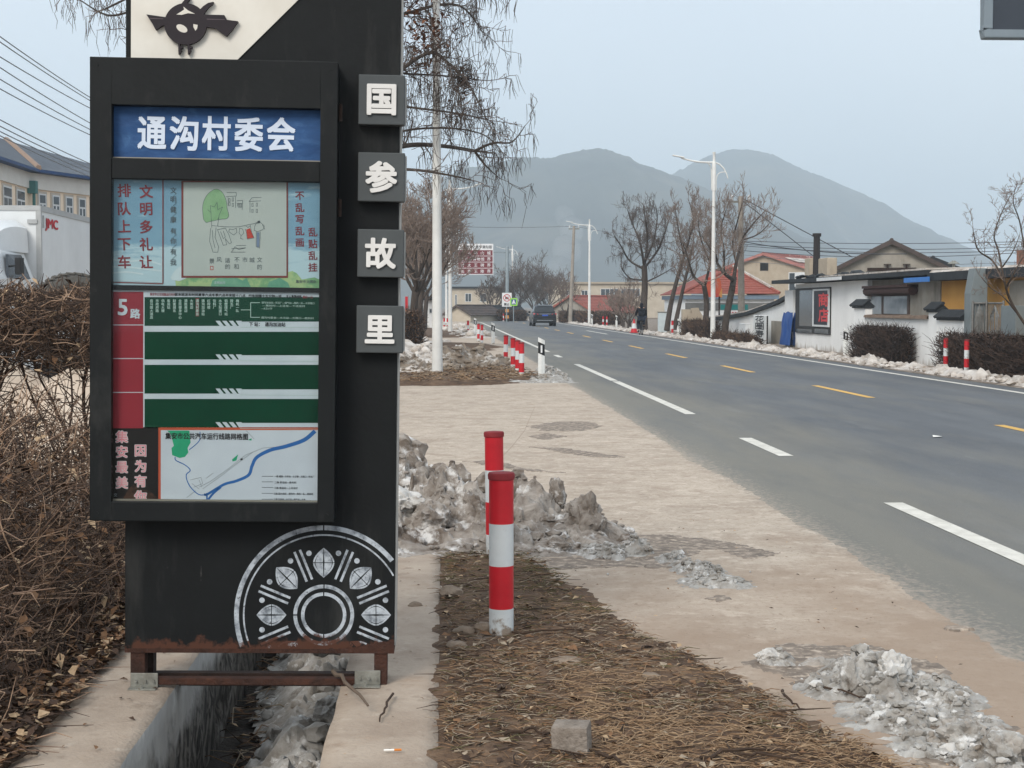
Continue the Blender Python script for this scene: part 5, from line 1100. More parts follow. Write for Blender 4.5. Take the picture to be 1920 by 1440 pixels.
for px_, r0 in (([(1208, 505), (1180, 488), (1165, 462), (1152, 442)], .12), ([(1208, 500), (1200, 455), (1186, 420), (1176, 392)], .13), ([(1208, 500), (1214, 450), (1210, 410), (1206, 385)], .13), ([(1209, 502), (1234, 468), (1248, 432), (1258, 400)], .12), ([(1209, 525), (1182, 522), (1166, 504)], .09), ([(1209, 530), (1238, 516), (1262, 502)], .08), ([(1208, 495), (1224, 455), (1232, 415), (1230, 388)], .1)):
    T.limb(px_, Y, r0*.66, .02, .30, 1.05, last=3, nch=(0, 4, 4, 3), start=.15, jit=1.0)
T.done('bare_tree', 'full bare tree with a thick straight trunk behind the cyclist', at(1208, 622, Y), M_barkd, M_twigd, GT)
T = Tree(22, .0115, .2, .18); Y = 84
T.limb([(1250, 620), (1258, 570), (1272, 515), (1288, 465), (1298, 425)], Y, .17, .04, .28, .95, last=3, nch=(0, 5, 4, 3), start=.5, jit=.3)
T.limb([(1264, 618), (1276, 562), (1288, 510), (1297, 468)], Y, .14, .05, .3, .95, last=3, nch=(0, 5, 4, 3), start=.5, jit=.3)
for px_ in ([(1283, 480), (1272, 430), (1266, 390)], [(1295, 440), (1300, 410), (1292, 378)]): T.limb(px_, Y, .06, .015, .2, .9, last=3, nch=(0, 5, 4, 3), start=.1)
T.done('bare_tree', 'bare tree with two dark leaning trunks next to the utility cabinet', at(1256, 620, Y), M_barkd, M_twig, GT)
T = Tree(23, .0105, .2, .18); Y = 75
T.limb([(1322, 612), (1325, 570), (1320, 535)], Y, .15, .13, 99, .1, last=1, jit=.1)
for px_, r0 in (([(1320, 535), (1302, 520), (1294, 500), (1288, 478), (1280, 455)], .13), ([(1321, 538), (1330, 500), (1334, 462), (1344, 415)], .12), ([(1331, 490), (1318, 460), (1310, 425), (1312, 392)], .08)): T.limb(px_, Y, r0*.7, .016, .22, 1.0, last=3, nch=(0, 5, 4, 3), start=.25, jit=.5)
T.done('bare_tree', 'crooked bare tree in front of the orange signboard', at(1322, 612, Y), M_barkd, M_twig, GT)
T = Tree(24, .0105, .2, .18); Y = 70
T.limb([(1357, 640), (1362, 595), (1372, 545), (1376, 520)], Y, .18, .14, 99, .1, last=1, jit=.1)
for px_, r0 in (([(1375, 525), (1358, 512), (1346, 495), (1334, 470), (1316, 442)], .15), ([(1376, 522), (1382, 485), (1394, 445), (1416, 415), (1436, 394)], .14), ([(1357, 508), (1357, 470), (1352, 430), (1362, 392)], .1), ([(1381, 495), (1374, 455), (1384, 410), (1392, 380)], .09), ([(1392, 450), (1420, 440), (1442, 420)], .06), ([(1345, 490), (1335, 440), (1342, 400)], .07)): T.limb(px_, Y, r0*.68, .014, .2, 1.05, last=3, nch=(0, 5, 4, 3), start=.2, jit=.6)
T.done('bare_tree', 'forked bare tree with a wide fan of twigs right of the tallest street lamp', at(1357, 640, Y), M_barkd, M_twigw, GT)
for k, (px, Y, H, lb) in enumerate(((1000, 168, 9.5, 'far spreading bare tree behind the departing car'), (965, 172, 8, 'far bare tree behind the grey sign mast'), (1024, 176, 8, 'far bare tree between the car and concrete pole'), (925, 172, 6.5, 'far low bare tree under the brown direction sign'), (1062, 140, 6.2, 'thin young bare tree beside the concrete pole'), (1180, 104, 4.6, 'bare thicket of brown stems left of the cyclist'), (1168, 112, 4.2, 'low brown thicket beside the red tiled roof'))):
    T = Tree(40+k, .010+.00006*Y, .14, .22); b = Vector((PX(px, Y), Y, 0)); T.T.stick(b, b+Vector((0, 0, H*.14)), .15, .12); thin = k >= 4
    for j in range(9 if not thin else 5):
        a = j*2.4; T.grow(b+Vector((0, 0, H*(.04 if k > 4 else .12))), Vector((math.cos(a)*.8, math.sin(a)*.8, 1.1)).normalized(), H*.42*T.r.uniform(.7, 1.15), .07 if not thin else .04, 0, 3 if thin and k == 4 else 4, (4, 4, 4, 3, 3), .58, .66)
    T.done('bare_tree', lb, b, M_barkd, M_twigd if k < 4 else M_twigw if k > 4 else M_twig, 'distant bare trees at the road bend')
T = Tree(31, .0048, .10, .22); Y = 30
for px_, r0 in (([(1965, 660), (1922, 608), (1893, 560), (1882, 520), (1872, 470), (1864, 440), (1880, 395), (1893, 370)], .042), ([(1884, 530), (1862, 490), (1835, 470), (1826, 440), (1824, 425)], .03), ([(1886, 540), (1905, 505), (1925, 470)], .03), ([(1905, 585), (1880, 555), (1858, 540), (1840, 520)], .022), ([(1880, 500), (1900, 470), (1912, 440)], .02), ([(1940, 640), (1935, 580), (1915, 430), (1900, 380), (1905, 350)], .03)):
    T.limb(px_, Y, r0*.8, .006, .22, .42, last=3, nch=(0, 4, 3, 3), start=.35, jit=.2)
T.done('bare_tree', 'slender leaning bare tree in front of the yellow house', at(1965, 660, Y), M_bark, M_twig, GT)

# ================================================================== HEDGES AND SHRUBS
M_hedge = mat('hedge_brown', (96, 78, 68), .95, (66, 54, 48), scale=4); M_hedge2 = mat('hedge_dark', (66, 55, 50), .95, (40, 34, 32), scale=4); M_hedge3 = mat('hedge_tan', (122, 98, 78), .95, (92, 72, 58), scale=5)
def hedge(name, label, x0, x1, y0, y1, z1, n, r, seed, L=(.2, .5), z0=0, leaves=0, rnd_top=.08, m=None, group=None, lsz=(.03, .06)):
    rn = random.Random(seed); S = Sticks(); zz = []
    for k in range(n):
        x, y = rn.uniform(x0, x1), rn.uniform(y0, y1); top = z1+rnd_top*noise.noise((x*1.5, y*1.5, seed))*2
        e = min(x-x0, x1-x, y-y0, y1-y); top -= max(0, .16-e)*.9
        z = z0+(top-z0)*rn.random()**.8; d = Vector((rn.gauss(0, .65), rn.gauss(0, .65), rn.uniform(.1, 1.2))).normalized(); l = rn.uniform(*L); a = Vector((x, y, z-l*.4))
        if a.z < z0: a.z = z0
        mid = a+d*l*.5; b = mid+(d+Vector((rn.gauss(0, .35), rn.gauss(0, .35), rn.gauss(0, .3)))).normalized()*l*.5
        c = rn.choice((0, 0, 1, 1, 2)); S.stick(a, mid, r, r*.8, c); S.stick(mid, b, r*.8, r*.35, c)
    for k in range(leaves):
        x, y = rn.uniform(x0, x1), rn.uniform(y0, y1); leaf(S, rn, (x, y, z0+(z1-z0)*rn.random()), rn.uniform(*lsz), rn.choice((0, 1, 1, 2, 3, 3)), False)
    o = S.build(name, m or [M_hedge, M_hedge2, M_hedge3, L_1], n=3); return tag(o, label, 'hedge', group)
GH = 'clipped bare hedges across the road'
hedge('clipped_hedge', 'small dark square clipped hedge in front of the white garden wall', 12.3, 12.93, 40.4, 44.7, 1.0, 4200, .008, 1, leaves=6500, m=[M_hedge, M_hedge2, M_hedge2, M_hedge2], group=GH, rnd_top=.03)
hedge('clipped_hedge', 'long dark clipped hedge behind two bollards at the right edge', 12.5, 13.1, 24, 37.5, .93, 8500, .008, 2, leaves=13500, m=[M_hedge, M_hedge2, M_hedge, M_hedge2], group=GH, rnd_top=.03)
hedge('clipped_hedge', 'low rounded brown hedge in front of the broken wall across the road', PX(1281, 76), PX(1338, 72), 70, 77, .85, 3000, .014, 3, leaves=3500, group=GH)
hedge('clipped_hedge', 'brown clipped hedge below the red tiled roof', PX(1086, 130), PX(1158, 130), 124, 134, 1.1, 3000, .02, 4, leaves=4000, group=GH, lsz=(.06, .12))
hedge('clipped_hedge', 'brown clipped hedge right behind the departing car', PX(1052, 142), PX(1084, 142), 138, 146, 1.1, 2000, .02, 5, leaves=3000, group=GH, lsz=(.06, .12))
hedge('clipped_hedge', 'dark hedge at the road bend below the prohibition sign', PX(930, 158), PX(985, 158), 155, 162, 1.1, 2500, .02, 6, leaves=4000, group=GH, lsz=(.06, .12))
hedge('brush_pile', 'dark brown heap of cut brush by the roadside wall', PX(1340, 66), PX(1398, 62), 59, 67, .42, 2500, .012, 7, leaves=2500, rnd_top=.2)
hedge('clipped_hedge', 'tall brown block of clipped hedge left of the nearest lamp post', PX(757, 55), PX(787, 55), 53, 58, 1.4, 2600, .014, 8, leaves=5500, lsz=(.05, .1))
# left: low dead brushwood beside the kerb, and the taller leafless hedge behind it
B2 = [mat('brush_brown', (138, 112, 94), .95, (104, 84, 70), scale=6), mat('brush_dark', (84, 68, 58), .95, (60, 50, 44), scale=6), mat('brush_tan', (176, 148, 124), .95, (140, 114, 94), scale=6), L_1, L_2, L_3]
rn = random.Random(77); S = Sticks()
def mound(x, y): 
    return .10+.92*max(0, min(1, (-1.66-x)/.75))**.7*max(0, min(1, (y-3.6)/1.6))*(1+.22*noise.noise((x*1.2, y*1.2, 3)))*(.62+.38*min(1, max(0, y-4.4)/2.2))
for k in range(21000):
    y = rn.uniform(4.2, 9.6); x = rn.uniform(-3.6, -1.62); h = mound(x, y); z = h*rn.random()**.55
    d = Vector((rn.gauss(0, .7), rn.gauss(0, .6), rn.uniform(-.15, .8))).normalized(); l = rn.uniform(.05, .26); a = Vector((x, y, max(.02, z-.03))); mid = a+d*l*.5; b = mid+(d+Vector((rn.gauss(0, .5), rn.gauss(0, .5), rn.gauss(0, .45)))).normalized()*l*.5
    if b.x > -1.56: continue
    r = rn.uniform(.0018, .0042); c = rn.choice((0, 0, 1, 1, 1, 2)); S.stick(a, mid, r, r*.85, c); S.stick(mid, b, r*.85, r*.4, c)
for k in range(3800):
    y = rn.uniform(4.2, 9.4); x = rn.uniform(-3.4, -1.6); h = mound(x, y); leaf(S, rn, (x, y, h*rn.random()**.5+.02), rn.uniform(.015, .05), rn.choice((3, 3, 4, 5, 5)), False)
for k in range(260):
    y = rn.uniform(5, 9.4); x = rn.uniform(-3.4, -1.8); h = mound(x, y); d = Vector((rn.gauss(0, .5), rn.gauss(0, .4), rn.uniform(.2, 1))).normalized(); a = Vector((x, y, h*.5)); r = rn.uniform(.003, .006)
    for j in range(4):
        b = a+d*rn.uniform(.12, .22); S.stick(a, b, r, r*.85, rn.choice((1, 2, 0))); a = b; r *= .85; d = (d+Vector((rn.gauss(0, .3), rn.gauss(0, .3), rn.gauss(0, .3)))).normalized()
o = S.build('dead_brushwood', B2, n=3); tag(o, 'tangled dead brown brushwood growing along the left side of the drain', 'brushwood')
rn = random.Random(78); S = Sticks()
for k in range(26):                                          # stems of the taller hedge, bare below, dense above
    x, y = rn.uniform(-5.6, -1.9), rn.uniform(9.8, 11.2); a = Vector((x, y, 0)); d = Vector((rn.gauss(0, .18), rn.gauss(0, .18), 1)).normalized(); r = rn.uniform(.009, .022)
    for j in range(7):
        b = a+d*.19; S.stick(a, b, r, r*.92, 1); a = b; r *= .92; d = (d+Vector((rn.gauss(0, .17), rn.gauss(0, .17), .12))).normalized()
        for _ in range(3 if j < 4 else 4):
            e = (d+Vector((rn.gauss(0, .7), rn.gauss(0, .6), rn.gauss(.1, .4)))).normalized(); p_ = a; rr = r*.45
            for i in range(4):
                q_ = p_+e*rn.uniform(.08, .16); S.stick(p_, q_, rr, rr*.8, rn.choice((0, 1, 1, 2))); p_ = q_; rr *= .8; e = (e+Vector((rn.gauss(0, .3), rn.gauss(0, .3), rn.gauss(0, .25)))).normalized()
def htop(x, y): return 1.74+.10*noise.noise((x*1.4, y*1.4, 2))+.03*noise.noise((x*6, y, 0))
for k in range(13500):
    x, y = rn.uniform(-5.6, -1.75), rn.uniform(9.6, 11.4); z = 1.22+(htop(x, y)-1.22)*rn.random()**.7
    if rn.random() < .05: z = rn.uniform(.3, 1.3)
    d = Vector((rn.gauss(0, .7), rn.gauss(0, .6), rn.uniform(-.2, .9))).normalized(); l = rn.uniform(.07, .24); a = Vector((x, y, z-l*.4)); mid = a+d*l*.5; b = mid+(d+Vector((rn.gauss(0, .4), rn.gauss(0, .4), rn.gauss(0, .35)))).normalized()*l*.5
    r = rn.uniform(.0028, .0055); c = rn.choice((0, 1, 1, 1, 2)); S.stick(a, mid, r, r*.85, c); S.stick(mid, b, r*.85, r*.4, c)
for k in range(1700):
    x, y = rn.uniform(-5.6, -1.75), rn.uniform(9.6, 11.4); leaf(S, rn, (x, y, 1.15+.62*rn.random()), rn.uniform(.02, .05), rn.choice((3, 5, 5, 4)), False)
o = S.build('leafless_hedge', B2, n=3); tag(o, 'tall leafless brown hedge in front of the white box truck', 'hedge')
rn = random.Random(79); S = Sticks()
for k in range(4200):
    y = rn.uniform(4.0, 10.8); x = -1.47-abs(rn.gauss(0, .22)); leaf(S, rn, (x, y, .03+.05*rn.random()+max(0, (-1.6-x)*.25)), rn.uniform(.012, .042)*(1.4 if rn.random() < .1 else 1), rn.choice((3, 3, 4, 5, 5)), rn.random() < .6)
for k in range(900):
    y = rn.uniform(4.0, 10.8); x = -1.50-abs(rn.gauss(0, .2)); blade(S, rn, (x, y, .04), rn.uniform(.06, .24), rn.uniform(.0015, .004), rn.choice((0, 1, 2)))
for k in range(60): y = rn.uniform(4.2, 10.5); leaf(S, rn, (rn.uniform(-1.48, -1.15), y, .02), rn.uniform(.006, .02), rn.choice((3, 5)))
stuff(S.build('leaf_drift', B2), 'drift of dead brown leaves lying against the left kerb')
twig([(18, 1412), (60, 1360), (95, 1322)], .010, 'thick dark stick lying over the left kerb at the bottom left corner', z=.04)
twig([(190, 1242), (216, 1240)], .007, 'short black stick on the left kerb near the sign foot', z=.025)
twig([(22, 1424), (55, 1418), (72, 1405)], .006, 'thin curved stick on the left kerb at the bottom left corner', z=.025)

# ================================================================== BUILDINGS ACROSS THE ROAD
M_wwall = mat('white_plaster', (236, 236, 234), .85, (224, 224, 222), scale=1.2, bump=.15, bscale=12); layer(M_wwall, (160, 150, 138), 2, .82, 1.0, (1, 1, .3), .8, gate=('Z', .5, 0)); layer(M_wwall, (200, 197, 192), .9, .60, .78, (1, 1, .25), .5)
M_gwall = mat('grey_render', (160, 154, 144), .9, (136, 130, 120), scale=1.5, bump=.2); layer(M_gwall, (104, 98, 90), 1.2, .56, .72, (1, 1, .3), .7)
M_ywall = mat('ochre_wall', (206, 156, 84), .85, (192, 142, 74), scale=1.2); layer(M_ywall, (150, 116, 74), 1.4, .58, .75, (1, 1, .3), .6)
M_eave = mat('dark_eave', (50, 54, 58), .8, (38, 41, 44), scale=2, bump=.2); M_slate = mat('black_tile', (48, 52, 56), .75, (36, 39, 42), scale=6, bump=.3)
M_redtile = mat('red_tile', (158, 92, 80), .85, (130, 72, 62), scale=2.5, bump=.2); M_oldtile = mat('old_tile', (92, 78, 72), .9, (66, 60, 58), scale=2.2, bump=.3); M_pinktile = mat('pink_tile', (178, 124, 116), .85, (156, 104, 96), scale=1.8); layer(M_pinktile, (226, 222, 218), .8, .6, .68, None, .9)
M_cream = mat('cream_wall', (192, 181, 164), .9, (176, 164, 146), scale=1); M_beige = mat('beige_wall', (178, 166, 148), .9, (160, 146, 128), scale=1.4); layer(M_beige, (120, 112, 100), 1.1, .58, .74, (1, 1, .4), .6)
M_wframe = mat('window_frame_white', (214, 216, 216), .6); M_dframe = mat('window_frame_dark', (46, 44, 44), .6); M_win = mat('window_glass', (70, 78, 84), .12, (56, 64, 70), scale=1, spec=.6); M_awn = mat('awning_brown', (74, 52, 48), .8, (58, 42, 40), scale=6, stretch=(1, 1, 5))
M_coping = mat('coping_brown', (128, 110, 96), .95, (96, 80, 68), scale=3, bump=.5); M_tarp = mat('blue_tarp', (36, 82, 150), .55, (28, 66, 128), scale=2.2, bump=.5, bscale=3); M_brick = mat('brick', (150, 104, 86), .9, (118, 80, 66), scale=8, bump=.4)
M_teal = mat('teal_sign', (36, 120, 118), .5); M_flag = mat('signboard_red', (160, 50, 46), .6, (168, 78, 50), scale=1.6, sharp=(.48, .58)); M_flago = mat('signboard_orange', (184, 130, 70), .6)
XF = 13.6
# shop
y0, y1, yr = onX(1626, 600, XF).y, onX(1491, 600, XF).y, onX(1750, 600, XF).y
ymid = onX(1762, 600, XF+.15).y
shop = thing('shop_house', 'low white shop with a red lettered sign in its dark window', 'shop', (XF, y1, 0))
def rel(o, mb): mb.v = [(a-o.location.x, b-o.location.y, c-o.location.z) for a, b, c in mb.v]; return mb
mb = MB(); mb.box(XF, y0, -.05, 18, y1, 2.42); rel(shop, mb).build('wall', M_wwall, shop)
mb = MB(); mb.box(XF+.15, ymid, -.05, 18, y0-.002, 2.40); rel(shop, mb).build('rear_wall', M_gwall, shop)
mb = MB(); z_ = 2.44; mb.extrude([(XF-.30, ymid+.02, z_), (XF-.45, y1+2.2, z_+.02), (18.3, y1+1.6, z_+.1), (18.3, ymid+.02, z_+.1)], (0, 0, .14)); rf = rel(shop, mb).build('roof', M_eave, shop)
mb = MB(); mb.extrude([(XF-.24, ymid+.1, z_+.15), (XF-.30, y1-5, z_+.15), (XF+.6, y1-1, z_+.2), (18, y1-.5, z_+.26), (18, ymid+.1, z_+.26)], (0, 0, .05)); rel(shop, mb).build('roof_snow', M_snow, rf)
rn = random.Random(5); mb = MB()
for k in range(16): yy = rn.uniform(y1-6, y1+1.5); xx = rn.uniform(13.4, 15.5); chunk(mb, (xx, yy, z_+.26), rn.uniform(.1, .3), k, 1, (1, 1.4, .5))
rel(shop, mb).build('roof_rubble', M_slate, rf)
def facade(mb, X, px0, py0, px1, py1, th, mi=0, dx=0):
    a = onX(px0, py0, X); b = onX(px1, py1, X); mb.box(X-dx-th, min(a.y, b.y), min(a.z, b.z), X-dx, max(a.y, b.y), max(a.z, b.z), mi)
mb = MB(); facade(mb, XF, 1494, 541, 1558, 628, .05); wn = rel(shop, mb).build('window', M_dframe, shop)
mb = MB(); facade(mb, XF, 1502, 545, 1526, 612, .006, dx=.051); facade(mb, XF, 1496, 616, 1525, 626, .006, dx=.051); facade(mb, XF, 1530, 616, 1556, 626, .006, dx=.051); rel(shop, mb).build('pane', M_win, wn)
mb = MB(); facade(mb, XF, 1528.5, 542.5, 1558.5, 613.5, .04, dx=.058); sg = rel(shop, mb).build('shop_sign', M_wframe, shop)
mb = MB(); facade(mb, XF, 1531.5, 545.5, 1556, 609.5, .006, dx=.098); rel(shop, mb).build('sign_panel', mat('sign_navy', (28, 30, 42), .5), sg)
mb = MB(); 
for ch, py in (('商', 562), ('店', 591)):
    c = onX(1544, py, XF-.1); hh = 23*c.y/F; write(mb, ch, lambda a, b, z: (XF-.106-z, c.y-a*1.0, c.z+b), hh, 0, .035, 0, width=onX(1535, py, XF).y-onX(1553, py, XF).y)
rel(shop, mb).build('lettering', mat('sign_letter_red', (214, 58, 60), .5), sg)
mb = MB(); facade(mb, XF+.15, 1632, 553, 1706, 590, .04); w2 = rel(shop, mb).build('window', mat('awning_frame', (86, 74, 70), .7), shop); mb = MB(); facade(mb, XF+.15, 1636, 556, 1655, 589, .006, dx=.041); facade(mb, XF+.15, 1660, 556, 1703, 589, .006, dx=.041); rel(shop, mb).build('pane', mat('pale_glass', (150, 158, 164), .15, (120, 130, 138), scale=1.5, spec=.5), w2)
a, b = onX(1626, 545, XF), onX(1712, 545, XF); mb = MB(); mb.tube([(XF, b.y, 2.05), (XF, a.y, 2.05)], .15, 10); mb.box(XF-.18, b.y, 2.14, XF+.149, a.y, 2.22); rel(shop, mb).build('awning', M_awn, shop)
mb = MB(); facade(mb, XF-.34, 1697, 521.5, 1743, 528, .04); rel(shop, mb).build('blue_strip', mat('strip_blue', (58, 122, 196), .5), shop); mb = MB(); facade(mb, XF-.42, 1533, 521.5, 1578, 524.5, .04); rel(shop, mb).build('light_tube', M_wframe, shop)
c = onX(1531, 500, 15.5); 
mb = MB(); mb.tube([(15.5, c.y, 2.5), (15.5, c.y, PZ(437, c.y))], [.16, .13], 10); mb.tube([(15.5, c.y, PZ(442, c.y)), (15.5, c.y, PZ(436, c.y))], .18, 10); rel(shop, mb).build('stove_pipe', mat('sooty_pipe', (46, 42, 42), .8), rf)
for px0, px1, py in ((1515, 1525, 484), (1541, 1558, 484)):
    mb = MB(); a, b = onX(px0, 500, 15.5), onX(px1, 500, 15.5); mb.box(15.35, b.y, 2.5, 15.75, a.y, PZ(py, a.y)); rel(shop, mb).build('chimney', M_beige, rf, bevel=.03)
# blue tarpaulin
a, b = onX(1470, 630, XF-.05), onX(1490, 630, XF-.05); mb = MB(); n = 10; V = []
for j in range(9):
    for i in range(n+1):
        u = i/n; v = j/8; V.append((XF-.12-.10*noise.noise((u*5, v*2, 1))-.25*(1-v)*.4, b.y+.05+(a.y-b.y)*u*(1-.15*v), .06+(1.28+.1*noise.noise((u*3, 2, 0)))*v))
mb.add(V, [(j*(n+1)+i, j*(n+1)+i+1, (j+1)*(n+1)+i+1, (j+1)*(n+1)+i) for j in range(8) for i in range(n)]); mb2 = MB(); mb2.add([(x+.18, y, z) for x, y, z in V], [f[::-1] for f in mb.f]); mb.add(mb2.v, mb2.f)
tag(mb.build('tarpaulin', M_tarp, smooth=True), 'blue tarpaulin covering something against the left end of the white shop', 'tarpaulin')
# garden wall with tiled pillar caps
gw = thing('garden_wall', 'white garden wall with black tiled pillar caps behind the clipped hedges', 'wall', (13.0, 44, 0)); X = 13.0
ya, yb, yc, yd = onX(1601, 600, X).y, onX(1622, 600, X).y, onX(1741, 600, X).y, onX(1807, 600, X).y
mb = MB(); mb.box(X, yb, -.05, X+.22, ya, 1.52); mb.box(X+.03, yc, -.05, X+.2, yb-.001, 1.24); mb.box(X, yc-.7, -.05, X+.25, yc-.001, 1.42); mb.box(X+.01, yd, -.05, X+.24, yc-.701, 1.22); rel(gw, mb).build('wall', M_wwall, gw)
mb = MB(); V = []; k = 30
for i in range(k+1):
    yy = yc+(yb-yc)*i/k; h = 1.25+.05*abs(noise.noise((yy*3, 1, 0))); V += [(X-.06, yy, 1.24), (X-.03, yy, h+.06), (X+.26, yy, h+.07), (X+.29, yy, 1.24)]
mb.add(V, [(i*4+j, i*4+j+1, (i+1)*4+j+1, (i+1)*4+j) for i in range(k) for j in range(3)]); rel(gw, mb).build('coping', M_coping, gw)
def cap(y0, y1, z):
    mb = MB(); xm = X+.11; mb.extrude([(X-.09, y0-.05, z), (xm, y0-.05, z+.17), (X+.31, y0-.05, z)], (0, y1-y0+.1, 0)); nn = max(4, int((y1-y0)/.13))
    for i in range(nn+1): yy = y0-.05+(y1-y0+.1)*i/nn; mb.tube([(X-.12, yy, z+.02), (xm, yy, z+.205)], .04, 6)
    mb.tube([(xm, y0-.09, z+.19), (xm, y1+.09, z+.19)], .05, 6); mb.box(X-.06, y0-.04, z-.05, X+.27, y1+.04, z-.001); rel(gw, mb).build('tile_cap', M_slate, gw)
cap(yb, ya, 1.57); cap(yc-.75, yc-.02, 1.47); cap(yd+.05, yc-.85, 1.27)
# yellow house, gate
yh = thing('yellow_house', 'low ochre yellow house under a dark flat roof at the right edge', 'house', (13.78, 40, 0)); X = 13.78
y0, y1 = 27, ymid-.03; mb = MB(); mb.box(X, y0, -.05, 20, y1, 2.275); rel(yh, mb).build('wall', M_ywall, yh)
mb = MB(); mb.box(X-.06, onX(1960, 560, X).y, -.05, X-.002, onX(1897, 560, X).y, 2.2); rel(yh, mb).build('grey_panel', M_gwall, yh)
mb = MB(); mb.box(X-.42, y0-.5, 2.28, 20.4, y1-.01, 2.50); r2 = rel(yh, mb).build('roof', M_eave, yh); mb = MB(); nn = 60; V = []
for i in range(nn+1): yy = y0-.4+(y1+.3-y0)*i/nn; V += [(X-.38+.03*noise.noise((yy, 3, 0)), yy, 2.502), (X-.32, yy, 2.56+.03*noise.noise((yy*2, 0, 0))), (20, yy, 2.58), (20.2, yy, 2.502)]
mb.add(V, [(i*4+j, i*4+j+1, (i+1)*4+j+1, (i+1)*4+j) for i in range(nn) for j in range(3)]); rel(yh, mb).build('roof_snow', M_snow, r2)
a = onX(1912, 500, 17); mb = MB(); mb.box(16.9, a.y-1.0, 2.6, 17.5, a.y, PZ(468, a.y)); ch_ = rel(yh, mb).build('chimney', M_brick, r2); 
mb = MB(); cc = onX(1788, 500, 17.5); mb.tube([(17.5, cc.y, 2.6), (17.5, cc.y, 3.05)], .05, 8); mb.lathe([(.22, 3.03), (.05, 3.14)], (17.5, cc.y, 0), 10); rel(yh, mb).build('vent_pipe', M_galv, r2)
gt = thing('yard_gate', 'grey pillared gateway with an ornamental iron gate beside the yellow house', 'gate', (13.0, 37, 0)); M_gp = mat('gate_grey', (122, 130, 132), .7, (108, 116, 118), scale=2); X = 13.0
a = onX(1808, 560, X); yp = a.y; mb = MB(); mb.extrude([(X, yp, -.05), (X, yp, 1.9), (X+.10, yp, 2.52), (X+.42, yp, 2.52), (X+.42, yp, -.05)], (0, -.45, 0)); rel(gt, mb).build('pillar', M_gp, gt, bevel=.01)
mb = MB(); mb.box(X+.20, 33.9, -.05, X+.62, 34.8, 1.60); rel(gt, mb).build('pillar', M_gp, gt, bevel=.01)
def leafgate(p, q, nb_):
    P = Vector((p[0], p[1], 0)); D = Vector((q[0]-p[0], q[1]-p[1], 0)); L = D.length; D.normalize(); mb = MB()
    def pt(u, z): return P+D*u+Vector((0, 0, z))
    for z in (.48, 1.66): mb.tube([pt(0, z), pt(L, z)], .025, 6)
    for u in (.02, L-.02): mb.tube([pt(u, .3), pt(u, 1.72)], .028, 6)
    for i in range(1, nb_): mb.tube([pt(L*i/nb_, .5), pt(L*i/nb_, 1.66)], .010, 5)
    for k in range(3):
        w_ = L*(.08+.09*k)
        for sg in (-1, 1): mb.tube([pt(L/2, 1.6), pt(L/2+sg*w_, 1.32), pt(L/2+sg*w_*1.15, 1.0), pt(L/2, .6)], .016, 5)
    rel(gt, mb).build('gate_leaf', mat('gate_iron', (132, 134, 132), .6, (104, 100, 96), scale=8), gt)
leafgate((X+.02, yp-.5), (X+.40, yp-.5), 4); leafgate((X+.44, yp-.35), (X+.28, 34.85), 13)
mb = MB(); mb.extrude([(X+.52, yp-.5, .2), (X+.36, 34.9, .2), (X+.36, 34.9, 1.0), (X+.52, yp-.5, 1.0)], (.02, 0, 0)); rel(gt, mb).build('gate_sheet', M_dframe, gt)
# houses with pitched roofs: local x across the gable, local y along the ridge
def house(label, loc, rot, w_, L, ze, zr, wall, tile, name='tiled_house', over=.3, snow=None, tiles=True):
    h = thing(name, label, 'house', loc, None, (0, 0, rot)); mb = MB(); mb.extrude([(-w_, 0, -.05), (w_, 0, -.05), (w_, 0, ze), (0, 0, zr), (-w_, 0, ze)], (0, L, 0)); mb.build('wall', wall, h)
    mb = MB(); sl = (zr-ze)/w_
    for sg in (-1, 1):
        e = (sg*(w_+over), ze-over*sl+.03); t = (0, zr+.03); nr = max(6, int(math.hypot(w_, zr-ze)/.28)) if tiles else 1
        for i in range(nr):
            u0, u1 = i/nr, (i+1)/nr; x0, z0 = e[0]+(t[0]-e[0])*u0, e[1]+(t[1]-e[1])*u0; x1, z1 = e[0]+(t[0]-e[0])*u1, e[1]+(t[1]-e[1])*u1
            mb.extrude([(x0, -over, z0+.05), (x1, -over, z1+.005), (x1, -over, z1+.06), (x0, -over, z0+.11)], (0, L+2*over, 0))
        mb.extrude([(e[0], -over-.03, e[1]-.06), (t[0], -over-.03, t[1]-.06), (t[0], -over-.03, t[1]+.16), (e[0], -over-.03, e[1]+.14)], (0, .06, 0))
    mb.tube([(0, -over-.05, zr+.14), (0, L+over, zr+.14)], .10, 6); r_ = mb.build('roof', tile, h)
    if snow: 
        mb = MB(); sg, u0, u1, y0, y1 = snow; e = (sg*(w_+over), ze-over*sl); mb.extrude([(e[0]*(1-u0), y0, e[1]+(zr-e[1])*u0+.17), (e[0]*(1-u1), y0, e[1]+(zr-e[1])*u1+.17), (e[0]*(1-u1), y1, e[1]+(zr-e[1])*u1+.17), (e[0]*(1-u0), y1, e[1]+(zr-e[1])*u0+.17)], (0, 0, .05)); mb.build('roof_snow', M_snow, r_)
    return h
def hwin(h, x0, z0, x1, z1, y=-.02, fm=None, gm=None, bars=1):
    mb = MB(); mb.box(x0, y, z0, x1, y+.018, z1); w_ = mb.build('window', fm or M_wframe, h); mb = MB(); n = bars+1
    for k in range(n): mb.box(x0+.06+(x1-x0-.06)*k/n, y-.008, z0+.06, x0+(x1-x0-.06)*(k+1)/n, y-.001, z1-.06)
    mb.build('pane', gm or M_win, w_)
Y = 66; k = Y/F
gh = house('old gabled house with a brown tiled roof rising behind the flat shop roof', (PX(1670, Y), Y, 0), R(-16), 100*k, 9, PZ(505, Y), PZ(455, Y), M_gwall, M_oldtile, over=.28)
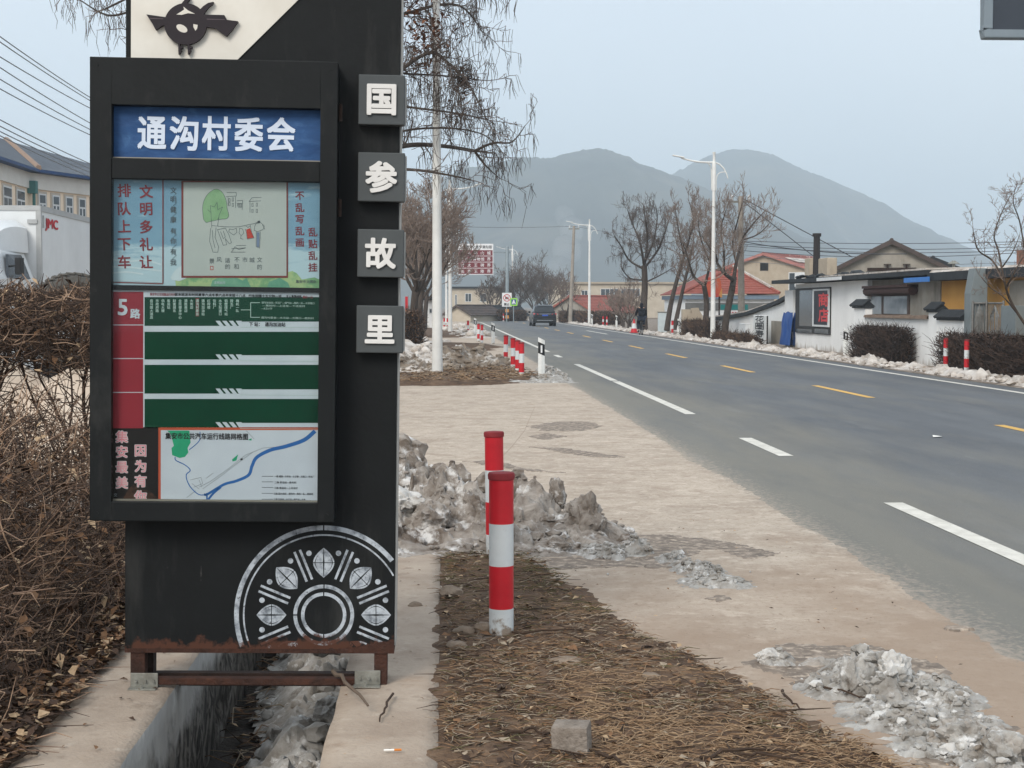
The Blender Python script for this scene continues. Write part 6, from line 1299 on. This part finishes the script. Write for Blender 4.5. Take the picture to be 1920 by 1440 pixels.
mb = MB(); mb.box(-44*k, -.12, PZ(507, Y), 46*k, -.02, PZ(501, Y)); mb.build('gable_beam', M_darkrust, gh)
for px in (1663, 1698): mb = MB(); u = (px-1670)*k; mb.tube([(u, -.1, PZ(508, Y)), (u, -.1, PZ(494, Y))], .05, 6); mb.box(u-.16, -.14, PZ(495.5, Y), u+.16, -.05, PZ(494, Y)); mb.build('gable_hook', M_darkrust, gh)
sh = house('low dark roofed lean-to right of the old gabled house', (PX(1748, 72), 72, 0), R(-16), 1.35, 6, PZ(508, 72), PZ(487, 72), M_gwall, M_eave, over=.15, name='lean_to')
Y = 112; h2 = house('grey two storey house with a pink tiled roof and small dark attic window', (PX(1428, Y)+.2, Y, 0), R(-32), 4.1, 11, PZ(511, Y), PZ(477, Y), M_beige, M_pinktile, over=.3, snow=(1, .5, .75, 1.5, 8))
hwin(h2, -.35, PZ(507, Y), .3, PZ(492, Y), gm=M_glass, fm=M_dframe, bars=0); hwin(h2, 1.9, 1.2, 3.6, PZ(498, Y)-.5, bars=2)
mb = MB(); mb.box(2.5, -.4, 3.0, 5.6, -.03, PZ(502, Y)-.4); bk = mb.build('side_annex', M_wframe, h2); 
# hipped red house
Y = 88; k = Y/F; hx = PX(1371, Y); hh = thing('red_roofed_house', 'low white house with a bright red hipped tile roof behind the forked tree', 'house', (hx, Y, 0)); ze, zp = PZ(552, Y), PZ(505, Y)+.1; wl, wr = -92*k, 92*k
mb = MB(); mb.box(wl+.25, .35, -.05, wr-.25, 9, ze-.05); mb.build('wall', M_wwall, hh)
mb = MB(); mb.box(wl+.1, .1, ze-.28, wr-.0, 9.2, ze-.04); mb.build('eave_band', mat('eave_blue', (118, 134, 150), .6), hh); mb = MB(); mb.box(wl+.2, .3, ze-.95, wr-.2, .34, ze-.50); mb.build('grey_band', mat('band_grey', (112, 112, 110), .7), hh)
mb = MB(); apex = (18*k, 3.2, zp); nr = 11
for i in range(nr):
    u0, u1 = i/nr, (i+1)/nr; L0 = lambda u: (wl+(apex[0]-wl)*u, 3.2*u, ze+(zp-ze)*u); R0 = lambda u: (wr+(apex[0]-wr)*u, 3.2*u, ze+(zp-ze)*u)
    a, b, c, d = L0(u0), R0(u0), R0(u1), L0(u1); mb.extrude([(a[0], a[1]-.03, a[2]+.04), (b[0], b[1]-.03, b[2]+.04), c, d], (0, 0, .05))
    for A0, sg in ((L0, -1), (R0, 1)):
        p, q = A0(u0), A0(u1); mb.extrude([p, q, (q[0], 9+.0*u1, q[2]), (p[0], 9.3, p[2])], (0, 0, .05))
mb.box(apex[0]-.15, 3.2, zp-.02, apex[0]+.15, 9, zp+.1)
for A0 in (wl, wr): mb.tube([(A0, 0, ze+.1), (apex[0], 3.2, zp+.12)], .10, 6)
rr = mb.build('roof', M_redtile, hh); mb = MB(); mb.extrude([(wr-.5, .42, ze+.40), (wr-.1, .9, ze+.30), (apex[0]+.3, 3.4, zp+.14), (apex[0]+.1, 3.1, zp+.14)], (0, 0, .12)); mb.build('roof_snow', M_snow, rr)
Y = 80; sgn = thing('teal_signboard', 'teal shop signboard on the white wall under the red hipped roof', 'sign', (PX(1377, Y), Y, 0)); kk = Y/F
mb = MB(); mb.box(-26*kk, 0, PZ(581, Y), 26*kk, .1, PZ(571, Y)); mb.build('board', M_teal, sgn); mb = MB(); mb.box(-27*kk, 0, PZ(588, Y), 13*kk, .08, PZ(582, Y)); mb.build('white_strip', M_wframe, sgn)
mb = MB()
for i in range(6): chunk(mb, ((-18+5*i)*kk, -.02, PZ(586, Y)), .05, i, 1)
mb.build('strip_letter', mat('sign_red', (196, 52, 58)), sgn); mb = MB(); mb.box(-.06, .1, 0, .06, .2, PZ(575, Y)); mb.build('post', M_steel, sgn)
# round cornered red and orange signboard on a post
Y = 82; k = Y/F; fb = thing('round_signboard', 'red and orange signboard with rounded corners behind the tallest street lamp', 'sign', (PX(1337, Y), Y, 0)); mb = MB(); P_ = []
for cx_, cz_, a0 in ((9, 536, 0), (-9, 536, 90), (-9, 543, 180), (9, 543, 270)):
    for j in range(5): a = R(a0+j*22.5); P_.append((cx_*k+6.5*k*math.cos(a), 0, PZ(cz_, Y)+(16 if cz_ < 540 else 14)*k*math.sin(a)))
mb.extrude(P_, (0, .12, 0)); mb.build('board', M_flag, fb); mb = MB(); mb.extrude([(14.5*k, -.012, PZ(558, Y)), (17*k, -.012, PZ(558, Y)), (17*k, -.012, PZ(540, Y)), (11*k, -.012, PZ(552, Y))], (0, .14, 0)); mb.extrude([(-14.5*k, -.012, PZ(559, Y)), (-17*k, -.012, PZ(559, Y)), (-17*k, -.012, PZ(540, Y)), (-11*k, -.012, PZ(552, Y))], (0, .14, 0)); mb.build('orange_edge', M_flago, fb)
mb = MB(); mb.lathe([(.05, -.02), (.05, PZ(545, Y))], (13*k, .18, 0), 8); mb.build('post', M_darkrust, fb)
# long roadside wall with rising coping
X = 14.1; rw = thing('roadside_wall', 'whitewashed roadside wall with a dark rising coping left of the shop', 'wall', (X, 62, 0)); top = [(1330, 602), (1366, 598), (1402, 592), (1436, 580), (1460, 571), (1479, 561)]
P_ = [onX(x, y, X) for x, y in top]; P_ = [(X, p.y, p.z) for p in P_]; mb = MB(); mb.extrude([(X, P_[0][1], -.05)]+P_+[(X, P_[-1][1], -.05)], (.25, 0, 0)); rel(rw, mb).build('wall', M_wwall, rw)
mb = MB(); mb.extrude([(X-.15, y, z+.01) for _, y, z in P_]+[(X-.15, y, z+.16) for _, y, z in P_[::-1]], (.6, 0, 0)); cp = rel(rw, mb).build('coping', M_eave, rw)
mb = MB(); mb.extrude([(X-.05, y, z+.165) for _, y, z in P_[:4]]+[(X-.05, y, z+.24) for _, y, z in P_[:4][::-1]], (.45, 0, 0)); rel(rw, mb).build('coping_snow', M_snow, cp)
mb = MB(); a, b = onX(1447, 640, X), onX(1472, 640, X); mb.box(X-.03, b.y, -.05, X-.001, a.y, .95); rel(rw, mb).build('bare_brickwork', M_gwall, rw)
mb = MB(); a = onX(1481, 560, X-.3); mb.box(X-.5, onX(1492, 560, X-.4).y, -.05, X-.15, a.y, 2.2); rel(rw, mb).build('end_pier', M_wwall, rw)
X = 13.5; a, b = onX(1414, 620, X), onX(1438, 620, X); fs_ = thing('upright_signboard', 'white upright signboard with four black characters leaning on the roadside wall', 'sign', (X, b.y, 0)); zt, zb_ = onX(1426, 591, X).z, onX(1426, 646, X).z
mb = MB(); mb.box(-.04, 0, zb_, .04, a.y-b.y, zt); mb.build('board', mat('board_white', (218, 220, 218), .6), fs_, bevel=.03); mb = MB(); mb.box(-.06, .02, 0, .06, a.y-b.y-.02, zb_-.001); mb.build('foot', M_gwall, fs_); mb = MB()
for i, ch in enumerate('花圈寿衣'): zc = zt-(zt-zb_)*(.13+.247*i); write(mb, ch, lambda p, q, z: (-.045-z, (a.y-b.y)/2-p, zc+q), .245*(zt-zb_)*.88, 0, .03, 0, width=(a.y-b.y)*.66)
mb.build('lettering', M_sblack, fs_); mb = MB(); mb.tube([(.0, -.06, 0), (.0, -.06, zt-.02)], .035, 6); mb.build('post', M_dframe, fs_)
a, b = onX(1401, 620, X), onX(1413, 620, X); mb = MB(); mb.box(-.25, -.25, 0, .0, a.y-b.y-.25, .78); mb.box(-.265, -.26, .78, .012, a.y-b.y-.24, .81); o = mb.build('white_box', M_wframe, bevel=.02); o.location = (X-.1, b.y+.3, 0); tag(o, 'plain white box standing left of the upright signboard', 'box')
Y = 78; k = Y/F; bw = thing('broken_wall', 'broken stub of plastered wall behind the low rounded hedge', 'wall', (PX(1300, Y), Y, 0)); mb = MB(); mb.extrude([(-20*k, 0, -.05), (-20*k, 0, PZ(580, Y)), (-6*k, 0, PZ(580, Y)), (-4*k, 0, PZ(590, Y)), (-2*k, 0, PZ(578, Y)), (10*k, 0, PZ(577, Y)), (12*k, 0, PZ(583, Y)), (18*k, 0, PZ(592, Y)), (19*k, 0, -.05)], (0, .5, 0)); mb.build('wall', M_beige, bw)
# far houses
Y = 150; h3 = house('grey gabled cottage with a bright red roof beyond the far hedge', (PX(1070, Y), Y, 0), R(-38), 2.8, 9, PZ(584, Y)-.1, PZ(557, Y), M_gwall, M_redtile, over=.3); 
Y = 152; h4 = house('cottage with a cream yellow gable far down the left side', (PX(858, Y), Y, 0), R(-30), 1.5, 7, PZ(590, Y), PZ(575, Y), M_cream, M_oldtile, over=.3)
Y = 164; h5 = house('small dark roofed shed at the left of the road bend', (PX(915, Y), Y, 0), R(-60), 1.8, 4, PZ(592, Y), PZ(576, Y), M_gwall, M_eave, over=.3, name='roadside_shed')
def flat(label, px0, px1, py, Y, D, wall, winpx=(), name='flat_building', roofm=None, base=-.05):
    b = thing(name, label, 'building', (PX(px0, Y), Y, 0)); w_ = PX(px1, Y)-PX(px0, Y); zt = PZ(py, Y); mb = MB(); mb.box(0, 0, base, w_, D, zt); mb.build('wall', wall, b)
    mb = MB(); mb.box(-.3, -.3, zt+.002, w_+.3, D+.3, zt+.25); mb.build('roof', roofm or M_beige, b)
    for x0, y0, x1, y1, bars in winpx: hwin(b, PX(x0, Y)-PX(px0, Y), PZ(y1, Y), PX(x1, Y)-PX(px0, Y), PZ(y0, Y), bars=bars)
    return b
flat('long cream building with a glazed verandah far across the road', 1040, 1296, 532, 200, 12, M_cream, ((1126, 541, 1160, 556, 3), (1164, 541, 1200, 556, 3), (1060, 544, 1072, 554, 1), (1090, 544, 1102, 554, 1)))
flat('pale far building behind the brown direction sign', 842, 940, 541, 195, 10, M_cream, ((853, 552, 857, 576, 0), (872, 550, 884, 566, 1), (900, 550, 912, 566, 1)), roofm=M_eave)
flat('small white building half hidden by the nearest lamp post', 782, 812, 563, 100, 5, M_wwall, ((804, 578, 811, 588, 0), (786, 572, 795, 590, 1)), roofm=M_eave)
Y = 62; t = thing('red_banner', 'narrow red banner standing beside the dark trunk on the left verge', 'banner', (PX(762, Y), Y, 0)); mb = MB(); mb.box(-.05, -.02, PZ(583, Y), .06, .02, PZ(556, Y)); mb.build('cloth', M_bred, t); mb = MB(); mb.tube([(.08, 0, 0), (.08, 0, PZ(554, Y))], .015, 6); mb.build('pole', M_steel, t)

# ================================================================== POLES AND CABLES
M_cpole = mat('concrete_pole', (158, 150, 140), .9, (134, 126, 116), scale=2); M_cable = mat('cable_dark', (66, 68, 72), .7); M_cableg = mat('cable_grey', (110, 114, 120), .6)
def upole(label, px0, px1, Y, py):
    x0, x1, zt = PX(px0, Y), PX(px1, Y), PZ(py, Y); t = thing('utility_pole', label, 'pole', (x0, Y, 0), 'concrete utility poles'); mb = MB(); mb.tube([(0, 0, -.05), (x1-x0, 0, zt)], [.19, .12], 12); mb.build('pole', M_cpole, t, smooth=True)
    mb = MB(); mb.box(x1-x0-.5, -.05, zt-.32, x1-x0+.5, .05, zt-.22); ca = mb.build('crossarm', M_galv, t); mb = MB()
    for u in (-.42, .42): mb.lathe([(.05, -.2), (.08, -.14), (.05, -.08), (.08, -.02), (.03, .06)], (x1-x0+u, 0, zt), 8)
    mb.build('insulator', M_wframe, ca); return t
upole('concrete pole with white insulators behind the distant lamp', 1069, 1076, 138, 423); upole('concrete pole rising behind the forked bare tree', 1391, 1387, 72.5, 366)
def cable(label, pts, r, m=None, sag=0, group='overhead cables'):
    a, b = pts; P_ = [a.lerp(b, i/24)-Vector((0, 0, sag*4*(i/24)*(1-i/24))) for i in range(25)]; mb = MB(); mb.tube(P_, r, 5); return tag(mb.build('overhead_cable', m or M_cable, smooth=True), label, 'cable', group)
cable('long thin cable crossing in front of the hills from the concrete pole', (at(1075, 424, 138), at(600, 405, 150)), .025, M_cableg, .5); cable('thin cable between the two concrete poles across the road', (at(1077, 424, 138), at(1387, 440, 110)), .022, M_cableg, .5)
cable('uppermost dark cable running down from the concrete pole to the right', (at(1389, 370, 72.5), at(1598, 482, 66)), .022); cable('second dark cable running down steeply from the concrete pole', (at(1389, 374, 72.5), at(1525, 480, 66)), .022)
for i, (y0, y1, s, Y0, lb) in enumerate(((452, 450, .15, 80, 'highest level cable above the gabled roof'), (458, 458, .25, 78, 'second level cable above the gabled roof, in a bundle'), (461, 464, .3, 78, 'third level cable above the gabled roof, lowest of the bundle'), (470, 466, .35, 76, 'sagging cable crossing just below the bundle'), (478, 485, .4, 82, 'faint low cable behind the gabled roof'), (490, 494, .3, 84, 'lowest faint cable right of the gabled roof'))): cable(lb, (at(1395, y0, Y0), at(2010, y1, Y0-12)), .016 if i < 4 else .012, M_cable if i < 4 else M_cableg, s)
cable('dark guy cable from the pole towards the shop roof', (at(1388, 452, 72.5), at(1700, 476, 62)), .022, sag=.2)
for i, ((x0, y0), (x1, y1)) in enumerate((((0, 56), (170, 170)), ((0, 66), (170, 176)), ((0, 94), (170, 190)), ((0, 114), (170, 218)), ((0, 136), (170, 230)), ((0, 154), (170, 240)), ((0, 212), (170, 294)), ((0, 224), (170, 303)), ((0, 234), (170, 310)), ((0, 242), (170, 318)))):
    a, b = at(x0, y0, 38), at(x1, y1, 52); d = b-a; nth = ('topmost', 'second', 'third', 'fourth', 'fifth', 'sixth', 'seventh', 'eighth', 'ninth', 'lowest')[i]
    cable(f'{nth} of ten grey cables over the blue edged roof at the left', (a-d*.6, b+d*1.2), .016, M_cableg, .25, 'grey cables at the left')

# ================================================================== LEFT SIDE: TRUCK, TYRE, LONG BUILDING
M_truck = mat('truck_white', (216, 219, 220), .4, (202, 205, 206), scale=1.2, spec=.4); M_seam = mat('truck_seam', (170, 172, 172), .5)
Yt = 22.2; xs = PX(78, Yt); tk = thing('box_truck', 'white box truck parked behind the leafless hedge', 'truck', (xs, Yt, 0)); zt = PZ(388, Yt)
mb = MB(); mb.box(-2.1, 0, .75, 0, 6.2, zt); bxx = mb.build('cargo_box', M_truck, tk, bevel=.03)
mb = MB(); mb.box(-.06, -.012, .75, .012, .05, zt-.01); mb.box(-.02, .0, zt-.08, .014, 6.2, zt+.004); mb.box(-2.1, -.014, zt-.07, -.0, .02, zt+.004); mb.box(0.001, .0, .75, .016, 6.2, .84); mb.build('edge_rail', M_seam, bxx)
mb = MB(); 
for y_ in (.12,): mb.box(.001, y_, PZ(428, Yt), .016, y_+.05, PZ(405, Yt))
mb.box(-.18, -.03, zt-.26, -.04, -.013, zt-.20); mb.build('latch', M_seam, bxx)
mb = MB(); c = at(97, 422, Yt+.5); write(mb, 'JMC', lambda a, b, z: (.006+z*10, .62+a*2.1, c.z+b), .17, 0, .03); mb.build('lettering', mat('truck_red', (196, 44, 56), .5), bxx)
cabm = MB(); loft(cabm, [[(-2.0, y_, .5), (-.10, y_, .5), (-.08, y_, PZ(520, 21)), (-.22, y_, zz), (-1.9, y_, zz), (-2.02, y_, PZ(520, 21))] for y_, zz in ((-.08, PZ(470, 21.5)), (-1.25, PZ(470, 21)), (-1.62, PZ(490, 20.6)), (-2.05, PZ(535, 20.4)))]); cb = cabm.build('cab', M_truck, tk, bevel=.04)
mb = MB(); mb.extrude([(-.092, -.35, PZ(522, 21)), (-.092, -1.45, PZ(522, 21)), (-.15, -1.25, PZ(478, 21)+.0), (-.19, -.45, PZ(476, 21))], (.035, 0, 0)); mb.build('door_window', mat('truck_glass', (52, 60, 68), .25, (38, 46, 54), scale=2, spec=.3), cb)
mb = MB(); mb.extrude([(-1.85, -2.0, PZ(531, 20.4)), (-.22, -2.0, PZ(531, 20.4)), (-.32, -1.62, PZ(492, 20.6)-.02), (-1.8, -1.62, PZ(492, 20.6)-.02)], (0, -.035, .02)); mb.build('windscreen', mat('truck_glass', (96, 106, 116)), cb)
mb = MB(); mb.box(.02, -1.42, PZ(515, 20.8), .10, -1.24, PZ(484, 20.8)); mb.tube([(-.1, -1.3, PZ(500, 20.8)), (.06, -1.33, PZ(498, 20.8))], .015, 5); mb.build('wing_mirror', M_plastic, cb, bevel=.03)
dfm = MB(); secs = []
for j in range(7):
    u = j/6; y_ = -.05-1.25*u; h = PZ(413, 21.8)-PZ(472, 21.5); top = PZ(472, 21.5)+h*(math.sqrt(max(0, 1-u*u))*.92+.08); secs.append([(-1.95+.1*u, y_, PZ(473, 21.5)), (-.16-.1*u, y_, PZ(473, 21.5)), (-.18-.14*u, y_, top-.10*(1-u)-.02), (-.34-.2*u, y_, top), (-1.76+.2*u, y_, top), (-1.93+.12*u, y_, top-.1)])
loft(dfm, secs); dfm.build('wind_deflector', M_truck, tk, smooth=True)
for x_ in (-.28, -1.9):
    for y_ in (-.9, 4.6): mb = MB(); mb.extrude([(x_, y_+.4*math.cos(a*math.pi/10), .4+.4*math.sin(a*math.pi/10)) for a in range(20)], (.24, 0, 0)); mb.build('wheel', M_tyre, tk, bevel=.02)
mb = MB(); mb.box(-1.7, -.5, .45, -.4, 6, .74); mb.build('chassis', M_plastic, tk)
# heap of sand with a worn tyre on it
M_sand = mat('sand', (202, 186, 168), .95, (176, 158, 140), scale=2, bump=.5, bscale=16)
heap('sand_heap', 'broad heap of pale sand between the leafless hedge and truck', [(-5.2, 15.4, 1.9, 1.3, 1.20), (-3.6, 15.0, 1.0, 1.2, 1.0), (-7.5, 15.6, 1.6, 1.3, 1.0)], .12, M_sand, rough=.10, ns=1.2, seed=31, cat='sand heap')
Y = 15.3; tyx = PX(137, Y); ro = .46; zc = PZ(515, Y)-ro; tt = thing('worn_tyre', 'worn truck tyre standing on the sand heap behind the leafless hedge', 'tyre', (tyx, Y, 0)); mb = MB(); prof = [(.25, -.14), (ro-.08, -.17), (ro-.015, -.15), (ro, -.08), (ro, .08), (ro-.015, .15), (ro-.08, .17), (.25, .14)]; N = 40; VV = []
M_wt = mat('worn_tyre', (96, 94, 90), .95, (74, 72, 68), scale=5, bump=.4)
ax = Matrix.Rotation(R(25), 3, 'Z')
for a in range(N):
    t_ = 2*math.pi*a/N
    for r_, u in prof: g_ = ro*.03*(a % 2) if r_ > ro-.05 else 0; VV.append(ax @ Vector(((r_-g_)*math.cos(t_), u, zc+(r_-g_)*math.sin(t_))))
np_ = len(prof); mb.add(VV, [(a*np_+i, a*np_+(i+1) % np_, ((a+1) % N)*np_+(i+1) % np_, ((a+1) % N)*np_+i) for a in range(N) for i in range(np_)]); mb.build('casing', M_wt, tt)
mb = MB()
for a in range(N):
    t_ = 2*math.pi*a/N
    for sg in (-1, 1): p0 = ax @ Vector((ro*math.cos(t_), sg*.14, zc+ro*math.sin(t_))); p1 = ax @ Vector(((ro+.01)*math.cos(t_+.12), 0, zc+(ro+.01)*math.sin(t_+.12))); mb.tube([p0, p1], .016, 5)
mb.build('tread', M_wt, tt)
# long two storey building: two wings meeting at a blunt angle
M_lb = mat('school_wall', (240, 220, 196), .9, (230, 210, 186), scale=.8); M_grey = mat('school_grey', (190, 180, 168), .9, (176, 166, 154), scale=1); M_fas = mat('school_fascia', (214, 212, 206), .85, (200, 197, 190), scale=1); M_bedge = mat('blue_edge', (44, 74, 118), .6, (38, 64, 104), scale=2); M_sroof = mat('school_roof', (92, 98, 106), .85, (78, 84, 92), scale=1.2, bump=.3)
ze = 7.6; CX, CY = -18.45, 67.9; lb = thing('long_building', 'long two storey building with a grey roof edged in blue at the left', 'building', (CX, CY, 0))
wings = [(Vector((0, -1, 0)), Vector((1, 0, 0)), 30, 2.0), (Vector((.37, .93, 0)).normalized(), Vector((.93, -.37, 0)).normalized(), 15, 1.0)]
def obox(mb, D, N_, u0, u1, n0, n1, z0, z1):
    P = [D*u+N_*n for u, n in ((u0, n0), (u1, n0), (u1, n1), (u0, n1))]; P = [(p.x, p.y) for p in P]
    if D.cross(N_).z < 0: P = P[::-1]
    mb.extrude([(x, y, z0) for x, y in P], (0, 0, z1-z0))
ap = Vector((-3.3, 8.3, 9.85))
rfm = MB(); wm, fm_, em = MB(), MB(), MB()
for q, (D, N_, L, st) in enumerate(wings):
    e0 = .003*q
    obox(wm, D, N_, 0 if q == 0 else .0, L, -7-q, 0-e0, -.05, ze-.78+e0); obox(fm_, D, N_, -.1, L+.1, -7-q*.1, .10+e0, ze-.779, ze-.075-e0); obox(em, D, N_, -.2, L+.5, -7, .52+e0, ze-.07, ze+.06+e0)
    a = D*L+N_*.52; c = Vector((.5, -.1, 0)); top = Vector((ap.x, -L, ap.z)) if q == 0 else Vector((-1.6, 21.5, ap.z-.1)); rfm.poly([(c.x, c.y, ze+.07), (a.x, a.y, ze+.07), tuple(top), tuple(ap)])
rfm.poly([tuple(ap), (ap.x, -30, ap.z), (-8, -30, ze), (-8, 9, ze)]); rfm.poly([(-1.6, 21.5, ap.z-.1), tuple(D*L+N_*.52+Vector((0, 0, ze+.07))), (2, 24, ze)]); rfm.poly([tuple(ap), (-8, 9, ze), (-4, 26, ze), (-1.6, 21.5, ap.z-.1)])
wm.build('wall', M_lb, lb); fm_.build('fascia', M_fas, lb); em.build('roof_edge', M_bedge, lb); rf2 = rfm.build('roof', M_sroof, lb)
mb = MB(); mb.tube([(.5, -.1, ze+.12), tuple(ap+Vector((0, 0, .04)))], .14, 6); mb.build('valley_flashing', mat('valley', (150, 128, 112), .9), rf2)
mb = MB(); mb.tube([(.25, -.0, 0), (.25, -.0, ze-.5)], .07, 8); mb.box(.02, -.2, ze-1.0, .38, .2, ze-.45); mb.build('drain_pipe', mat('pipe_green', (70, 120, 118), .7), lb)
for q, (D, N_, L, st) in enumerate(wings):
    for i in range(int(L/st)-1):
        u = 1.35+st*i if q == 0 else .95+st*i; hw = .62 if q == 0 else .27
        for z0, z1 in ((ze-2.75, ze-.95), (ze-6.1, ze-4.3)):
            mb = MB(); obox(mb, D, N_, u-hw-.09, u+hw+.09, 0, .03, z0-.08, z1+.1); w_ = mb.build('window', M_grey, lb); mb = MB(); obox(mb, D, N_, u-hw, u+hw, .031, .06, z0, z1); mb.build('frame', M_wframe, w_)
            mb = MB(); obox(mb, D, N_, u-hw+.07, u-.05, .061, .066, z0+.08, z1-.5); obox(mb, D, N_, u+.05, u+hw-.07, .061, .066, z0+.08, z1-.5); obox(mb, D, N_, u-hw+.07, u+hw-.07, .061, .066, z1-.42, z1-.07); mb.build('pane', M_win, w_)

# ================================================================== MOUNTAINS AND HAZE
M_hill = mat('winter_forest', (70, 74, 66), .95, (40, 46, 44), scale=.012, bump=.4, bscale=.1, detail=10)
layer(M_hill, (98, 90, 76), .006, .5, .7, None, .7); layer(M_hill, (36, 42, 42), .03, .52, .66, None, .7)
def mountain(name, prof, Y0, D, seed, base=0):
    P_ = [(at(x, 573, Y0).x, PZ(y, Y0)) for x, y in prof]
    def ridge(X):
        if X <= P_[0][0]: return P_[0][1]
        for (a, za), (b, zb) in zip(P_, P_[1:]):
            if X <= b: t = (X-a)/(b-a); return za+(zb-za)*(t*t*(3-2*t)*.3+t*.7)
        return P_[-1][1]
    x0, x1 = P_[0][0], P_[-1][0]; nx, ny = 300, 46; V = []
    for j in range(ny+1):
        v = j/ny
        for i in range(nx+1):
            X = x0+(x1-x0)*i/nx; r = ridge(X); t = (v-.62)/.62 if v < .62 else (v-.62)/.38
            e = (1+math.cos(math.pi*min(1, abs(t))))/2; sp_ = 1-.55*abs(noise.noise((X*.006+seed, v*2.2, 0)))*(1-e)*1.6-.22*abs(noise.noise((X*.018+seed, v*5, 3)))*(1-e)*1.6
            z = r*e**.9*sp_+(noise.noise((X*.02, v*14, seed))*5+noise.noise((X*.09, v*50, seed))*2.6+noise.noise((X*.3, v*150, seed))*1.6)*min(1, r/80)*e
            V.append((X+noise.noise((v*7, seed, X*.002))*40*(1-e), Y0+D*(v-.62), z-2+base))
    n = nx+1; Fq = [(j*n+i, j*n+i+1, (j+1)*n+i+1, (j+1)*n+i) for j in range(ny) for i in range(nx)]
    return struct(np_mesh(name, V, [(np.array(Fq), 0)], M_hill, smooth=True))
mountain('hills', [(300, 575), (500, 520), (640, 450), (740, 380), (830, 335), (880, 318), (930, 305), (965, 297), (1000, 294), (1030, 294), (1062, 289), (1090, 284), (1115, 282), (1150, 289), (1180, 302), (1215, 315), (1250, 329), (1300, 352), (1360, 385), (1430, 425), (1520, 470), (1640, 520), (1760, 575)], 1750, 1100, 3)
mountain('farther_hills', [(1000, 560), (1100, 440), (1180, 372), (1250, 329), (1275, 315), (1300, 302), (1330, 288), (1365, 279), (1395, 279), (1425, 287), (1460, 305), (1500, 324), (1545, 340), (1585, 362), (1625, 388), (1670, 416), (1715, 444), (1760, 466), (1800, 480), (1860, 490), (1930, 498), (2020, 500), (2200, 540), (2400, 575)], 2500, 1300, 9)
sm = MB(); Ysm = 420
for (px, py, r, sx) in ((1050, 505, 22, 1.2), (1062, 470, 26, 1.1), (1072, 432, 24, 1.0), (1058, 405, 18, 1.1)): chunk(sm, tuple(at(px, py, Ysm)), r*Ysm/F*1.0, px*.01, 3, (sx, 1, 1.2), rough=.25)
smm = bpy.data.materials.new('smoke'); smm.use_nodes = True; t = smm.node_tree; t.nodes.clear(); o_ = t.nodes.new('ShaderNodeOutputMaterial'); pv = t.nodes.new('ShaderNodeVolumePrincipled'); pv.inputs['Color'].default_value = (.95, .97, 1, 1); pv.inputs['Density'].default_value = .022
t.links.new(pv.outputs['Volume'], o_.inputs['Volume']); stuff(sm.build('smoke', smm, smooth=True), 'faint pale smoke rising in front of the hills')
hz = MB(); hz.box(-3450, -110, -1.2, 3450, 4350, 345)
hm = bpy.data.materials.new('haze_air'); hm.use_nodes = True; t = hm.node_tree; t.nodes.clear(); o_ = t.nodes.new('ShaderNodeOutputMaterial'); pv = t.nodes.new('ShaderNodeVolumePrincipled')
pv.inputs['Color'].default_value = (.80, .915, 1.0, 1); pv.inputs['Density'].default_value = .00054; pv.inputs['Anisotropy'].default_value = .1
t.links.new(pv.outputs['Volume'], o_.inputs['Volume'])
stuff(hz.build('haze', hm))
